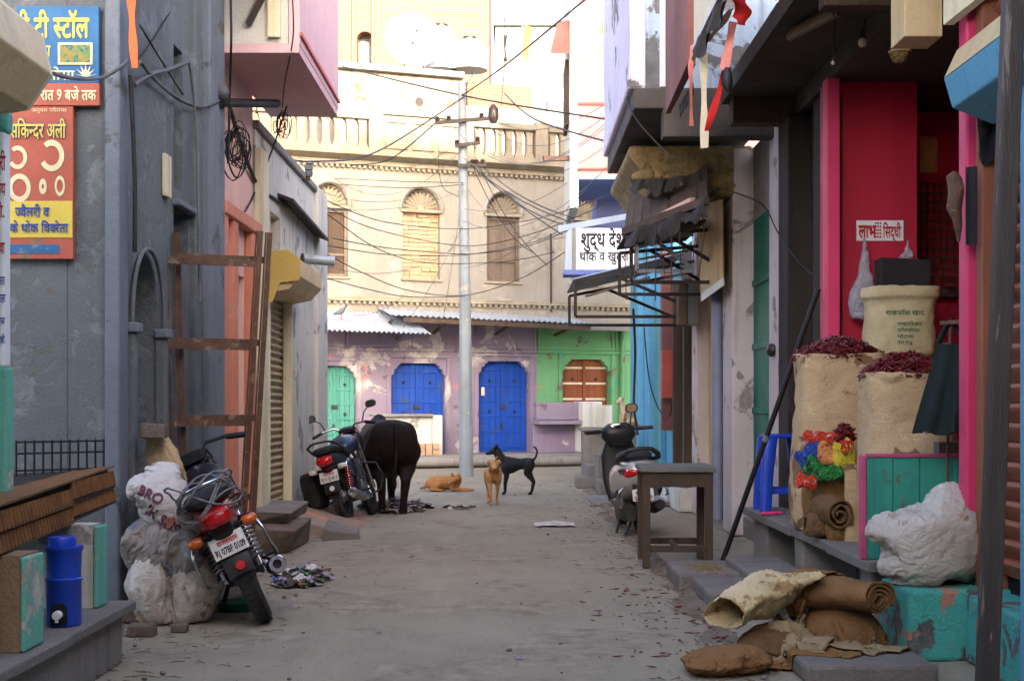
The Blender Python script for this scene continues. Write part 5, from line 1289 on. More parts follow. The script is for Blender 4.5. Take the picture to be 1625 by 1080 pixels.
def bracket_awning(name, label, pl, pr, y0, y1, drop, mt, matn='tin'):
    """lean-to sheet on triangular iron brackets"""
    t = thing(name, label, 'awning', (pl.x, pl.y, pl.z))
    mb = MB(); n = 12; a, b = Vector((pl.x, y0, pl.z)), Vector((pl.x, y1, pl.z)); c, d = Vector((pr.x, y1, pr.z)), Vector((pr.x, y0, pr.z))
    mb.sheet(n * 6, 3, lambda u, v: a.lerp(b, u).lerp(d.lerp(c, u), v) + Vector((0, 0, .015 * math.sin(u * n * 2 * PI))), .004); mb.build('sheet', M[matn], t, smooth=60)
    for y in (y0 + .06, y1 - .06):
        l, r = Vector((pl.x + .03, y, pl.z - .05)), Vector((2.3, y, pr.z - .05)); lo = Vector((pl.x + .03, y, pl.z - drop)); ro = Vector((2.3, y, pl.z - drop))
        for q, w in (((l, r), 'rafter'), ((lo, ro), 'tie_bar'), ((l, lo), 'drop_bar'), ((l.lerp(r, .3), ro), 'diagonal')): MB().bar(q[0], q[1], .035, .035).build(w, M[mt], t)
    return t
bracket_awning('bracket_awning', 'blue edged tin awning on an iron frame below the box sign', P(900, 463, 17.6), P(1060, 425, 17.6), 15.9, 17.7, .42, 'dark_iron')
bracket_awning('bracket_awning', 'dark corrugated awning on pale iron brackets before the ochre signboard', P(985, 385, 14.6), P(1100, 370, 14.6), 13.6, 15.2, .5, 'dark_iron', 'dark_iron')
bk2 = thing('iron_bracket', 'pale triangular iron bracket frame fixed beside the ochre signboard', 'bracket', P(1010, 430, 13.4))
for a, b in (((1010, 378), (1100, 372)), ((1010, 378), (1011, 430)), ((1011, 430), (1098, 430)), ((1042, 383), (1098, 425))): MB().bar(P(*a, 13.4), P(*b, 13.4), .035, .035).build('iron_bar', M['pole'], bk2)
os_ = thing('hanging_signboard', 'faded yellow and pink signboard on the flaking white pillar', 'sign', P(1130, 480, 13.3))
mb = MB(); mb.hexa([P(1112, 478, 14.1), P(1148, 452, 13.0), P(1150, 452, 13.05), P(1114, 478, 14.15), P(1106, 328, 14.1), P(1146, 316, 13.0), P(1148, 316, 13.05), P(1108, 328, 14.15)]); mb.build('board', wmat('faded_yellow_sign', lin(206, 180, 116), lin(196, 150, 130), scale=2.2, streak=.4, bump=.05, rough=.6), os_)
mb = MB(); mb.hexa([P(1113, 478, 14.05), P(1149, 452, 12.95), P(1150, 452, 12.96), P(1114, 478, 14.06), P(1113, 465, 14.05), P(1148, 440, 12.95), P(1149, 440, 12.96), P(1114, 465, 14.06)]); mb.build('lower_strip', M['white'], os_)
mbx = thing('meter_box', 'rusty grey meter boxes on the wall under the iron bracket', 'box', P(1095, 510, 15.8))
for px0, px1, mtn in ((1075, 1089, 'old_wood'), (1090, 1108, 'pole')): a, b = P(px0, 516, 15.7), P(px1, 448, 15.7); MB().box(a.x, b.x, 15.6, 15.8, a.z, b.z).build('box', M[mtn], mbx, bevel=.01)
# torn tarpaulin, cords and loose laths under the awnings
M['tarp'] = wmat('sooty_tarpaulin', lin(46, 44, 42), lin(70, 62, 54), scale=5, rough=.8, bump=.3)
def ragged(label, p0, p1, drop, seed, mat='tarp', n=40):
    p0, p1 = Vector(p0), Vector(p1); mb = MB(); o = seed * 11.3
    def fn(u, v):
        e = drop * (.55 + .45 * noise.noise(Vector((u * 9, o, 0))) + .25 * noise.noise(Vector((u * 31, o, 3))))
        return p0.lerp(p1, u) + Vector((.02 * math.sin(u * 17 + v * 3), .03 * math.sin(u * 23 + seed), -max(.03, e) * v - .03 * math.sin(u * PI)))
    mb.sheet(n, 8, fn, .004); return one('torn_tarpaulin', mb, M[mat], label, 'tarpaulin', smooth=60)
ragged('torn sooty tarpaulin hanging from the edge of the timber awning', P(990, 366, 13.55), P(1120, 318, 12.3), .28, 1)
ragged('ragged dark sacking hanging from the crumbling cornice', P(1000, 284, 13.18), P(1116, 272, 12.9), .2, 2)
ragged('ragged cloth edge hanging under the cream signboard', (1.2, 9.25, 3.6), (1.2, 7.5, 3.58), .16, 3, 'soot')
rr = random.Random(31)
for k in range(9):
    px = 995 + k * 14 + rr.random() * 8; d_ = 13.3 - k * .1; y0 = 372 - k * 5
    MB().tube([P(px, y0, d_), P(px + rr.random() * 8 - 4, y0 + 40, d_), P(px + rr.random() * 10 - 5, y0 + 70 + rr.random() * 50, d_)], .005, 5).build('hanging_cord', M['dark_iron'], te)
for k, (a, b) in enumerate((((1000, 398), (1108, 360)), ((1010, 412), (1090, 398)), ((930, 470), (1030, 440)))):
    one('loose_lath', MB().bar(P(*a, 13.9 + k), P(*b, 13.2 + k), .03, .02), M['old_wood'], ('grey lath lying across the dark corrugated awning', 'short lath jammed under the dark corrugated awning', 'long lath resting on the blue edged tin awning')[k], 'lath')
# houses behind the viewer; the tall one is added to shade lane and facade
for nm, lbl, x0, x1, y0, y1, z, mtn in (('unseen_house', 'plain lane house continuing the right hand row', 2.4, 7, -14, 2.45, 3.9, 'cement'), ('unseen_house', 'plain lane house continuing the left hand row', -7, -2.5, -14, 3.1, 3.6, 'grey_wall'), ('unseen_house', 'tall plain house across the other end of the lane', -4, 15.5, -24, -15, 20.9, 'salmon_pale')):
    t = thing(nm, lbl, 'building', ((x0 + x1) / 2, (y0 + y1) / 2, 0)); MB().box(x0, x1, y0, y1, 0, z).build('wall', M[mtn], t); MB().box(x0 - .2, x1 + .2, y0 - .2, y1 + .02, z, z + .2).build('roof_slab', M['cement'], t)
# ------------------------------------------------------------------ vehicle materials
M['tyre'] = wmat('dusty_tyre', lin(42, 40, 39), lin(66, 60, 54), scale=6, rough=.9, bump=.2, grain=90)
M['chrome'] = wmat('worn_chrome', lin(200, 202, 206), lin(150, 148, 146), scale=8, metal=1.0, rough=.22, bump=.03, fine=.1)
M['alloy'] = wmat('dull_alloy', lin(140, 140, 142), lin(96, 92, 90), scale=8, metal=.8, rough=.45, bump=.1)
M['engine'] = wmat('dark_engine', lin(52, 52, 54), lin(80, 72, 64), scale=8, metal=.4, rough=.55, bump=.2)
M['blackp'] = wmat('black_plastic', lin(28, 28, 31), lin(48, 46, 44), scale=6, rough=.45, bump=.06)
M['seat'] = wmat('black_seat', lin(34, 33, 34), lin(52, 50, 48), scale=5, rough=.7, bump=.1)
M['redpaint'] = wmat('dusty_red_paint', lin(150, 28, 34), lin(112, 22, 28), scale=4, rough=.3, bump=.02, coat=.4, fine=.1)
M['bluepaint'] = wmat('dark_blue_paint', lin(34, 44, 74), lin(26, 32, 52), scale=4, rough=.28, bump=.02, coat=.5, fine=.1)
M['silver'] = wmat('silver_paint', lin(188, 184, 180), lin(156, 152, 148), scale=3, rough=.3, metal=.3, bump=.02, coat=.4, fine=.1)
M['redlens'] = wmat('red_lens', lin(196, 24, 26), lin(170, 18, 22), scale=20, rough=.15, bump=.05, spec=.6)
M['amber'] = wmat('amber_lens', lin(206, 100, 28), lin(180, 80, 20), scale=20, rough=.15, bump=.05, spec=.6)
M['plate'] = wmat('number_plate', lin(222, 220, 214), lin(196, 192, 186), scale=12, rough=.5, bump=.03)
M['mirror'] = wmat('mirror_glass', lin(150, 150, 150), metal=1, rough=.08, bump=0)
M['rope'] = wmat('grey_rope', lin(128, 124, 122), lin(96, 92, 90), scale=30, rough=.8)
M['spring'] = wmat('grey_spring', lin(150, 146, 142), lin(104, 98, 92), scale=10, metal=.4, rough=.5)

def wheel(root, name, c, r, w, mb_ax=(0, 1, 0), spokes=5):
    t = MB(); c = Vector(c)
    t.torus(c, mb_ax, r - w * .5, w * .5, 40, 12, sq=1.0)
    k = 44
    for i in range(k):                                   # tread blocks
        an = 2 * PI * i / k
        for s in (-1, 1):
            d = Vector((math.cos(an + s * .03), 0, math.sin(an + s * .03)))
            q = c + d * (r - .004) + Vector((0, s * w * .2, 0))
            t.obox(q, (.012, w * .3, .03), (0, -an, s * .35))
    tw = t.build(name, M['tyre'], root, world=False, smooth=40)
    a = MB(); a.torus(c, mb_ax, r - w * .98, .022, 36, 8, sq=1.6)
    for i in range(spokes):
        an = 2 * PI * i / spokes
        d = Vector((math.cos(an), 0, math.sin(an))); a.bar(c + d * .04, c + d * (r - w * .95), .05, .02, Vector((0, 1, 0)))
    a.build('rim', M['blackp'], tw, world=False, smooth=40)
    h = MB(); h.lathe([(0, -.06), (.05, -.06), (.055, -.03), (.07, -.02), (.07, .02), (.055, .03), (.05, .06), (0, .06)], 18, c, (0, 1, 0)); h.build('hub', M['alloy'], tw, world=False, smooth=40)
    return tw
def spring(root, a, b, r, mat, name='shock_absorber'):
    a = Vector(a); b = Vector(b); x, y = frame(b - a)
    s = MB(); s.tube([a, b], r * .45, 10); o = s.build(name, M['chrome'], root, world=False, smooth=60)
    n = 90; pts = [a.lerp(b, .12 + .7 * i / n) + (x * math.cos(i * .62) + y * math.sin(i * .62)) * r for i in range(n + 1)]
    MB().tube(pts, r * .22, 6).build('coil', M[mat], o, world=False, smooth=60)
    return o
def motorcycle(label, loc, yaw, lean, main, tail, coil, plate, opts):
    t = thing('motorcycle', label, 'motorcycle', loc, rot=(-R(lean), 0, R(90 + yaw)))
    B = lambda mb, n, m, p=None, **k: mb.build(n, M[m], p or t, world=False, **k)
    r = .295
    wheel(t, 'rear_wheel', (0, 0, r), r, .1); fw = (1.26, 0, r)
    wheel(t, 'front_wheel', fw, r, .085)
    # rear fender carrying the plate
    mb = MB(); mb.sheet(6, 14, lambda u, v: (lambda an, q: Vector((0 + (r + .045) * math.cos(an), (u - .5) * q, r + (r + .045) * math.sin(an))))(R(172 - 110 * v), .15 + .02 * math.sin(PI * v)) + Vector((0, 0, .012 * math.cos((u - .5) * PI))), .006)
    fe = B(mb, 'rear_fender', 'blackp', smooth=60)
    B(MB().hexa([(-.30, -.065, .30), (-.30, .065, .30), (-.285, .065, .30), (-.285, -.065, .30), (-.272, -.075, .44), (-.272, .075, .44), (-.257, .075, .44), (-.257, -.075, .44)]), 'mud_flap', 'blackp', fe, bevel=.01)
    MB().lathe([(0, .006), (.026, .005), (.028, 0)], 16, (-.348, -.01, .40), (-1, 0, .15)).build('reflector', M[opts.get('refl', 'redlens')], fe, world=False, smooth=60)
    # plate
    pl = MB(); a, b = V(-.322, 0, .47), V(-.288, 0, .585)
    pl.hexa([a + V(-.004, -.1, 0), a + V(-.004, .1, 0), a + V(0, .1, 0), a + V(0, -.1, 0), b + V(-.004, -.1, 0), b + V(-.004, .1, 0), b + V(0, .1, 0), b + V(0, -.1, 0)])
    np_ = B(pl, 'number_plate', 'plate', bevel=.003)
    upv = (b - a).normalized()
    lettering('plate_letters', plate[1], a + upv * .018 + V(-.005, .088, 0), (0, -1, 0), upv, .176, M['ink_black'], np_, height=.04, bold=.05, lift=.003, world=False)
    lettering('plate_letters', plate[0], a + upv * .07 + V(-.005, .06, 0), (0, -1, 0), upv, .12, M['ink_red'], np_, height=.03, bold=.05, lift=.003, world=False)
    # tail: panels, lamp, indicators
    ta = MB(); ta.loft([(-.36, 0, .70, .05, .045, 3), (-.28, 0, .70, .095, .075, 3), (-.1, 0, .69, .115, .1, 3), (.15, 0, .66, .12, .11, 3), (.32, 0, .62, .1, .1, 3)], 18, 'x'); tl = B(ta, 'tail_panel', tail, smooth=50)
    lm = MB(); lm.loft([(-.40, 0, .69, .045, .025, 3), (-.375, 0, .69, .08, .045, 3), (-.33, 0, .695, .085, .055, 3), (-.28, 0, .7, .08, .05, 3)], 16, 'x'); B(lm, 'tail_lamp', 'redlens', tl, smooth=60)
    B(MB().box(-.30, -.27, -.045, .045, .59, .625), 'lamp_strip', 'redlens', tl, bevel=.006)
    B(MB().loft([(-.30, 0, .615, .06, .05, 3), (-.2, 0, .6, .08, .06, 3), (.0, 0, .6, .08, .05, 3)], 12, 'x'), 'lamp_bracket', 'blackp', tl, smooth=60)
    for s in (-1, 1):
        ind = B(MB().tube([(-.25, s * .06, .6), (-.26, s * .13, .605)], .012, 8), 'indicator', 'blackp', smooth=60)
        B(MB().loft([(s * .12, -.275, .605, .03, .026), (s * .15, -.285, .605, .036, .03), (s * .19, -.28, .605, .03, .026), (s * .205, -.275, .605, .012, .012)], 12, 'y'), 'lens', opts.get('ind', 'amber'), ind, smooth=60)
    # seat, tank, side covers
    se = MB(); se.loft([(-.34, 0, .79, .07, .02, 2.6), (-.28, 0, .80, .11, .04, 3), (-.05, 0, .80, .135, .05, 3.2), (.2, 0, .775, .14, .05, 3.2), (.34, 0, .76, .12, .05, 3), (.5, 0, .755, .09, .045, 2.6), (.56, 0, .76, .06, .03, 2.4)], 20, 'x'); B(se, 'seat', 'seat', smooth=50)
    tk = MB(); tk.loft([(.47, 0, .78, .07, .05, 2.4), (.54, 0, .80, .12, .085, 2.6), (.68, 0, .83, .155, .115, 2.5), (.82, 0, .84, .15, .11, 2.4), (.92, 0, .835, .1, .08, 2.3), (.97, 0, .83, .05, .04, 2)], 20, 'x'); tk_ = B(tk, 'fuel_tank', main, smooth=60)
    B(MB().lathe([(.035, 0), (.035, .012), (.02, .018), (0, .018)], 16, (.72, 0, .942)), 'fuel_cap', 'chrome', tk_, smooth=40)
    for s in (-1, 1):
        B(MB().loft([(.12, s * .1, .60, .03, .04, 3), (.2, s * .115, .59, .03, .09, 3), (.36, s * .11, .58, .03, .11, 3), (.46, s * .09, .56, .02, .07, 3)], 14, 'x'), 'side_cover', main, smooth=60)
    # grab rail
    gp = [(.08, .14, .75), (-.1, .16, .80), (-.3, .15, .86), (-.38, .09, .885), (-.4, 0, .89), (-.38, -.09, .885), (-.3, -.15, .86), (-.1, -.16, .80), (.08, -.14, .75)]
    B(MB().tube(gp, .012, 8), 'grab_rail', opts.get('rail', 'chrome'), smooth=60)
    # frame, swing arm, shocks, engine
    for s in (-1, 1):
        B(MB().bar((0, s * .085, r), (.48, s * .085, .36), .03, .04), 'swing_arm', 'blackp', bevel=.006)
        spring(t, (.0, s * .115, r + .02), (.1, s * .12, .64), .032, coil)
        B(MB().tube([(.95, 0, .80), (.92, s * .1, .5), (.8, s * .1, .22), (.45, s * .1, .22), (.42, s * .1, .6)], .017, 8), 'frame_tube', 'blackp', smooth=60)
    en = MB(); en.loft([(.42, 0, .34, .08, .09, 4), (.5, 0, .34, .12, .13, 4), (.72, 0, .33, .12, .13, 4), (.8, 0, .32, .08, .09, 4)], 16, 'x'); eb = B(en, 'engine', 'engine', smooth=45)
    for i in range(8):
        z = .46 + i * .026; B(MB().obox((.74 + i * .008, 0, z), (.17, .2, .009), (0, R(-12), 0)), 'cooling_fin', 'alloy', eb)
    B(MB().obox((.77, 0, .56), (.11, .13, .22), (0, R(-12), 0)), 'cylinder', 'engine', eb, bevel=.01)
    B(MB().lathe([(0, .14), (.06, .14), (.085, .12), (.09, .08)], 18, (.62, 0, .34), (0, -1, 0)), 'clutch_cover', 'alloy', eb, smooth=40)
    # exhaust on the right
    ex = B(MB().tube([(.84, -.05, .5), (.93, -.09, .38), (.86, -.13, .22), (.5, -.15, .2), (.3, -.16, .23)], .02, 10), 'exhaust_pipe', 'chrome', smooth=60)
    B(MB().tube([(.32, -.165, .225), (.26, -.17, .235), (-.22, -.19, .30), (-.27, -.192, .307)], [.03, .048, .052, .046], 18), 'muffler', opts.get('muff', 'blackp'), ex, smooth=45)
    B(MB().lathe([(.028, 0), (.05, .0), (.052, .02), (.046, .03), (.026, .03), (.022, -.06)], 18, (-.262, -.192, .306), (-1, 0, .13)), 'muffler_end', 'chrome', ex, smooth=40)
    # forks, fender, headlamp, bars
    for s in (-1, 1):
        B(MB().tube([(1.26, s * .09, r), (1.19, s * .09, .5), (1.02, s * .09, .95)], [.026, .026, .019], 10), 'fork_leg', 'chrome', smooth=60)
    mb = MB(); mb.sheet(4, 12, lambda u, v: (lambda an: Vector((1.26 + (r + .03) * math.cos(an), (u - .5) * .12, r + (r + .03) * math.sin(an) + .015 * math.cos((u - .5) * PI))))(R(20 + 140 * v)), .005); B(mb, 'front_fender', main, smooth=60)
    hl = MB(); hl.loft([(1.02, 0, .88, .06, .06, 2.5), (1.08, 0, .88, .13, .12, 2.5), (1.2, 0, .87, .12, .12, 2.3), (1.26, 0, .86, .07, .08, 2)], 18, 'x'); B(hl, 'headlamp_cowl', opts.get('cowl', 'blackp'), smooth=50)
    B(MB().loft([(.98, 0, .99, .08, .02, 3), (1.03, 0, 1.0, .1, .04, 3), (1.1, 0, 1.0, .09, .035, 3)], 14, 'x'), 'instrument_pod', 'blackp', smooth=50)
    hb = B(MB().tube([(.90, .36, 1.0), (.95, .26, 1.04), (1.0, .12, 1.05), (1.02, .05, .99), (1.02, -.05, .99), (1.0, -.12, 1.05), (.95, -.26, 1.04), (.90, -.36, 1.0)], .012, 8), 'handlebar', 'chrome', smooth=60)
    for s in (-1, 1):
        B(MB().tube([(.895, s * .37, .998), (.935, s * .255, 1.035)], .019, 10), 'grip', 'blackp', hb, smooth=60)
        B(MB().tube([(.95, s * .24, 1.04), (1.0, s * .27, 1.03), (.985, s * .38, 1.0)], .007, 6), 'lever', 'alloy', hb, smooth=60)
        if s in opts.get('mirrors', ()):
            mr = B(MB().tube([(.96, s * .22, 1.05), (.99, s * .26, 1.15), (.98, s * .33, 1.2)], .007, 6), 'mirror', 'blackp', hb, smooth=60)
            MB().loft([(.965, s * .36, 1.22, .055, .036, 2.6), (.975, s * .36, 1.22, .065, .042, 2.6), (1.01, s * .36, 1.22, .04, .025, 2.4)], 16, 'x').build('mirror_shell', M['blackp'], hb, world=False, smooth=50)
            MB().loft([(.9625, s * .36, 1.22, .05, .032, 2.6), (.964, s * .36, 1.22, .05, .032, 2.6)], 16, 'x').build('mirror_glass', M['mirror'], hb, world=False)
    B(MB().tube([(1.0, -.1, 1.02), (1.12, -.12, .95), (1.05, -.06, .8), (.95, -.02, .75)], .007, 6), 'brake_cable', 'cable', smooth=60)
    # side stand, pegs, guards
    B(MB().tube([(.55, .12, .22), (.52, .26, .05 + .26 * math.tan(R(lean)) * -0.0)], .014, 8), 'side_stand', 'blackp', smooth=60)
    for s in (-1, 1): B(MB().tube([(.42, s * .1, .3), (.42, s * .24, .3)], .014, 8), 'foot_peg', 'blackp', smooth=60)
    if opts.get('loops'):
        for s in (-1, 1): B(MB().tube([(.02, s * .1, .62), (-.18, s * .18, .62), (-.25, s * .21, .52), (-.2, s * .22, .36), (.02, s * .19, .3), (.15, s * .12, .34)], .011, 8), 'guard_loop', 'chrome', smooth=60)
    if opts.get('guard'):
        for s in (-1, 1): B(MB().tube([(.9, s * .05, .62), (.92, s * .26, .56), (.93, s * .3, .4), (.9, s * .24, .26), (.82, s * .08, .22)], .013, 8), 'leg_guard', 'blackp', smooth=60)
    if opts.get('box'):
        B(MB().loft([(.1, .26, .42, .07, .17, 4), (.12, .26, .42, .1, .2, 4), (-.16, .26, .42, .1, .2, 4), (-.2, .26, .42, .07, .17, 4)][::-1], 18, 'x').wobble(.01, 6), 'saddle_bag', 'seat', smooth=50)
    return t
c = G(415, 985)
mc = motorcycle('red tailed motorcycle with amber indicators leaning on its stand by the white sacks', (c.x + .03, c.y, 0), 13, 25, 'blackp', 'redpaint', 'spring', ('राजस~थान', 'RJ 07BF 0109'), {'loops': 1, 'mirrors': ()})
# rope wound round the grab rail belongs to nobody but the bike carries it
rp = thing('rope_coil', 'grey rope wound over the tail of the red motorcycle', 'rope', mc.matrix_basis @ Vector((-.2, 0, .85)))
MM = ROOTM[mc.name]; rr = random.Random(2)
for k in range(6):
    pts = []
    ph_ = rr.random() * 6
    for i in range(33):
        an = 2 * PI * i / 32; q = Vector((-.22 + (.2 + .03 * math.sin(3 * an + ph_)) * math.cos(an), (.17 + .02 * rr.random()) * math.sin(an), .80 + .05 * math.sin(an * 2 + ph_) + .1 * math.cos(an + ph_ * .3) * (-1 if k % 2 else .6)))
        pts.append(MM @ q)
    MB().tube(pts, .006, 6).build('rope_turn', M['rope'], rp, smooth=60)
c = G(553, 830)
motorcycle('dark blue motorcycle with mirrors and a saddle bag parked by the black cow', (c.x, c.y, 0), -6, 15, 'bluepaint', 'blackp', 'redpaint', ('भारत', 'RJ 01 SJ 4512'), {'mirrors': (-1, 1), 'guard': 1, 'box': 1, 'rail': 'blackp', 'ind': 'plate', 'refl': 'plate', 'muff': 'alloy'})

def scooter(label, loc, yaw, lean):
    t = thing('scooter', label, 'scooter', loc, rot=(-R(lean), 0, R(90 + yaw)))
    B = lambda mb, n, m, p=None, **k: mb.build(n, M[m], p or t, world=False, **k)
    r = .225
    wheel(t, 'rear_wheel', (0, 0, r), r, .1, spokes=6); wheel(t, 'front_wheel', (1.24, 0, r), r, .09, spokes=6)
    bd = MB(); bd.loft([(-.34, 0, .63, .06, .05, 2.6), (-.30, 0, .62, .13, .1, 2.8), (-.2, 0, .59, .21, .15, 2.8), (0, 0, .54, .25, .2, 2.8), (.2, 0, .52, .24, .2, 2.8), (.4, 0, .50, .19, .18, 2.8), (.5, 0, .46, .14, .14, 2.8)], 22, 'x'); b = B(bd, 'body_shell', 'silver', smooth=55)
    for s in (-1, 1):
        B(MB().loft([(-.30, s * .12, .62, .04, .035, 2.6), (-.345, s * .08, .63, .05, .03, 2.6), (-.365, s * .05, .635, .02, .02, 2.4)], 12, 'x'), 'tail_lens', 'redlens', b, smooth=60)
        B(MB().loft([(-.2, s * .185, .64, .018, .03, 2.6), (-.28, s * .15, .64, .02, .035, 2.6), (-.31, s * .13, .64, .01, .02, 2.4)], 10, 'x'), 'indicator', 'mirror', b, smooth=60)
        B(MB().loft([(-.1, s * .2, .44, .02, .03, 2.6), (.1, s * .22, .42, .02, .06, 2.6), (.36, s * .19, .42, .02, .05, 2.6)], 10, 'x'), 'side_trim', 'blackp', b, smooth=60)
    B(MB().box(-.375, -.345, -.05, .05, .615, .645), 'centre_lens', 'redlens', b, bevel=.008)
    se = MB(); se.loft([(-.24, 0, .755, .1, .02, 2.8), (-.18, 0, .77, .135, .045, 3), (.05, 0, .775, .15, .055, 3), (.3, 0, .76, .14, .05, 3), (.46, 0, .74, .1, .03, 2.6)], 20, 'x'); B(se, 'seat', 'seat', smooth=50)
    gr_ = [(.05, .17, .72), (-.15, .2, .75), (-.3, .17, .79), (-.36, .1, .84), (-.37, 0, .85), (-.36, -.1, .84), (-.3, -.17, .79), (-.15, -.2, .75), (.05, -.17, .72)]
    B(MB().tube(gr_, [.02, .026, .026, .022, .02, .022, .026, .026, .02], 10), 'grab_rail', 'engine', smooth=60)
    B(MB().sheet(5, 10, lambda u, v: (lambda an: Vector(((r + .04) * math.cos(an), (u - .5) * .15, r + (r + .04) * math.sin(an))))(R(165 - 100 * v)), .006), 'rear_fender', 'blackp', smooth=60)
    a, q = V(-.30, 0, .36), V(-.27, 0, .47)
    B(MB().hexa([(-.3, -.07, .3), (-.3, .07, .3), (-.26, .07, .3), (-.26, -.07, .3), (-.29, -.09, .53), (-.29, .09, .53), (-.2, .09, .53), (-.2, -.09, .53)]), 'plate_bracket', 'blackp', bevel=.01)
    pl = MB(); pl.hexa([a + V(-.012, -.1, 0), a + V(-.012, .1, 0), a + V(-.008, .1, 0), a + V(-.008, -.1, 0), q + V(-.03, -.1, 0), q + V(-.03, .1, 0), q + V(-.026, .1, 0), q + V(-.026, -.1, 0)]); n_ = B(pl, 'number_plate', 'plate', bevel=.003)
    up_ = (q + V(-.03, 0, 0) - a - V(-.012, 0, 0)).normalized()
    lettering('plate_letters', 'RJ 01', a + up_ * .062 + V(-.012, .07, 0), (0, -1, 0), up_, .13, M['ink_black'], n_, height=.036, bold=.05, lift=.004, world=False)
    lettering('plate_letters', 'SB 4610', a + up_ * .012 + V(-.012, .085, 0), (0, -1, 0), up_, .17, M['ink_black'], n_, height=.036, bold=.05, lift=.004, world=False)
    B(MB().box(-.31, -.29, -.04, .04, .50, .525), 'plate_lamp', 'redlens', bevel=.005)
    # floorboard, apron, handlebar head, front fender
    B(MB().hexa([(.42, -.15, .27), (.95, -.15, .27), (.95, .15, .27), (.42, .15, .27), (.42, -.16, .31), (.95, -.16, .31), (.95, .16, .31), (.42, .16, .31)]), 'floor_board', 'blackp', bevel=.015)
    B(MB().loft([(.28, .94, 0, .05, .16, 3), (.5, .97, 0, .05, .2, 3), (.75, 1.02, 0, .06, .19, 3), (.9, 1.0, 0, .06, .13, 3)], 18, 'z'), 'leg_shield', 'blackp', smooth=55)
    B(MB().loft([(.84, .98, 0, .08, .1, 3), (.94, .97, 0, .11, .18, 3), (1.02, .97, 0, .1, .17, 2.8), (1.07, .98, 0, .04, .1, 2.4)], 18, 'z'), 'headset', 'blackp', smooth=55)
    B(MB().loft([(.87, .0, 1.03, .07, .02, 3), (.88, 0, 1.035, .09, .035, 3), (.9, 0, 1.04, .08, .03, 3)], 14, 'x'), 'instrument', 'mirror', smooth=55)
    hb = B(MB().tube([(.93, .2, 1.0), (.92, -.2, 1.0)], .014, 8), 'handlebar', 'blackp', smooth=60)
    for s in (-1, 1):
        B(MB().tube([(.93, s * .2, 1.0), (.88, s * .35, 1.0)], .02, 10), 'grip', 'blackp', hb, smooth=60); B(MB().tube([(.97, s * .2, .99), (.95, s * .34, .985)], .007, 6), 'lever', 'alloy', hb)
    B(MB().tube([(.97, -.13, 1.04), (.98, -.15, 1.14), (.98, -.16, 1.17)], .008, 6), 'mirror_stalk', 'blackp', hb); B(MB().loft([(.96, -.16, 1.21, .06, .045, 2.3), (.97, -.16, 1.21, .068, .05, 2.3), (.995, -.16, 1.21, .05, .035, 2.2)], 18, 'x'), 'mirror_shell', 'blackp', hb, smooth=60)
    MB().loft([(.956, -.16, 1.21, .055, .04, 2.3), (.958, -.16, 1.21, .055, .04, 2.3)], 18, 'x').build('mirror_glass', M['tan_cement'], hb, world=False)
    B(MB().sheet(5, 10, lambda u, v: (lambda an: Vector((1.24 + (r + .03) * math.cos(an), (u - .5) * .15, r + (r + .03) * math.sin(an) + .02 * math.cos((u - .5) * PI))))(R(10 + 150 * v)), .006), 'front_fender', 'silver', smooth=60)
    for s in (-1, 1): B(MB().tube([(1.24, s * .06, r), (1.12, s * .06, .55)], .02, 8), 'fork_leg', 'blackp', smooth=60)
    en = B(MB().loft([(-.12, .1, .24, .05, .08, 3), (.0, .12, .25, .07, .1, 3), (.3, .12, .27, .08, .11, 3), (.42, .1, .28, .05, .08, 3)], 16, 'x'), 'engine_case', 'engine', smooth=50)
    B(MB().tube([(.35, -.12, .22), (.1, -.16, .25), (-.2, -.17, .3)], [.03, .055, .05], 16), 'muffler', 'blackp', smooth=45)
    spring(t, (-.02, .16, .25), (.0, .17, .5), .03, 'spring')
    gp = [(-.25, .16, .5), (-.3, .22, .46), (-.28, .24, .4), (-.1, .25, .38)]
    for s in (-1, 1): B(MB().tube([(x, s * y, z) for x, y, z in gp], .009, 8), 'guard_loop', 'chrome', smooth=60)
    B(MB().tube([(.38, .1, .25), (.3, .2, .02)], .013, 8), 'side_stand', 'blackp', smooth=60); B(MB().tube([(.0, .06, .2), (-.05, .17, .03)], .015, 8), 'centre_stand', 'blackp', smooth=60)
    return t
scooter('silver scooter with a black seat parked behind the wooden table', (1.24, 13.25, 0), 4, 5)

# ------------------------------------------------------------------ animals
def furmat(name, a, b, sc=3.0, mix=.8, rough=.8):
    return wmat(name, a, b, scale=sc, mix=mix, grain=160, fine=.3, bump=.35, rough=rough, spec=.15)
M['cowhide'] = furmat('black_brown_hide', lin(34, 23, 20), lin(19, 14, 14), 1.6, .9, .68)
M['tanfur'] = furmat('tan_fur', lin(188, 140, 92), lin(150, 104, 66), 4)
M['brownfur'] = furmat('ginger_brown_fur', lin(176, 122, 72), lin(128, 84, 50), 4)
M['blackfur'] = furmat('black_fur', lin(24, 24, 27), lin(34, 32, 32), 3, .6, .5)
M['creamfur'] = furmat('brown_white_fur', lin(206, 184, 150), lin(140, 98, 62), 5, 1.0)
M['horn'] = wmat('horn', lin(78, 70, 62), rough=.5, bump=.1)
def chain(mb, pts, n=10):
    """tapered limb through (x,y,z,r) stations, rounded at the joints"""
    P_ = [Vector(q[:3]) for q in pts]; r_ = [q[3] for q in pts]
    pp, rr_ = [], []
    for i in range(len(P_) - 1):
        for k in range(4):
            f = k / 4; pp.append(P_[i].lerp(P_[i + 1], f)); rr_.append(r_[i] + (r_[i + 1] - r_[i]) * (f * f * (3 - 2 * f)))
    pp.append(P_[-1]); rr_.append(r_[-1])
    mb.tube(pp, rr_, n)
    for q, r in zip(P_, r_): mb.ball(q, r * 1.0, n, 6)
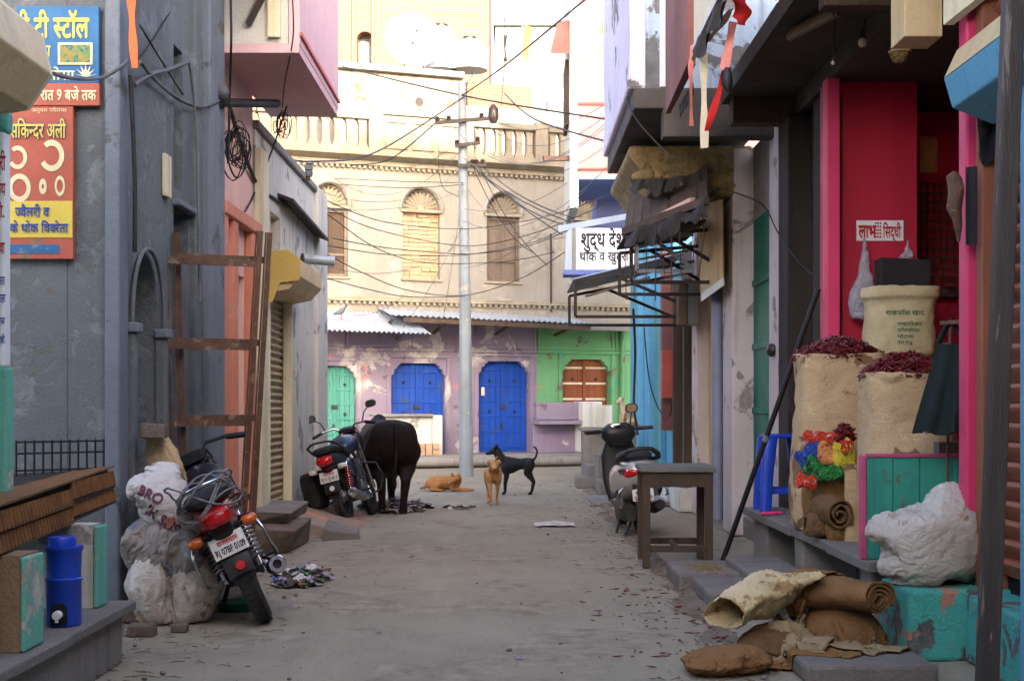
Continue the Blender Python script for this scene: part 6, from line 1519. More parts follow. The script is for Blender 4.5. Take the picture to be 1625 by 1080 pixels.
cow = thing('cow', 'black brown cow seen from behind feeding on the rubbish', 'cow', (-1.37, 16.0, 0), R(90 + 14))
mb = MB()
mb.loft([(-.2, 0, .86, .07, .1), (-.14, 0, .84, .19, .2, 2.3), (-.02, 0, .80, .275, .285, 2.4), (.2, 0, .77, .315, .315, 2.3), (.55, 0, .72, .345, .345, 2.1), (.85, 0, .73, .32, .34, 2.1), (1.12, 0, .78, .255, .31, 2.2), (1.32, 0, .80, .18, .25, 2.1), (1.42, 0, .80, .1, .16)], 24, 'x')
mb.loft([(.95, 0, 1.02, .06, .06), (1.1, 0, 1.06, .09, .09), (1.25, 0, 1.02, .07, .08)], 12, 'x')
for s in (-1, 1):
    fx = .06 if s > 0 else -.08
    mb.ball((.02, s * .16, .84), (.17, .13, .22), 14, 10)
    chain(mb, [(.06, s * .17, .72, .175), (.16 + fx * .5, s * .17, .55, .125), (.0 + fx, s * .13, .37, .062), (.05 + fx, s * .115, .14, .046), (.075 + fx, s * .115, .06, .055), (.085 + fx, s * .115, .02, .06)])
    gx = .1 * s
    chain(mb, [(1.14, s * .15, .66, .14), (1.1 + gx * .3, s * .16, .48, .095), (1.13 + gx, s * .14, .3, .06), (1.12 + gx, s * .14, .1, .045), (1.15 + gx, s * .14, .02, .058)])
chain(mb, [(1.28, 0, .86, .2), (1.5, .04, .68, .155), (1.72, .06, .44, .12), (1.85, .06, .3, .105), (1.95, .06, .16, .075), (1.99, .06, .08, .065)], 14)
mb.loft([(1.2, 0, .55, .02, .12), (1.4, 0, .5, .02, .14), (1.6, .04, .38, .02, .08)], 8, 'x')
body = fuse(mb, .02, 8).build('body', M['cowhide'], cow, world=False, smooth=180)
mb = MB(); chain(mb, [(-.17, 0, 1.0, .035), (-.24, 0, .9, .03), (-.25, .01, .65, .02), (-.24, .03, .45, .02), (-.23, .03, .36, .035), (-.23, .03, .25, .012)], 8); mb.build('tail', M['cowhide'], cow, world=False, smooth=180)
for s in (-1, 1):
    MB().tube([(1.70, .06 + s * .08, .52), (1.68, .06 + s * .15, .58), (1.7, .06 + s * .18, .68)], [.026, .02, .006], 8).build('horn', M['horn'], cow, world=False, smooth=90)
    MB().loft([(.06 + s * .1, 1.66, .47, .02, .03), (.06 + s * .18, 1.64, .46, .02, .05), (.06 + s * .26, 1.63, .44, .006, .012)], 10, 'y').build('ear', M['cowhide'], cow, world=False, smooth=90)
    for q in ((.085 + (.06 if s > 0 else -.08), s * .115), (1.15 + .1 * s, s * .14)): MB().loft([(0, q[0] + .01, q[1], .06, .055), (.05, q[0], q[1], .05, .048)], 12, 'z').build('hoof', M['horn'], cow, world=False, smooth=60)

def dog(label, loc, rotz, mat, k, pose, voxel=.011, group=None):
    t = thing('dog', label, 'dog', loc, rotz, group)
    sx = .80 if pose in ('stand', 'walk') else 1.0
    mb = MB(); S = lambda *p: tuple(q * k * (sx if n_ == 0 else 1.0) for n_, q in enumerate(p))
    def ch(pts, n=10): chain(mb, [S(*p) for p in pts], n)
    def lo(secs, n=16, ax='x'): mb.loft([S(*q[:5]) + tuple(q[5:]) for q in secs], n, ax)
    ears = []; eyes = []; nose = None
    if pose in ('stand', 'walk'):
        lo([(-.06, 0, .50, .03, .04), (-.02, 0, .49, .07, .08), (.08, 0, .48, .085, .095), (.2, 0, .475, .075, .085), (.34, 0, .455, .1, .125), (.46, 0, .455, .102, .145), (.55, 0, .48, .08, .12), (.6, 0, .5, .04, .06)])
        st = (.0, .0, .0, .0) if pose == 'stand' else (.10, -.10, -.09, .11)
        for i, s in enumerate((1, -1)):
            d = st[i]
            ch([(.02, s * .06, .46, .085), (.06 + d * .4, s * .07, .34, .06), (-.06 + d * .8, s * .065, .2, .028), (-.025 + d, s * .06, .06, .021), (.0 + d, s * .06, .02, .025), (.03 + d, s * .06, .014, .02)])
            d = st[2 + i]
            ch([(.5, s * .055, .42, .07), (.47 + d * .3, s * .06, .3, .042), (.5 + d * .7, s * .05, .17, .027), (.5 + d, s * .045, .05, .02), (.52 + d, s * .045, .018, .025), (.545 + d, s * .045, .013, .02)])
        hz = .64 if pose == 'stand' else .54
        ch([(.53, 0, .52, .085), (.62, 0, .56 if pose == 'walk' else .6, .074), (.66, 0, hz + .03, .068), (.69, 0, hz + .04, .066)])
        hx = .69
        ch([(hx, 0, hz + .04, .066), (hx + .06, 0, hz + .025, .046), (hx + .14, 0, hz, .032), (hx + .17, 0, hz - .005, .024)])
        for s in (1, -1): ears.append(((hx - .01, s * .045, hz + .08), s)); eyes.append((hx + .055, s * .034, hz + .055))
        nose = (hx + .19, 0, hz + .002)
        if pose == 'stand': ch([(-.05, 0, .53, .025), (-.1, 0, .58, .02), (-.13, 0, .66, .018), (-.1, 0, .73, .017), (-.05, 0, .74, .012)], 8)
        else: ch([(-.05, 0, .53, .025), (-.08, .02, .6, .022), (-.05, .06, .68, .02), (.0, .07, .7, .012)], 8)
    elif pose == 'lie':
        lo([(-.08, .02, .12, .05, .06), (-.02, .02, .13, .1, .11), (.1, 0, .14, .11, .13), (.25, 0, .14, .1, .125), (.4, .0, .15, .095, .13), (.5, .0, .17, .07, .11), (.56, 0, .2, .04, .06)])
        for s in (1, -1):
            ch([(.0, s * .09, .13, .09), (.14, s * .13, .1, .06), (.04, s * .15, .035, .03), (.2, s * .16, .022, .022), (.24, s * .16, .02, .022)])
            ch([(.44, s * .07, .12, .065), (.4, s * .09, .045, .04), (.58, s * .08, .03, .026), (.72, s * .075, .024, .022), (.76, s * .075, .022, .022)])
        ch([(.48, 0, .2, .085), (.5, -.07, .24, .065), (.47, -.14, .22, .062)]); ch([(.47, -.14, .22, .062), (.43, -.2, .19, .044), (.39, -.26, .15, .03), (.375, -.285, .14, .022)])
        for s in (1, -1): ears.append(((.48 + s * .05, -.12, .275), s)); eyes.append((.45 + s * .035, -.19, .225))
        nose = (.365, -.305, .14)
        ch([(-.08, 0, .08, .03), (-.2, .08, .04, .022), (-.22, .2, .03, .018), (-.14, .28, .025, .012)], 8)
    else:
        lo([(-.08, 0, .09, .05, .05), (-.03, 0, .12, .1, .1)]); ch([(.02, 0, .13, .115), (.1, 0, .24, .1), (.19, 0, .37, .095), (.23, 0, .45, .07)])
        for s in (1, -1):
            ch([(.0, s * .09, .12, .085), (.15, s * .12, .13, .055), (.06, s * .12, .035, .03), (.18, s * .12, .022, .024)]); ch([(.22, s * .06, .36, .06), (.25, s * .06, .22, .035), (.26, s * .055, .1, .025), (.27, s * .055, .02, .024), (.31, s * .055, .016, .02)])
        ch([(.22, 0, .45, .075), (.25, 0, .53, .06), (.28, 0, .57, .064)]); ch([(.28, 0, .57, .064), (.325, 0, .56, .05), (.365, 0, .545, .034), (.385, 0, .54, .027)])
        for s in (1, -1): ears.append(((.265, s * .045, .61), s)); eyes.append((.328, s * .034, .59))
        nose = (.405, 0, .545)
        ch([(-.1, 0, .07, .028), (-.22, .03, .04, .022), (-.32, .1, .03, .012)], 8)
    fuse(mb, voxel * k, 5).build('body', M[mat], t, world=False, smooth=180)
    for (e, s) in ears:
        MB().tube([S(*e), S(e[0] - .01, e[1] + s * .035, e[2] + .035), S(e[0] + .01, e[1] + s * .045, e[2] + .012), S(e[0] + .03, e[1] + s * .048, e[2] - .012)], [.03 * k, .026 * k, .017 * k, .004 * k], 8).build('ear', M[mat], t, world=False, smooth=90)
    for e in eyes: MB().ball(S(*e), .009 * k, 8, 6).build('eye', M['black'], t, world=False, smooth=90)
    MB().ball(S(*nose), .014 * k, 8, 6).build('nose', M['black'], t, world=False, smooth=90)
    return t
g_ = G(815, 784); dog('black dog standing side on in the lane with its tail curled up', (g_.x + .24, g_.y, 0), R(180 - 6), 'blackfur', .90, 'stand')
g_ = G(781, 802); dog('tan dog walking down the lane in front of the black dog', (g_.x, g_.y + .5, 0), R(-90 + 3), 'tanfur', .85, 'walk')
g_ = G(698, 779); dog('ginger brown dog lying in the lane beside the cow', (g_.x - .14, g_.y + .1, 0), R(-8), 'brownfur', .82, 'lie')
p = P(992, 683, 22.3); dog('brown and white dog sitting on top of the stone stairs', (p.x + .12, 22.3, P(0, 684, 21.95).z + .05), R(180 + 20), 'creamfur', .75, 'sit')
pg = thing('pigeon', 'grey pigeon perched on the pale tin awning', 'pigeon', P(541, 504, 27.2))
M['pigeon'] = furmat('pigeon_grey', lin(96, 100, 110), lin(70, 72, 82), 12)
mb = MB(); mb.loft([(-.16, 0, .07, .02, .01), (-.08, 0, .09, .04, .035), (0, 0, .12, .055, .06), (.06, 0, .16, .045, .055), (.09, 0, .2, .03, .03)], 12, 'x'); mb.ball((.1, 0, .235), .03, 10, 8); fuse(mb, .008, 3).build('body', M['pigeon'], pg, world=False, smooth=180)
MB().tube([(.125, 0, .235), (.155, 0, .228)], [.01, .002], 6).build('beak', M['horn'], pg, world=False)
for s in (-1, 1): MB().tube([(.0, s * .02, .08), (.01, s * .02, -.03)], .006, 5).build('leg', M['redlens'], pg, world=False)
# ------------------------------------------------------------------ cloth physics for sacks and sacking
def bag_mesh(L, W, nx, ny, jit=.0, seed=0, open_end=False):
    """two flat sheets sewn along their rims; with open_end one short side stays open"""
    vs, fs, idx = [], [], {}
    rr = random.Random(seed)
    def key(i, j, s):
        e = i == 0 or j in (0, ny) or (i == nx and not open_end)
        return (i, j, 0 if e else s)
    for s in (0, 1):
        for j in range(ny + 1):
            for i in range(nx + 1):
                k = key(i, j, s)
                if k not in idx:
                    idx[k] = len(vs); z = (0.012 if s else -0.012) if k[2] == s and key(i, j, 1 - s) != k else 0
                    a_, b_ = 2 * i / nx - 1, 2 * j / ny - 1; ra, rb = (1.0, 1.0) if open_end else (math.sqrt(1 - .42 * b_ * b_), math.sqrt(1 - .42 * a_ * a_))
                    vs.append((a_ * ra * L / 2, b_ * rb * W / 2, z + (rr.random() - .5) * jit))
        for j in range(ny):
            for i in range(nx):
                q = [idx[key(a, b, s)] for a, b in ((i, j), (i + 1, j), (i + 1, j + 1), (i, j + 1))]
                fs.append(tuple(q) if s else tuple(q[::-1]))
    mb = MB(); mb.v = vs; mb.f = fs
    return mb
def cloth_sim(mb, frames=28, pressure=0.0, gravity=1.0, colliders=(), tension=12, bend=.3, mass=.25, thick=0.0, pins=None):
    o = mb.build('tmp_cloth', None)
    tmp = [o]
    for c in colliders:
        q = c.build('tmp_col', None); q.modifiers.new('col', 'COLLISION'); q.collision.thickness_outer = .006; q.collision.cloth_friction = 30; tmp.append(q)
    m = o.modifiers.new('c', 'CLOTH'); st = m.settings
    st.quality = 6; st.mass = mass; st.tension_stiffness = tension; st.compression_stiffness = tension; st.shear_stiffness = tension * .4; st.bending_stiffness = bend; st.air_damping = 1.5
    st.tension_damping = st.compression_damping = 8
    if pressure: st.use_pressure = True; st.uniform_pressure_force = pressure
    st.effector_weights.gravity = gravity
    m.collision_settings.use_collision = bool(colliders); m.collision_settings.distance_min = .006; m.collision_settings.collision_quality = 2
    m.point_cache.frame_start = 1; m.point_cache.frame_end = frames
    for f in range(1, frames + 1): SC.frame_set(f)
    dg = bpy.context.evaluated_depsgraph_get(); me = bpy.data.meshes.new_from_object(o.evaluated_get(dg))
    out = MB(); out.v = [tuple(v.co) for v in me.vertices]; out.f = [tuple(p.vertices) for p in me.polygons]
    for q in tmp: bpy.data.objects.remove(q, do_unlink=True)
    bpy.data.meshes.remove(me); SC.frame_set(1)
    return out
def move(mb, c, rz=0, rx=0, ry=0):
    m = Matrix.Translation(Vector(c)) @ Euler((rx, ry, rz)).to_matrix().to_4x4(); mb.v = [tuple(m @ Vector(v)) for v in mb.v]; return mb
def sheet_mesh(w, h, nx, ny, fn=None):
    mb = MB(); mb.sheet(nx, ny, fn or (lambda u, v: ((u - .5) * w, (v - .5) * h, 0))); return mb
def floor_mesh(z, x0, x1, y0, y1): return MB().box(x0, x1, y0, y1, z - .1, z)
# ------------------------------------------------------------------ cloth and sack materials
def cloth(name, a, b, sc=3, amt=.3, wv=True, **k):
    m = wmat(name, a, b, scale=sc, mix=.8, grain=90, fine=.3, bump=.35, rough=.95, spec=.1, **k)
    if wv: weave(m, 500, amt=amt, dark=tuple(c * .45 for c in a))
    return m
M['jute'] = cloth('pale_jute', lin(206, 178, 138), lin(178, 146, 106), 2.5, peel=lin(134, 100, 70), peel_amt=.3, peel_scale=3)
M['jute_br'] = cloth('brown_jute', lin(150, 112, 68), lin(118, 86, 52), 3)
M['jute_dk'] = cloth('dark_jute', lin(120, 92, 64), lin(92, 68, 48), 3)
M['jute_or'] = cloth('orange_brown_jute', lin(150, 112, 74), lin(118, 86, 58), 3)
M['jute_gr'] = cloth('greyish_jute', lin(164, 144, 108), lin(134, 114, 84), 3)
M['polywhite'] = wmat('dirty_white_polysack', lin(196, 188, 176), lin(160, 148, 132), scale=3, grain=120, fine=.2, bump=.12, rough=.55, peel=lin(176, 146, 116), peel_amt=.3, peel_scale=3.5, spec=.4)
M['polygrey'] = wmat('grey_polysack', lin(150, 142, 134), lin(110, 104, 100), scale=3, grain=120, fine=.3, bump=.12, rough=.55, peel=lin(122, 128, 140), peel_amt=.35, peel_scale=3, spec=.4)
M['polycream'] = wmat('cream_polysack', lin(214, 194, 148), lin(184, 158, 108), scale=4, grain=120, fine=.25, bump=.35, rough=.55, peel=lin(168, 136, 88), peel_amt=.32, peel_scale=4, spec=.4)
M['clean'] = wmat('white_polysack', lin(194, 186, 178), lin(156, 144, 134), scale=4, peel=lin(156, 136, 116), peel_amt=.3, peel_scale=5, grain=120, fine=.2, bump=.12, rough=.5, spec=.4)
M['chilli'] = wmat('dried_chilli', lin(104, 22, 20), lin(66, 14, 14), scale=30, rough=.35, bump=.2, spec=.5)
M['plasticblue'] = wmat('blue_plastic', lin(24, 70, 186), lin(20, 58, 160), scale=3, rough=.35, bump=.03, spec=.5, fine=.1)
for nm, c in (('pk_red', (214, 62, 34)), ('pk_blue', (40, 76, 168)), ('pk_green', (44, 140, 56)), ('pk_yellow', (226, 200, 44)), ('pk_orange', (226, 150, 84)), ('pk_pink', (206, 44, 110))):
    M[nm] = wmat('glossy_' + nm, lin(*c), tuple(q * .7 for q in lin(*c)), scale=12, rough=.3, bump=.15, spec=.5, fine=.1, peel={'pk_red': lin(220, 200, 190), 'pk_orange': lin(190, 60, 40), 'pk_yellow': lin(60, 120, 50), 'pk_green': lin(30, 80, 40), 'pk_blue': lin(30, 50, 120), 'pk_pink': lin(190, 40, 100)}[nm], peel_amt=.36, peel_scale=16)
for _k in ('polywhite', 'polygrey', 'polycream', 'clean'): wrinkle(M[_k], 6, .34, .03)
for _k in ('jute', 'jute_br', 'jute_dk', 'jute_or', 'jute_gr'): wrinkle(M[_k], 5, .3, .03)
for _k in ('pk_red', 'pk_blue', 'pk_green', 'pk_yellow', 'pk_orange'): wrinkle(M[_k], 22, .8, .02)
def rid(p, s, o): return 1 - abs(noise.noise(Vector(p) * s + o)) * 2
def sackmesh(secs, axis, seed, fold=.02, n=60, m=56, e=2.8, fs=6.0, fine=.006):
    """soft filled sack: smooth loft through the sections with folds and creases"""
    o = Vector((seed * 3.7, seed * 1.9, seed * 2.3)); S = [list(q) + ([e] if len(q) == 5 else []) for q in secs]
    out = []
    L = len(S) - 1
    for i in range(m + 1):
        f = i / m * L; k = min(int(f), L - 1); t = f - k
        g = lambda j: S[max(0, min(L, j))]
        def cr(a, b, c, d): return .5 * ((2 * b) + (-a + c) * t + (2 * a - 5 * b + 4 * c - d) * t * t + (-a + 3 * b - 3 * c + d) * t ** 3)
        out.append(tuple(cr(*[g(k + j)[q] for j in (-1, 0, 1, 2)]) for q in range(6)))
    mb = MB(); out = [(q[0], q[1], q[2], max(.003, q[3]), max(.003, q[4]), max(1.6, q[5])) for q in out]
    mb.loft(out, n, axis)
    bm = bmesh.new(); bv = [bm.verts.new(v) for v in mb.v]
    for f in mb.f: bm.faces.new([bv[k] for k in f])
    bmesh.ops.recalc_face_normals(bm, faces=bm.faces); bm.normal_update()
    vs = []
    for q in bm.verts:
        v = q.co; w = v + noise.noise_vector(v * 3.1 + o) * .08
        c1 = max(0, 1 - abs(noise.noise(Vector((w.x * .7 + w.z * .5, w.y, w.z * .8 - w.x * .4)) * fs + o)) * 3.2) ** 1.6
        c2 = max(0, 1 - abs(noise.noise(Vector((w.x - w.z * .6, w.y * 1.1, w.z + w.y * .5)) * fs * 1.9 + o * 2)) * 3.2) ** 1.6
        c3 = max(0, 1 - abs(noise.noise(Vector((w.x * 1.3, w.y * 1.3, w.z * .5)) * fs * 3.4 + o * 3)) * 3.0)
        lo = noise.noise(v * 2.6 + o)
        vs.append(v + q.normal * (lo * fold * .9 - c1 * fold * .42 - c2 * fold * .22 - c3 * fine * .5) + noise.noise_vector(v * 1.7 + o) * fold * .6)
    mb.v = [tuple(v) for v in vs]; bm.free()
    return mb
def flat_base(mb, z):
    mb.v = [(v[0], v[1], max(v[2], z)) for v in mb.v]; return mb
def move(mb, c, rz=0, rx=0, ry=0):
    m = Matrix.Translation(Vector(c)) @ Euler((rx, ry, rz)).to_matrix().to_4x4(); mb.v = [tuple(m @ Vector(v)) for v in mb.v]; return mb
def sack(name, label, mb, mat, z=None, cat='sack', group=None):
    if z is not None: flat_base(mb, z)
    return one(name, mb, M[mat], label, cat, group, smooth=180)
# pile by the corner of the grey house
def pillow(L, W, seed, p=3.5, frames=20, n=46, bend=.15):
    mb = bag_mesh(L, W, n, int(n * W / L), .01, seed)
    o = Vector((seed, seed * 2, 0)); mb.v = [(v[0] + .03 * noise.noise(Vector(v) * 5 + o), v[1] + .03 * noise.noise(Vector(v) * 5 - o), v[2] + .03 * noise.noise(Vector(v) * 4 + o)) for v in mb.v]
    return cloth_sim(mb, frames, p, 0.0, (), 10, bend)
def slump(mb, z0, squash=1.0, spread=.2, bow=0.0, seed=0):
    """settle a filled bag on its base: wider below, lumpy, flat where it lies"""
    zs = [v[2] for v in mb.v]; lo, hi = min(zs), max(zs); c = Vector((sum(v[0] for v in mb.v) / len(mb.v), sum(v[1] for v in mb.v) / len(mb.v), 0)); out = []; o = Vector((seed * 3.1, seed, 1))
    for v in mb.v:
        t = (v[2] - lo) / (hi - lo); k = 1 + spread * (1 - t) ** 2; q = Vector((c.x + (v[0] - c.x) * k + bow * math.sin(t * PI), c.y + (v[1] - c.y) * k, 0))
        z = z0 - .25 * (hi - lo) * squash * .5 + (v[2] - lo) * squash; d = noise.noise_vector(Vector(v) * 3 + o) * .02
        out.append((q.x + d.x, q.y + d.y, max(z0, z + d.z)))
    mb.v = out; return mb
from mathutils.bvhtree import BVHTree
def print_on(target, name, text, o, right, up, width, mat, parent, height, bold=.03, ray=(0, 1, 0)):
    """letters wrapped on to a curved surface by throwing them along 'ray'"""
    tree = BVHTree.FromPolygons([Vector(v) for v in target.v], target.f); vs, fs, w = text_mesh(text, bold)
    right = Vector(right).normalized(); up = Vector(up).normalized(); ray = Vector(ray).normalized(); k = width / w; ky = height / .75; mb = MB(); z = []
    for i, v in enumerate(vs):
        p = Vector(o) + right * v[0] * k + up * v[1] * ky - ray * .6; h = tree.ray_cast(p, ray)[0]
        z.append(tuple((h if h is not None else p + ray * .6) - ray * (.005 + 1e-5 * (i % 7))))
    mb.v = z; mb.f = fs
    return mb.build(name, M[mat], parent, kind='stuff')
one('filled_sack', slump(move(pillow(.74, .56, 1, 4.2), (-1.96, 8.0, .16), R(8)), .004, 1.3, .08, seed=1), M['polywhite'], 'dirty white sack at the bottom of the pile by the motorcycle', 'sack', smooth=180)
one('filled_sack', slump(move(pillow(.7, .54, 2, 3.2), (-2.0, 8.02, .42), R(-6), R(-6), R(10)), .25, 1.1, .1, seed=2), M['polygrey'], 'grey plastic sack slumped in the middle of the pile', 'sack', smooth=180)
l3 = slump(move(pillow(.72, .54, 3, 2.8), (-2.0, 8.06, .74), R(12), R(78), R(62)), .44, .95, .12, .03, seed=3)
ws_ = thing('printed_sack', 'white sack with maroon printing leaning on top of the pile', 'sack', (-2.0, 8.05, .42)); l3.build('sack_body', M['clean'], ws_, smooth=180)
d_ = 7.9
for t_, px, py, w, h, up, rt, mt in (('BRO', 216, 782, 44, 17, (.45, 0, 1), (1, 0, -.45), 'ink_maroon'), ('JK SUS', 228, 812, 62, 19, (.75, 0, 1), (1, 0, -.75), 'ink_maroon'), ('卐', 262, 830, 14, 14, (.3, 0, 1), (1, 0, -.3), 'ink_pale_red')):
    print_on(l3, 'printed_letters', t_ if t_ != '卐' else 'श्री', P(px, py, d_), rt, up, w * d_ / F, mt, ws_, h * d_ / F, .07)
sk = sackmesh([(0, 0, 0, .1, .09), (.1, .0, 0, .13, .1), (.25, -.05, 0, .11, .08), (.36, -.1, 0, .06, .05)], 'z', 4, .04)
sack('empty_sack', 'pale crumpled sack draped behind the printed sack', move(sk, (-2.05, 8.32, .72), R(-10)), 'jute', None)
one('brick_piece', MB().box(-.07, .07, -.05, .05, 0, .09).wobble(.025, 9), M['stone_brown'], 'brown brick lying on top of the sack pile', 'brick', bevel=.008).location = (-2.12, 8.22, 1.04)
rr = random.Random(12)
for i, (px, py, s, lb) in enumerate(((222, 985, .2, 'flat brown stone by the foot of the stone ledge'), (262, 978, .18, 'rounded brown stone under the sack pile'), (285, 1000, .09, 'small red brick chip beside the sack pile'), (225, 1006, .14, 'broken paving stone against the ledge end'), (300, 975, .12, 'dark stone under the bottom sack'))):
    q = G(px, py); one('loose_stone', MB().box(-s / 2, s / 2, -s * .4, s * .4, -.01, s * .4).wobble(s * .15, 8, i + 3), M['stone_brown'], lb, 'stone', bevel=.012).location = (q.x, q.y, -.01)
# water cooler
cl = thing('water_cooler', 'blue plastic water cooler with a white tap on the stone ledge', 'cooler', (-1.955, 6.05, .286))
mb = MB(); mb.lathe([(.0, 0), (.07, 0), (.074, .01), (.074, .19), (.078, .195), (.078, .205), (.072, .21), (.074, .32), (.082, .33), (.082, .345), (.0, .345)], 28, (0, 0, 0)); mb.build('body', M['plasticblue'], cl, world=False, smooth=40)
MB().lathe([(.0, .385), (.055, .385), (.06, .375), (.06, .346), (.0, .346)], 24, (-.01, 0, 0)).build('lid', M['plasticblue'], cl, world=False, smooth=40)
tp_ = MB().lathe([(0, .035), (.018, .034), (.02, .02), (.02, 0)], 14, (0, -.074, .055), (0, -1, 0)).build('tap', M['white'], cl, world=False, smooth=50)
MB().tube([(0, -.095, .05), (0, -.1, .025)], .008, 8).build('spout', M['white'], tp_, world=False)
MB().prism([(-.035, .01), (.035, .01), (.035, .08), (.02, .105), (-.02, .105), (-.035, .08)], 'y', -.0765, -.06).build('tap_recess', M['blackp'], cl, world=False)
# wooden table
tb = thing('wooden_table', 'rough wooden table with a dark top standing in front of the scooter', 'table', (1.28, 10.9, 0), R(-2))
hw, y0, y1 = .27, -.28, .42
MB().box(-hw - .02, hw + .02, y0 - .03, y1 + .03, .735, .775).wobble(.004, 5).build('table_top', wmat('grey_table_top', lin(112, 110, 106), lin(78, 74, 70), scale=4, bump=.3), tb, world=False, bevel=.005)
for x in (-hw + .03, hw - .03):
    for y in (y0 + .03, y1 - .03): MB().box(x - .03, x + .03, y - .03, y + .03, 0, .734).wobble(.003, 5, x + y).build('leg', M['dark_wood'], tb, world=False, bevel=.005)
MB().box(-hw, hw, y0, y0 + .025, .62, .733).build('apron', M['dark_wood'], tb, world=False, bevel=.004); MB().box(-hw, hw, y1 - .025, y1, .62, .733).build('apron', M['dark_wood'], tb, world=False, bevel=.004)
for y in (y0 + .03, y1 - .03): MB().box(-hw + .06, hw - .06, y - .02, y + .02, .12, .17).build('stretcher', M['dark_wood'], tb, world=False, bevel=.004)
MB().box(-.02, .02, y0 + .05, y1 - .05, .13, .16).build('stretcher', M['dark_wood'], tb, world=False, bevel=.004)
lp = thing('leaning_pole', 'long dark iron pole leaning from the lane against the pink jamb', 'pole', (1.56, 10.45, 0))
a, b = G(1141, 906), P(1299, 458, 10.0); MB().tube([a, b], .02, 10).build('shaft', M['black'], lp, smooth=60); MB().tube([a.lerp(b, .47), a.lerp(b, .49)], .024, 10).build('joint', M['pole'], lp, smooth=60)
# blue stool
sl = thing('plastic_stool', 'blue plastic stool standing on the shop platform', 'stool', (2.12, 10.9, .42))
MB().loft([(.57, 0, 0, .155, .155, 5), (.585, 0, 0, .165, .165, 5), (.6, 0, 0, .15, .15, 5)], 28, 'z').build('seat', M['plasticblue'], sl, world=False, smooth=50)
for x in (-1, 1):
    for y in (-1, 1): MB().loft([(0, x * .155, y * .155, .042, .042, 5), (.3, x * .14, y * .14, .046, .046, 5), (.575, x * .112, y * .112, .055, .055, 5)], 14, 'z').build('leg', M['plasticblue'], sl, world=False, smooth=50)
for s in (-1, 1):
    MB().box(-.14, .14, s * .158 - .008, s * .158 + .008, .14, .18).build('stretcher', M['plasticblue'], sl, world=False, bevel=.006); MB().box(s * .158 - .008, s * .158 + .008, -.14, .14, .141, .179).build('stretcher', M['plasticblue'], sl, world=False, bevel=.006)
pn = thing('pink_torch', 'pink and white stick lying on the platform edge below the stool', 'torch', P(1232, 815, 10.3)); MB().tube([P(1208, 815, 10.3), P(1240, 813, 10.3)], .015, 10).build('handle', M['pk_pink'], pn, smooth=60); MB().tube([P(1240, 813, 10.3), P(1260, 812, 10.3)], .013, 10).build('tip', M['chrome'], pn, smooth=60)
# tall jute sacks with chillies
def chillies(mb, n, cx, cy, cz, rx, ry, hz, seed, L=.055):
    rr = random.Random(seed)
    for i in range(n):
        a = rr.random() * 2 * PI; q = math.sqrt(rr.random()); x, y = cx + rx * q * math.cos(a), cy + ry * q * math.sin(a)
        z = cz + hz * (1 - q * q) + rr.random() * .03; th = rr.random() * 2 * PI; tl = (rr.random() - .4) * .9; l = L * (.6 + .7 * rr.random())
        d = Vector((math.cos(th) * math.cos(tl), math.sin(th) * math.cos(tl), math.sin(tl))) * l; p = Vector((x, y, z)); bend = Vector((rr.random() - .5, rr.random() - .5, rr.random() - .3)) * l * .4
        mb.tube([p - d * .5, p + bend, p + d * .5], [.003, .0085, .002], 5)
    return mb
def tall_sack(label, c, w, dp, h, seed, hlabel, lean=0.0):
    e = 3.2
    sk = sackmesh([(0, 0, 0, w * .44, dp * .44, e), (.05, 0, 0, w * .5, dp * .5, e), (h * .3, .0, 0, w * .52, dp * .52, e), (h * .6, lean * .4, 0, w * .5, dp * .5, e), (h * .88, lean, 0, w * .49, dp * .49, 3.6), (h * .97, lean, 0, w * .5, dp * .5, 3.6), (h, lean, 0, w * .49, dp * .49, 3.6), (h - .03, lean, 0, w * .45, dp * .45, 3.6), (h - .1, lean, 0, w * .44, dp * .44, 3.6)], 'z', seed, .022, 64, 72, fs=5, fine=.008)
    t = thing('jute_sack', label, 'sack', c); move(sk, c).build('sack_body', M['jute'], t, smooth=180)
    MB().torus((c[0] + lean, c[1], c[2] + h - .006), (0, 0, 1), .02, .008, 12, 6).build('tie_knot', M['jute_dk'], t, smooth=60)
    hp = thing('chilli_heap', hlabel, 'chillies', (c[0] + lean, c[1], c[2] + h - .05)); mb = MB(); mb.ball((c[0] + lean, c[1], c[2] + h - .09), (w * .46, dp * .44, .17), 20, 10)
    chillies(mb, 1100, c[0] + lean, c[1], c[2] + h - .045, w * .52, dp * .5, .13, seed); mb.build('chillies', M['chilli'], hp, kind='stuff')
tall_sack('tall pale jute sack of dried chillies standing behind the coloured packets', (2.15, 9.2, .42), .58, .5, 1.16, 11, 'heap of dried red chillies filling the taller jute sack', .02)
tall_sack('jute sack of dried chillies standing in the turquoise crate', (2.34, 8.2, .42), .54, .5, 1.02, 12, 'heap of dried red chillies filling the sack in the crate', .0)
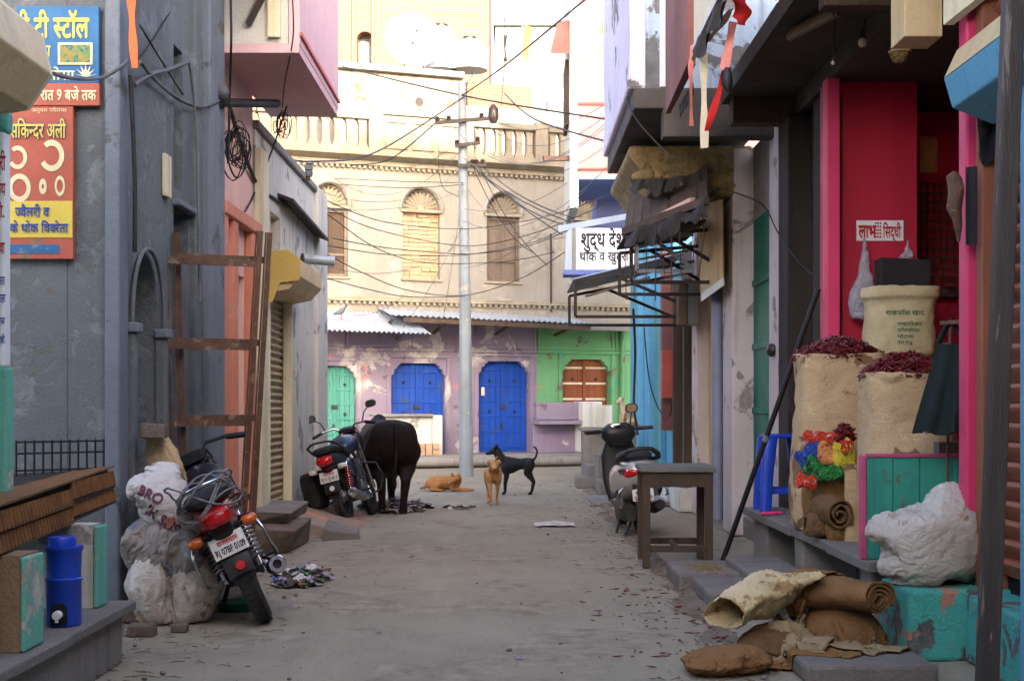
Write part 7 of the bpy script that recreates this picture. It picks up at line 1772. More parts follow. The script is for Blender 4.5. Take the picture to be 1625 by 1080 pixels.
# smaller open chilli bag between the packets
# coloured packets
PKT = [pillow(.6, .44, 31, 5, 16, 30, .05), pillow(.6, .44, 32, 3.5, 16, 30, .05)]
for i, (px, py, w, h, mt, rz, lb) in enumerate(((1310, 697, 60, 26, 'pk_red', .1, 'orange red plastic packet on top of the packet heap'), (1288, 722, 40, 34, 'pk_blue', -.5, 'dark blue plastic packet in the packet heap'), (1292, 748, 30, 44, 'pk_green', .4, 'green plastic packet hanging down in the heap'), (1322, 722, 44, 34, 'pk_orange', .3, 'peach coloured printed packet in the packet heap'), (1341, 728, 28, 60, 'pk_yellow', -.1, 'bright yellow packet beside the crate side'), (1318, 752, 40, 22, 'pk_green', -.2, 'small dark green packet under the yellow one'), (1280, 765, 26, 24, 'pk_red', .2, 'small red packet at the bottom of the heap'))):
    d = 8.72 - .02 * i; k = d / F; W, Hh = w * k * 1.55, h * k * 1.55
    src = PKT[i % 2]; sk = MB(); sk.f = list(src.f); sk.v = [(v[0] / .6 * W, v[2] * .13, v[1] / .44 * Hh) for v in src.v]; sk.wobble(.012, 14, i)
    q = P(px, py, d); t = thing('plastic_packet', lb, 'packet', q); move(sk, q, 0, .15 * ((i % 3) - 1), rz).build('packet_film', M[mt], t, smooth=180)
    if mt == 'pk_yellow': print_on(sk, 'printed_letters', 'ठग', P(px - 9, py - 10, d), X_, U_, 20 * k, 'ink_red', t, 22 * k, .08)
mb = MB(); chillies(mb, 160, P(1342, 690, 8.7).x, 8.75, P(0, 695, 8.7).z - .03, .07, .08, .09, 77); hp = thing('chilli_heap', 'small handful of red chillies spilling on the coloured packets', 'chillies', P(1342, 695, 8.7)); mb.build('chillies', M['chilli'], hp, kind='stuff')
q = P(1314, 0, 8.86); sack('jute_sack', 'short open jute sack holding the heap of coloured packets', move(sackmesh([(0, 0, 0, .12, .1, 3), (.05, 0, 0, .15, .12, 3), (.25, 0, 0, .16, .13, 3), (.4, 0, 0, .15, .12, 3), (.44, 0, 0, .16, .13, 3), (.42, 0, 0, .13, .1, 3)], 'z', 17, .025), (q.x, q.y, .421)), 'jute_br', .421)
# rolled sacking: spiral sheets
def roll(c, ax, L, r, turns, flat, seed, n=110, up=(0, 0, 1), th=.012):
    ax = Vector(ax).normalized(); u = Vector(up); u = (u - ax * u.dot(ax)).normalized(); s = ax.cross(u); c = Vector(c); mb = MB(); o = Vector((seed, seed * 2, 0))
    def fn(a, b):
        an = a * turns * 2 * PI; rr_ = r * (.16 + .84 * a) + .012 * noise.noise(Vector((an * .8, b * 2, seed)))
        p = c + ax * (b - .5) * L * (1 + .03 * noise.noise(Vector((an, seed, 0)))) + s * rr_ * math.cos(an) + u * rr_ * flat * math.sin(an)
        return p + noise.noise_vector(p * 5 + o) * .018 + noise.noise_vector(p * 16 + o) * .006
    mb.sheet(n, 18, fn, th); return mb
one('jute_roll', roll(P(1318, 812, 8.5), (.15, -1, -.1), .3, .085, 2.6, 1.1, 3), M['jute_dk'], 'small roll of brown sacking tucked under the packets', 'roll', smooth=70)
q = P(1300, 850, 8.6); sack('sacking_bundle', 'soft brown bundle of sacking under the small roll', move(sackmesh([(-.1, 0, .08, .04, .06), (-.05, 0, .09, .09, .09), (.06, 0, .1, .09, .09), (.11, 0, .07, .03, .04)], 'x', 8, .03), (q.x, q.y, .42)), 'jute_dk', .422, 'bundle')
q = P(1330, 838, 8.5); sack('sacking_bundle', 'brown sacking bundle squeezed against the crate side', move(sackmesh([(0, 0, 0, .06, .06), (.06, 0, 0, .08, .07), (.15, 0, 0, .07, .06), (.2, 0, 0, .02, .02)], 'z', 9, .03), (q.x, q.y, .42)), 'jute_br', .422, 'bundle')
one('pale_board', MB().box(P(1341, 0, 8.4).x, P(1362, 0, 8.4).x, 8.38, 8.42, .421, P(0, 735, 8.4).z).wobble(.003, 5), M['jute'], 'pale board standing between the packets and the crate', 'board', bevel=.004)
# white bulging sack on the turquoise block
wsk = slump(move(pillow(.8, .74, 7, 3.6, 22, 60), (2.12, 7.03, .68), R(4), R(90), R(-24)), .346, .93, .1, .0, seed=7)
wk = thing('white_sack', 'big dirty white plastic sack with a pinched corner on the turquoise block', 'sack', (2.1, 7.03, .345)); wsk.build('sack_body', M['polywhite'], wk, smooth=180)
q = P(1524, 878, 6.84); MB().box(q.x - .012, q.x + .012, q.y - .004, q.y + .02, q.z - .012, q.z + .012).build('red_tag', M['ink_red'], wk, bevel=.003)
sk = sackmesh([(-.12, 0, 0, .02, .03), (-.06, 0, .01, .05, .07), (.0, 0, .02, .06, .08), (.06, 0, .03, .04, .06)], 'x', 22, .02)
# green hanging bag
hb = thing('hanging_bag', 'dark green cloth bag with a white stripe hanging before the shop', 'bag', P(1500, 600, 7.25))
M['greencloth'] = wmat('dark_green_cloth', lin(20, 34, 30), lin(14, 24, 22), scale=4, rough=.85, bump=.15)
mb = MB(); tl, tr, bl_, br_ = P(1488, 545, 7.25), P(1534, 548, 7.1), P(1452, 688, 7.3), P(1534, 686, 7.05)
mb.sheet(16, 16, lambda u, v: tl.lerp(tr, u).lerp(bl_.lerp(br_, u), v) + Vector((.008 * math.sin(u * 14), -.02 * math.sin(u * PI) + .022 * math.sin(u * 13 + v * 2) * (.3 + v), .012 * math.sin(u * 9) * v)), .012); mb.build('bag_panel', M['greencloth'], hb, smooth=60)
mb = MB(); o_ = Vector((.02, .09, 0)); mb.sheet(16, 16, lambda u, v: o_ + tl.lerp(tr, u).lerp(bl_.lerp(br_, u), v) + Vector((.008 * math.sin(u * 12 + 2), .012 * math.sin(u * 9), 0)), .008); mb.build('bag_back', M['greencloth'], hb, smooth=60)
mb = MB(); mb.sheet(2, 12, lambda u, v: tl.lerp(bl_, v) + Vector((.012 + .026 * u + .014 * v, -.045, 0)), .003); mb.build('white_stripe', M['white'], hb, smooth=60)
MB().tube([tl, P(1500, 522, 7.2), P(1512, 506, 7.15), P(1518, 522, 7.15), tr], .014, 8).build('strap', M['greencloth'], hb, smooth=60)
MB().bar(P(1492, 512, 7.15), P(1536, 510, 7.08), .02, .02).build('hook_bar', M['rust'], hb)
# inside the shop: bin, fertiliser sack, dark bag, polythene bags
gb = thing('grain_bin', 'dark wooden bin inside the crimson shop behind the sacks', 'bin', (2.7, 9.6, .42)); MB().box(2.45, 3.0, 9.35, 9.95, .42, 1.56).build('bin_box', M['dark_wood'], gb, bevel=.01)
fs_ = thing('printed_sack', 'beige fertiliser sack with green print and a rolled mouth', 'sack', (2.68, 9.5, 1.56))
sk = sackmesh([(0, 0, 0, .22, .14, 3), (.06, 0, 0, .25, .17, 3), (.25, 0, 0, .24, .16, 3), (.38, 0, 0, .24, .15, 3), (.43, 0, 0, .27, .17, 3), (.5, .01, 0, .26, .15, 3), (.48, 0, 0, .2, .11, 3), (.4, 0, 0, .18, .1, 3)], 'z', 15, .018, 56, 60)
M['fert'] = wmat('beige_polysack', lin(196, 180, 138), lin(160, 142, 100), scale=4, bump=.3, rough=.6, fine=.2); fsm = move(sk, (2.68, 9.6, 1.56)); fsm.build('sack_body', M['fert'], fs_, smooth=180)
M['ink_green'] = wmat('green_ink', lin(64, 110, 76), rough=.8, bump=0)
for s, px, py, w, h in (('राजफॉस खाद', 1408, 499, 62, 8), ('नाइट~रोजन', 1426, 516, 40, 6), ('फॉस~फोरस', 1426, 526, 36, 6), ('पोटाश', 1426, 536, 26, 6), ('50 Kg', 1426, 545, 24, 6)):
    print_on(fsm, 'printed_letters', s, P(px, py, 9.41), X_, U_, w * 9.41 / F, 'ink_green', fs_, h * 9.41 / F, .03)
db = thing('dark_bag', 'dark stiff bag standing open above the fertiliser sack', 'bag', P(1435, 455, 9.6)); a, b = P(1396, 462, 9.75), P(1474, 408, 9.75)
MB().hexa([(a.x, 9.72, a.z), (b.x, 9.72, a.z), (b.x, 9.9, a.z), (a.x, 9.9, a.z), (a.x - .01, 9.7, b.z), (b.x + .01, 9.7, b.z - .02), (b.x, 9.92, b.z - .01), (a.x, 9.92, b.z)]).wobble(.015, 6).build('bag_body', M['seat'], db, bevel=.01)
M['polythene'] = wmat('clear_polythene', lin(206, 200, 206), lin(186, 180, 186), scale=14, rough=.2, bump=.5, spec=.6, trans=.55, fine=.05)
for px, py0, py1, w, lb in ((1370, 378, 508, 50, 'clear polythene bag hanging on the crimson wall under the sticker'), (1438, 380, 418, 24, 'small clear polythene bag hanging above the dark bag')):
    t = thing('polythene_bag', lb, 'bag', P(px, py1, 9.95)); k = 9.95 / F; Hh = (py1 - py0) * k; sk = sackmesh([(0, 0, 0, w * k * .2, .03), (.03, 0, 0, w * k * .42, .05), (Hh * .3, 0, 0, w * k * .46, .05), (Hh * .55, .01, 0, w * k * .25, .035), (Hh * .85, .01, 0, w * k * .08, .015), (Hh, .01, 0, .006, .006)], 'z', px, .014, 28, 30, fs=12)
    move(sk.wobble(.014, 22, 3).wobble(.008, 45, 5), P(px, py1, 9.97)).build('film', M['polythene'], t, smooth=60)
# heap of jute and sacks on the lane side
def drape(x0, x1, y0, y1, hfun, seed, n=46, th=.008, fold=.05, fs=5):
    o = Vector((seed * 2.1, seed * 4.3, seed)); mb = MB()
    def fn(u, v):
        x = x0 + (x1 - x0) * u; y = y0 + (y1 - y0) * v
        r = max(0, rid((x, y * .7 + .5 * x, 0), fs, o)) ** 2 * fold + max(0, rid((x * .6 - y, y, 1), fs * 2, o)) ** 3 * fold * .35
        e = min(1, 5 * min(u, 1 - u)) * min(1, 5 * min(v, 1 - v)); z = max(.006, hfun(u, v) + r * e ** .5)
        return Vector((x, y, z)) + Vector((noise.noise(Vector((y * 3, 0, seed))), noise.noise(Vector((x * 3, 7, seed))), 0)) * .04
    mb.sheet(n, n, fn, th); return mb
dome = lambda h, p=1.0: (lambda u, v: h * (max(0, math.sin(PI * u)) * max(0, math.sin(PI * v))) ** p)
def fold(w, h, c, rz, amp, waves, n=(56, 42), ph=0.0):
    mb = MB(); mb.sheet(n[0], n[1], lambda u, v: ((u - .5) * w * .62, (v - .5) * h * .85, amp * math.sin(u * waves * 2 * PI + v * 2 + ph) + .02 * math.sin(v * 9 + ph))); return move(mb, c, rz)
def thicken(mb, t=.006):
    bm = bmesh.new(); bv = [bm.verts.new(v) for v in mb.v]
    for f in mb.f: bm.faces.new([bv[k] for k in f])
    bm.normal_update(); N_ = len(mb.v); nv = [tuple(v.co - v.normal * t) for v in bm.verts]; ed = [e for e in bm.edges if len(e.link_faces) == 1]; bm.verts.index_update()
    sf = [(e.verts[0].index, e.verts[1].index, e.verts[1].index + N_, e.verts[0].index + N_) for e in ed]; bm.free()
    o = MB(); o.v = list(mb.v) + nv; o.f = list(mb.f) + [tuple(k + N_ for k in reversed(f)) for f in mb.f] + sf; return o
cols = [floor_mesh(0, .2, 2.6, 5.6, 8.6), MB().box(1.93, 2.75, 6.75, 7.3, 0, .345), MB().box(1.32, 1.92, 6.2, 6.62, 0, .075), MB().ball((1.66, 7.0, .06), (.2, .16, .17), 14, 8), MB().ball((1.28, 6.85, .03), (.2, .2, .12), 14, 8)]
def settle(name, label, mb, mat, cat='cloth', frames=22, p=0.0, g=1.0, t=.006, **k):
    q = cloth_sim(mb, frames, p, g, cols[:5] + cols[5:][-2:], **k); cols.append(q)
    return one(name, thicken(q, t) if t else q, M[mat], label, cat, smooth=180)
settle('jute_cloth', 'large brown jute cloth thrown over the heap before the turquoise block', fold(1.15, .8, (1.62, 6.98, .36), R(20), .06, 2.5), 'jute_or', bend=.8, mass=.4)
settle('jute_cloth', 'crumpled greyish jute cloth at the foot of the turquoise block', fold(.7, .5, (1.72, 6.68, .4), R(-35), .06, 2.5, ph=1), 'jute_gr', bend=.8, mass=.4)
settle('jute_cloth', 'orange brown jute cloth spilling in folds towards the lane', fold(.9, .6, (1.4, 6.62, .42), R(-25), .06, 2.2, ph=2), 'jute_br', bend=.6, mass=.4)
ro = roll((1.62, 6.98, .30), (.6, -.62, .02), .52, .145, 3.6, .52, 5); cols.append(ro)
one('jute_roll', ro, M['jute_or'], 'large loose roll of brown jute cloth before the turquoise block', 'roll', smooth=70)
settle('jute_cloth', 'long twisted strip of pale jute lying across the brown cloth', fold(.75, .26, (1.56, 6.62, .46), R(-32), .05, 1.2, (48, 20), 1), 'jute_gr', bend=.8, mass=.4)
settle('jute_cloth', 'rumpled brown jute cloth lying on top of the loose roll', fold(.7, .5, (1.5, 7.1, .62), R(35), .06, 2.2, (44, 34), 4), 'jute_br', bend=.5, mass=.4)
settle('jute_cloth', 'dusty jute cloth bunched up in front of the roll', fold(.8, .5, (1.42, 6.78, .5), R(60), .08, 3, (48, 34), 5), 'jute_gr', bend=.5, mass=.4)
one('jute_sack', slump(move(pillow(.5, .4, 11, 2.6), (1.0, 6.48, .12), R(12)), .004, .6, .12, seed=11), M['jute_or'], 'flat brown jute sack with dark spots lying on the lane', 'sack', smooth=180)
one('jute_sack', slump(move(pillow(.44, .36, 12, 2.6), (1.28, 6.74, .12), R(-20)), .01, .9, .12, seed=12), M['jute_dk'], 'dark jute sack at the bottom of the heap below the open sack', 'sack', smooth=180)
ob = cloth_sim(move(bag_mesh(.56, .4, 44, 30, .012, 21, True), (0, 0, 0)), 13, 2.2, 0.0, (), 10, .1)
ob.v = [tuple(Vector(v) + noise.noise_vector(Vector(v) * 6) * .035 + noise.noise_vector(Vector(v) * 15) * .012) for v in ob.v]
t = thing('open_sack', 'cream plastic sack lying open on its side on the jute heap', 'sack', (1.22, 6.85, .15)); thicken(move(ob, (1.24, 6.88, .30), R(215), R(12), R(14)), .003).build('sack_body', M['polycream'], t, smooth=180); cols.append(ob)
settle('empty_sack', 'white plastic sack crumpled over the back of the jute heap', fold(.75, .6, (1.42, 7.28, .5), R(15), .07, 2.5, ph=3), 'clean', 'sack', bend=.2, mass=.3, t=.003)
# litter: shreds of paper and plastic in heaps, one mass each
M['lit_a'] = M['clean']; M['lit_b'] = wmat('faded_print_paper', lin(150, 140, 150), lin(120, 96, 110), scale=20, rough=.8); M['lit_c'] = wmat('dark_refuse', lin(84, 74, 64), lin(56, 50, 46), scale=9, rough=.95)
def litter(mb, n, c, rx, ry, hz, seed, s=.06):
    rr = random.Random(seed)
    for i in range(n):
        a = rr.random() * 2 * PI; q = math.sqrt(rr.random()); p = Vector((c[0] + rx * q * math.cos(a), c[1] + ry * q * math.sin(a), hz * (1 - q) * rr.random() + .012))
        ss = s * (.4 + rr.random()); e = Euler((rr.random() * 1.2 - .6, rr.random() * 1.2 - .6, rr.random() * 6)).to_matrix(); sd = rr.random() * 50
        k = len(mb.v); vs = []
        for y in range(4):
            for x in range(4):
                v = Vector(((x / 3 - .5) * ss * 1.5, (y / 3 - .5) * ss, 0)) + noise.noise_vector(Vector((x * .8, y * .8, sd))) * ss * .28
                v = e @ v + p; vs.append((v.x, v.y, max(v.z, .003)))
        mb.add(vs, [(y * 4 + x, y * 4 + x + 1, (y + 1) * 4 + x + 1, (y + 1) * 4 + x) for y in range(3) for x in range(3)])
    return mb
def heap(label, c, rx, ry, hz, n, seed, s=.06):
    t = thing('rubbish_heap', label, 'rubbish', (c.x, c.y, 0))
    for i, (mt, f) in enumerate((('lit_c', .45), ('lit_a', .28), ('lit_b', .17), ('pk_green', .03), ('pk_blue', .04), ('pk_orange', .03))):
        litter(MB(), max(1, int(n * f)), c, rx, ry, hz * (.6 if mt == 'lit_c' else 1), seed + i, s).build('scraps', M[mt], t, smooth=60, kind='stuff')
heap('scattered paper and plastic rubbish beside the red tailed motorcycle', G(480, 918), .19, .5, .1, 170, 1, .06)
heap('rubbish heap around the feet of the black cow', G(628, 806), .42, .9, .13, 220, 20, .08)
heap('trail of paper scraps leading away from the cow', G(720, 806), .3, .3, .03, 26, 40, .05)
heap('rubbish strewn under the dark blue motorcycle', G(510, 808), .28, .8, .1, 110, 60, .07)
g_ = G(880, 833); mb = MB(); mb.sheet(14, 10, lambda u, v: Vector((g_.x - .21 + .42 * u, g_.y - .2 + .45 * v, .01 + .03 * max(0, noise.noise(Vector((u * 4, v * 4, 2))) + .35) * math.sin(PI * u) + .004 * noise.noise(Vector((u * 15, v * 15, 0))))), .002)
one('paper_sheet', mb, M['clean'], 'crumpled pale plastic sheet lying flat in the lane', 'sheet', smooth=60)
g_ = G(372, 970); gbk = thing('green_tray', 'green plastic tray lying under the red tailed motorcycle', 'tray', (g_.x, g_.y + .1, 0)); MB().lathe([(.0, .01), (.11, .01), (.13, .05), (.136, .05), (.115, .0), (0, .0)], 28, (0, 0, 0)).build('tray_body', wmat('green_plastic', lin(34, 110, 74), lin(28, 90, 62), scale=5, rough=.4, bump=.05), gbk, world=False, smooth=50)
mb = MB(); rr = random.Random(9)
for i in range(110):
    x = .75 + rr.random() * .5 if rr.random() < .5 else rr.gauss(.85, .25); y = 6.3 + rr.random() * 3.2
    th = rr.random() * 6.28; l = .02 + rr.random() * .05; d = Vector((math.cos(th), math.sin(th), 0)) * l; p = Vector((x, y, .006)); mb.tube([p - d * .5, p + Vector((rr.random() - .5, rr.random() - .5, 0)) * l * .3, p + d * .5], [.002, .005, .001], 5)
o = mb.build('fallen_chillies', M['chilli']); o['kind'] = 'stuff'; o['label'] = 'dried red chillies scattered over the lane by the steps'; o['category'] = 'chillies'
mb = MB()
for i in range(420):
    x = (-1.95 + rr.random() ** 2.5 * 1.2) if rr.random() < .5 else (1.15 - rr.random() ** 2.5 * 1.2); y = 6 + rr.random() ** 1.4 * 18; s = .003 + rr.random() ** 4 * .016; mb.ball((x, y, s * .3), (s, s * (.6 + rr.random() * .5), s * .6), 6, 4)
o = mb.build('pebbles', M['stone'], smooth=60); o['kind'] = 'stuff'; o['label'] = 'small pebbles scattered over the dusty lane'; o['category'] = 'pebbles'
M['dirt'] = wmat('loose_dirt', lin(128, 114, 98), lin(92, 80, 68), scale=5, grain=70, fine=.5, bump=.8, rough=1.0)
for sgn, x0_, w_, nm in ((-1, -2.32, .42, 'left'), (1, 1.2, -.34, 'right')):
    mb = MB(); mb.sheet(16, 220, lambda u, v: Vector((x0_ + w_ * u * (.55 + .6 * noise.noise(Vector((v * 22, sgn, 0)))), 6.9 + 16 * v, -.01 + .05 * (1 - u) ** 1.5 * (.55 + noise.noise(Vector((v * 30, u * 2, sgn)))) + .008 * noise.noise(Vector((v * 160, u * 14, 0))))))
    o = mb.build('dirt_drift', M['dirt'], smooth=180); o['kind'] = 'stuff'; o['label'] = 'loose dirt gathered along the %s hand edge of the lane' % nm; o['category'] = 'dirt'
mb = MB()
for i in range(520):
    x = (-2.0 + abs(rr.gauss(0, .35))) if i % 2 else (1.15 - abs(rr.gauss(0, .3))); y = 6.2 + rr.random() ** 1.5 * 16; th = rr.random() * 6.28; l = .02 + rr.random() * .07; d = Vector((math.cos(th), math.sin(th), 0)) * l; p = Vector((x, y, .008)); mb.tube([p - d * .5, p + Vector((rr.random() - .5, rr.random() - .5, .15)) * l * .4, p + d * .5], [.0015, .0022, .001], 4)
o = mb.build('straw_bits', M['jute_dk'], smooth=60); o['kind'] = 'stuff'; o['label'] = 'bits of straw and twine blown to the edges of the lane'; o['category'] = 'straw'
mb = MB(); litter(mb, 45, Vector((-.4, 13, 0)), 1.6, 7, .004, 5, .022)
o = mb.build('paper_scraps', M['lit_b'], smooth=60); o['kind'] = 'stuff'; o['label'] = 'tiny paper scraps scattered over the lane'; o['category'] = 'litter'
mb = MB()
for i in range(160): x = 1.36 + rr.gauss(0, .07); y = 9.6 + rr.gauss(0, .12); mb.ball((x, y, .118), (.012, .006, .005), 5, 4)
o = mb.build('orange_spill', M['ochre_stone'], smooth=60); o['kind'] = 'stuff'; o['label'] = 'orange grain spilled on the low step stone'; o['category'] = 'grain'

# ------------------------------------------------------------------ utility pole and wires
q = G(740, 756)
up_ = thing('utility_pole', 'pale tapering steel utility pole with crossarms and insulators', 'pole', (q.x, q.y, 0))
D = q.y
MB().tube([(q.x, q.y, -.02), P(738, 480, D), P(733, 130, D)], [.125, .1, .07], 12).build('shaft', M['pole'], up_, smooth=25)
for i, (x0, y0, x1, y1) in enumerate(((690, 195, 786, 187), (722, 232, 762, 226), (726, 263, 772, 262))):
    arm = MB().bar(P(x0, y0, D - .16), P(x1, y1, D - .16), .05, .06).build('crossarm', M['dark_iron'], up_)
    for px in ([694, 712, 764, 782] if i == 0 else [725, 758] if i == 1 else [750, 756, 766]):
        t = (px - x0) / (x1 - x0); c = P(px, y0 + (y1 - y0) * t, D - .16); MB().lathe([(0, .02), (.035, .02), (.045, .05), (.03, .06), (.045, .075), (.03, .1), (0, .11)], 12, c).build('insulator', M['porcelain'], arm, smooth=45)
    MB().torus(P(733 + i, (y0 + y1) / 2 + 1, D), (0, 0, 1), .1, .015, 20, 6).build('clamp', M['dark_iron'], up_, smooth=60)
MB().loft([(0, 0, 0, .06, .06), (.1, 0, 0, .1, .09), (.24, 0, 0, .09, .08), (.32, 0, 0, .03, .03)], 12, 'z').build('switch_box', M['porcelain'], up_, world=False, smooth=50); up_.children[-1].location = P(783, 195, D - .15) - Vector((q.x, q.y, 0))
def wire(label, pts, r=.009, mat='cable', cat='wire', group=None, sag=0.0, name='overhead_wire', n=26):
    p = [P(*a) if len(a) == 3 else Vector(a) for a in pts]
    if len(p) == 2:
        a, b = p; p = [a.lerp(b, i / n) - Vector((0, 0, 4 * sag * (i / n) * (1 - i / n))) for i in range(n + 1)]
    else:
        s = []
        for i in range(len(p) - 1):
            a0, a1, a2, a3 = p[max(i - 1, 0)], p[i], p[i + 1], p[min(i + 2, len(p) - 1)]
            for k in range(8):
                t = k / 8; s.append(.5 * ((2 * a1) + (-a0 + a2) * t + (2 * a0 - 5 * a1 + 4 * a2 - a3) * t * t + (-a0 + 3 * a1 - 3 * a2 + a3) * t ** 3))
        p = s + [p[-1]]
    return one(name, MB().tube(p, r, 6), M[mat], label, cat, group, smooth=60)
PD = D - .16
wire('heavy black cable running from the brick house past the pole top to the pink house', [(544, 106, 30), (735, 152, 24.3), (985, 193, 21)], .016)
wire('black cable dropping from the rooftop to the right hand balcony', [(800, 148, 30), (850, 190, 25), (990, 232, 19)], .016)
wire('black cable rising from the pole top to the upper right eaves', [(733, 152, PD), (800, 105, 20), (935, -6, 14)], .012)
wire('thin wire rising from the pole top to the rooftop mast', [(733, 150, PD), (778, 66, 33)], .01)
wire('long cable sagging from the mauve balcony to the pole top', [(380, 222, 12.5), (430, 245, 14), (500, 256, 17), (600, 240, 21), (735, 155, PD)], .012)
wire('second cable sagging from the cream cornice to the crossarm', [(560, 262, 26), (620, 252, 25), (694, 193, PD)], .012)
grp = 'service wires sagging across the lane before the cream wall'
gl = 'thin black service wire sagging across the lane before the cream windows'
for pts in ([(500, 310, 16.8), (610, 352, 20), (740, 363, PD), (860, 345, 22), (960, 312, 19)], [(500, 318, 16.8), (600, 365, 20), (740, 390, PD), (840, 372, 22), (960, 325, 18)], [(528, 378, 16), (620, 394, 20), (740, 403, PD), (830, 392, 22), (900, 366, 18)],
            [(512, 388, 16.8), (620, 404, 20), (740, 404, PD), (840, 386, 22), (905, 358, 18)], [(505, 395, 16.8), (570, 430, 19), (650, 461, 22), (740, 468, PD), (830, 440, 22), (925, 380, 18)], [(520, 340, 16.8), (600, 395, 20), (680, 417, 22), (800, 415, 23), (880, 400, 22)],
            [(530, 283, 28), (640, 288, 27), (735, 290, PD)], [(530, 292, 28), (640, 298, 27), (735, 293, PD)], [(510, 440, 16.8), (640, 470, 22), (738, 470, PD)]):
    wire(gl, pts, .007, group=grp)
grp = 'wires fanning out from the pole to the right hand houses'; gl = 'thin black wire running from the pole bracket down to the right hand shops'
for a, b, s in (((748, 262, PD), (905, 352, 17.5), .1), ((756, 264, PD), (900, 358, 17.5), .15), ((752, 266, PD), (892, 372, 17.5), .05), ((766, 264, PD), (910, 345, 17.4), .12), ((762, 266, PD), (868, 420, 22), .2), ((750, 262, PD), (845, 400, 24), .25)):
    wire(gl, [a, b], .008, group=grp, sag=s)
grp = 'thin wires from the pole to the pale pink house'; gl = 'thin wire running from the crossarm up to the pale pink house'
for a, b, s in (((782, 190, PD), (982, 150, 18), .3), ((764, 190, PD), (982, 165, 18), .5), ((758, 230, PD), (985, 172, 18), .5), ((712, 193, PD), (982, 182, 18), .7)):
    wire(gl, [a, b], .005, 'cable_grey', group=grp, sag=s)
grp = 'fine wires crossing before the cream wall'; gl = 'very fine wire crossing in front of the cream upper wall'
for a, b, s_ in (((505, 330, 16.8), (735, 300, PD), .15), ((500, 300, 17), (735, 265, PD), .35), ((510, 420, 17), (735, 380, PD), .3), ((735, 330, PD), (900, 290, 22), .2), ((735, 350, PD), (985, 240, 19), .5), ((742, 300, PD), (990, 330, 17), .6), ((735, 425, PD), (930, 300, 20), .25), ((520, 275, 27), (735, 235, PD), .6), ((600, 262, 26), (725, 228, PD), .2), ((735, 250, PD), (985, 212, 19), .5), ((560, 500, 25), (640, 470, 24), .1), ((697, 540, 27), (735, 300, PD), .1), ((640, 520, 27), (733, 360, PD), .1)):
    wire(gl, [a, b], .0045, 'cable_grey', group=grp, sag=s_)
wire('wire with a strain insulator hanging from above the pole', [(802, -5, 26), (800, 60, 26), (801, 100, 26), (795, 170, 25)], .008)
one('strain_insulator', MB().lathe([(0, 0), (.03, .01), (.04, .05), (.02, .08), (.02, .42), (.04, .45), (.03, .5), (0, .51)], 10, P(802, 98, 26)), M['porcelain'], 'dark strain insulator on the hanging wire right of the pole', 'insulator', smooth=45)
wire('looped slack wire hanging in front of the cream wall left of the pole', [(696, 240, 25), (697, 275, 25), (705, 300, 25), (728, 312, PD)], .006)
# left side cables
wire('thick black cable draped down the limewashed shop front', [(364, 168, 10.8), (380, 220, 11.5), (408, 292, 12.5), (440, 318, 13.5), (480, 342, 15), (502, 362, 16)], .018, cat='cable', name='wall_cable')
wire('black cable looping along the limewashed shop wall', [(300, 345, 10), (345, 358, 10.9), (385, 340, 11.8), (408, 296, 12.5), (440, 215, 12.8), (475, 95, 12.5), (486, -5, 12)], .009, cat='cable', name='wall_cable')
wire('grey conduit cable strung from the hood to the grey house corner', [(85, 117, 6.3), (120, 125, 7.2), (160, 124, 7.9), (192, 106, 8.0), (203, 96, 8.1)], .011, 'cable_grey', 'cable', name='wall_cable')
wire('pale conduit cable running along the grey house to the balcony bracket', [(222, 98, 8.2), (250, 130, 8.8), (285, 158, 9.4), (320, 170, 10), (352, 158, 10.7)], .012, 'cable_grey', 'cable', name='wall_cable')
wire('upright cable hanging down the front of the mauve balcony end', [(366, -5, 10.4), (367, 60, 10.4), (365, 140, 10.6), (362, 260, 10.7)], .01, cat='cable', name='wall_cable')
wire('thin cord hanging from the balcony slab to the coil of wire', [(464, -5, 10.5), (465, 60, 10.6), (452, 130, 11.5), (448, 170, 12)], .006, cat='cable', name='wall_cable')
wire('bunched cable dropping down the corner of the grey house', [(207, 120, 8.15), (211, 200, 8.15), (214, 290, 8.15), (214, 400, 8.15)], .014, cat='cable', name='wall_cable')
wire('twisted old cable crossing between the two grey pilasters', [(213, 135, 8.2), (240, 118, 8.6), (275, 108, 9.2), (298, 98, 9.6)], .016, 'cable_grey', 'cable', name='wall_cable')
wire('pale cord hanging straight down beside the narrow slit window', [(300, 98, 9.6), (308, 160, 9.7), (313, 260, 9.7), (316, 420, 9.5), (318, 480, 9.4)], .009, 'cable_grey', 'cable', name='wall_cable')
wire('thin wire running up the grey wall beside the orange pennant', [(216, 100, 8.2), (245, 60, 8.8), (272, 15, 9.4)], .007, cat='cable', name='wall_cable')
wire('thin wire running down the grey wall past the slit window', [(222, 40, 8.2), (255, 95, 8.8), (290, 150, 9.6)], .007, cat='cable', name='wall_cable')
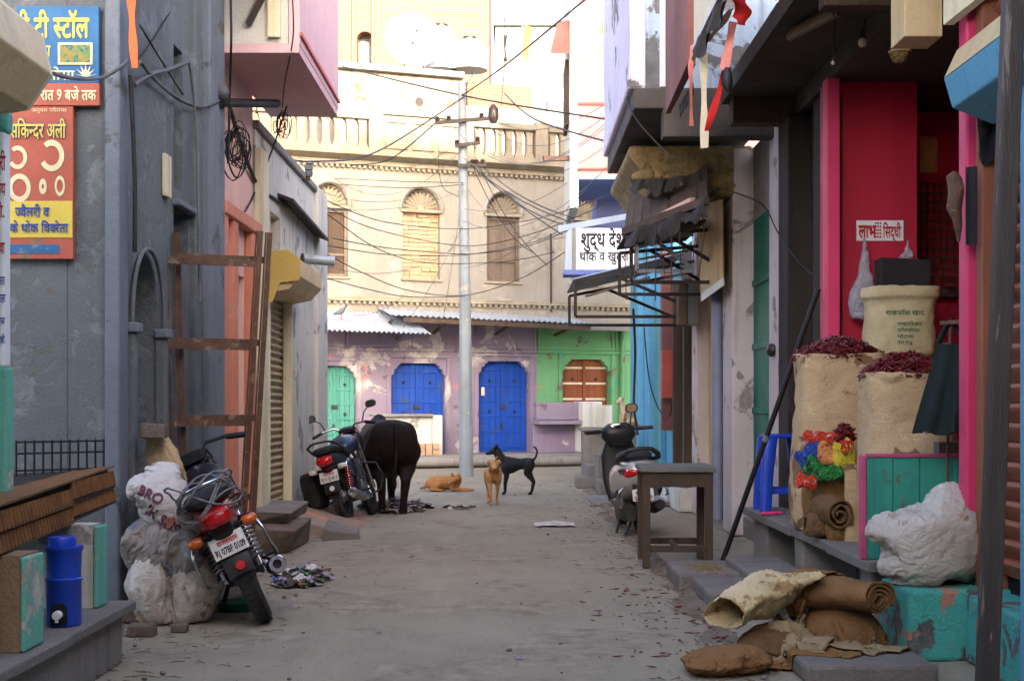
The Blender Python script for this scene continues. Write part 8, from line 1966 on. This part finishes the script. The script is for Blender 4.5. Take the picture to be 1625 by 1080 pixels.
def coil(label, c, n, r, seed, mat='cable'):
    t = thing('wire_coil', label, 'coil', c); rr = random.Random(seed)
    for k in range(n):
        ox, oz = (rr.random() - .5) * r, (rr.random() - .5) * r; R0 = r * (.5 + rr.random() * .7); ph = rr.random() * 6; pts = []
        for i in range(21):
            an = 2 * PI * i / 20; pts.append(Vector(c) + Vector((ox + R0 * .7 * math.cos(an), .04 * math.sin(an + ph), oz + R0 * 1.3 * math.sin(an) - R0 * .6 + .02 * math.sin(an * 3 + ph))))
        MB().tube(pts, .0045, 5).build('wire_turn', M[mat], t, smooth=60)
coil('tangled coil of old wire on the pink wall under the balcony', P(372, 225, 10.9), 16, .11, 3)
coil('small wire coil hanging from the mauve balcony underside', P(446, 190, 12), 7, .07, 5)
ju = thing('junction_bar', 'bundled cable bar with a grey junction box under the balcony', 'junction', P(352, 150, 10.7)); MB().tube([P(352, 163, 10.6), P(440, 164, 12)], .035, 8).wobble(.012, 14).build('cable_bundle', M['cable'], ju, smooth=60); MB().ball(P(352, 146, 10.6), (.06, .05, .06), 10, 8).build('junction_box', M['cable_grey'], ju, smooth=60)
wire('bundle of black cables dropping beside the sky blue house', [(1005, 490, 20), (1008, 560, 21), (1006, 640, 21), (1012, 690, 21)], .018, cat='cable', name='wall_cable')
wire('black cable sagging from the sky blue house to the folded doors', [(1022, 520, 20), (1030, 600, 19.5), (1045, 648, 19), (1062, 660, 18.6), (1066, 640, 18.5)], .01, cat='cable', name='wall_cable')
wire('thin wire dropping past the flaking pillar to the pole top', [(1165, 305, 13), (1210, 325, 12.2), (1235, 370, 11.2), (1265, 412, 10.6), (1290, 436, 10.2)], .006, cat='cable', name='wall_cable')
wire('long cable running down the lavender balcony corner', [(990, -5, 13), (996, 60, 12.6), (994, 140, 12.4), (1010, 190, 12), (1070, 255, 11.9)], .007, cat='cable', name='wall_cable')
wire('thick black cable slung under the tin awnings to the pillars', [(1005, 372, 14.5), (1060, 350, 13.8), (1110, 322, 13), (1140, 300, 12.6)], .02, cat='cable', name='wall_cable')
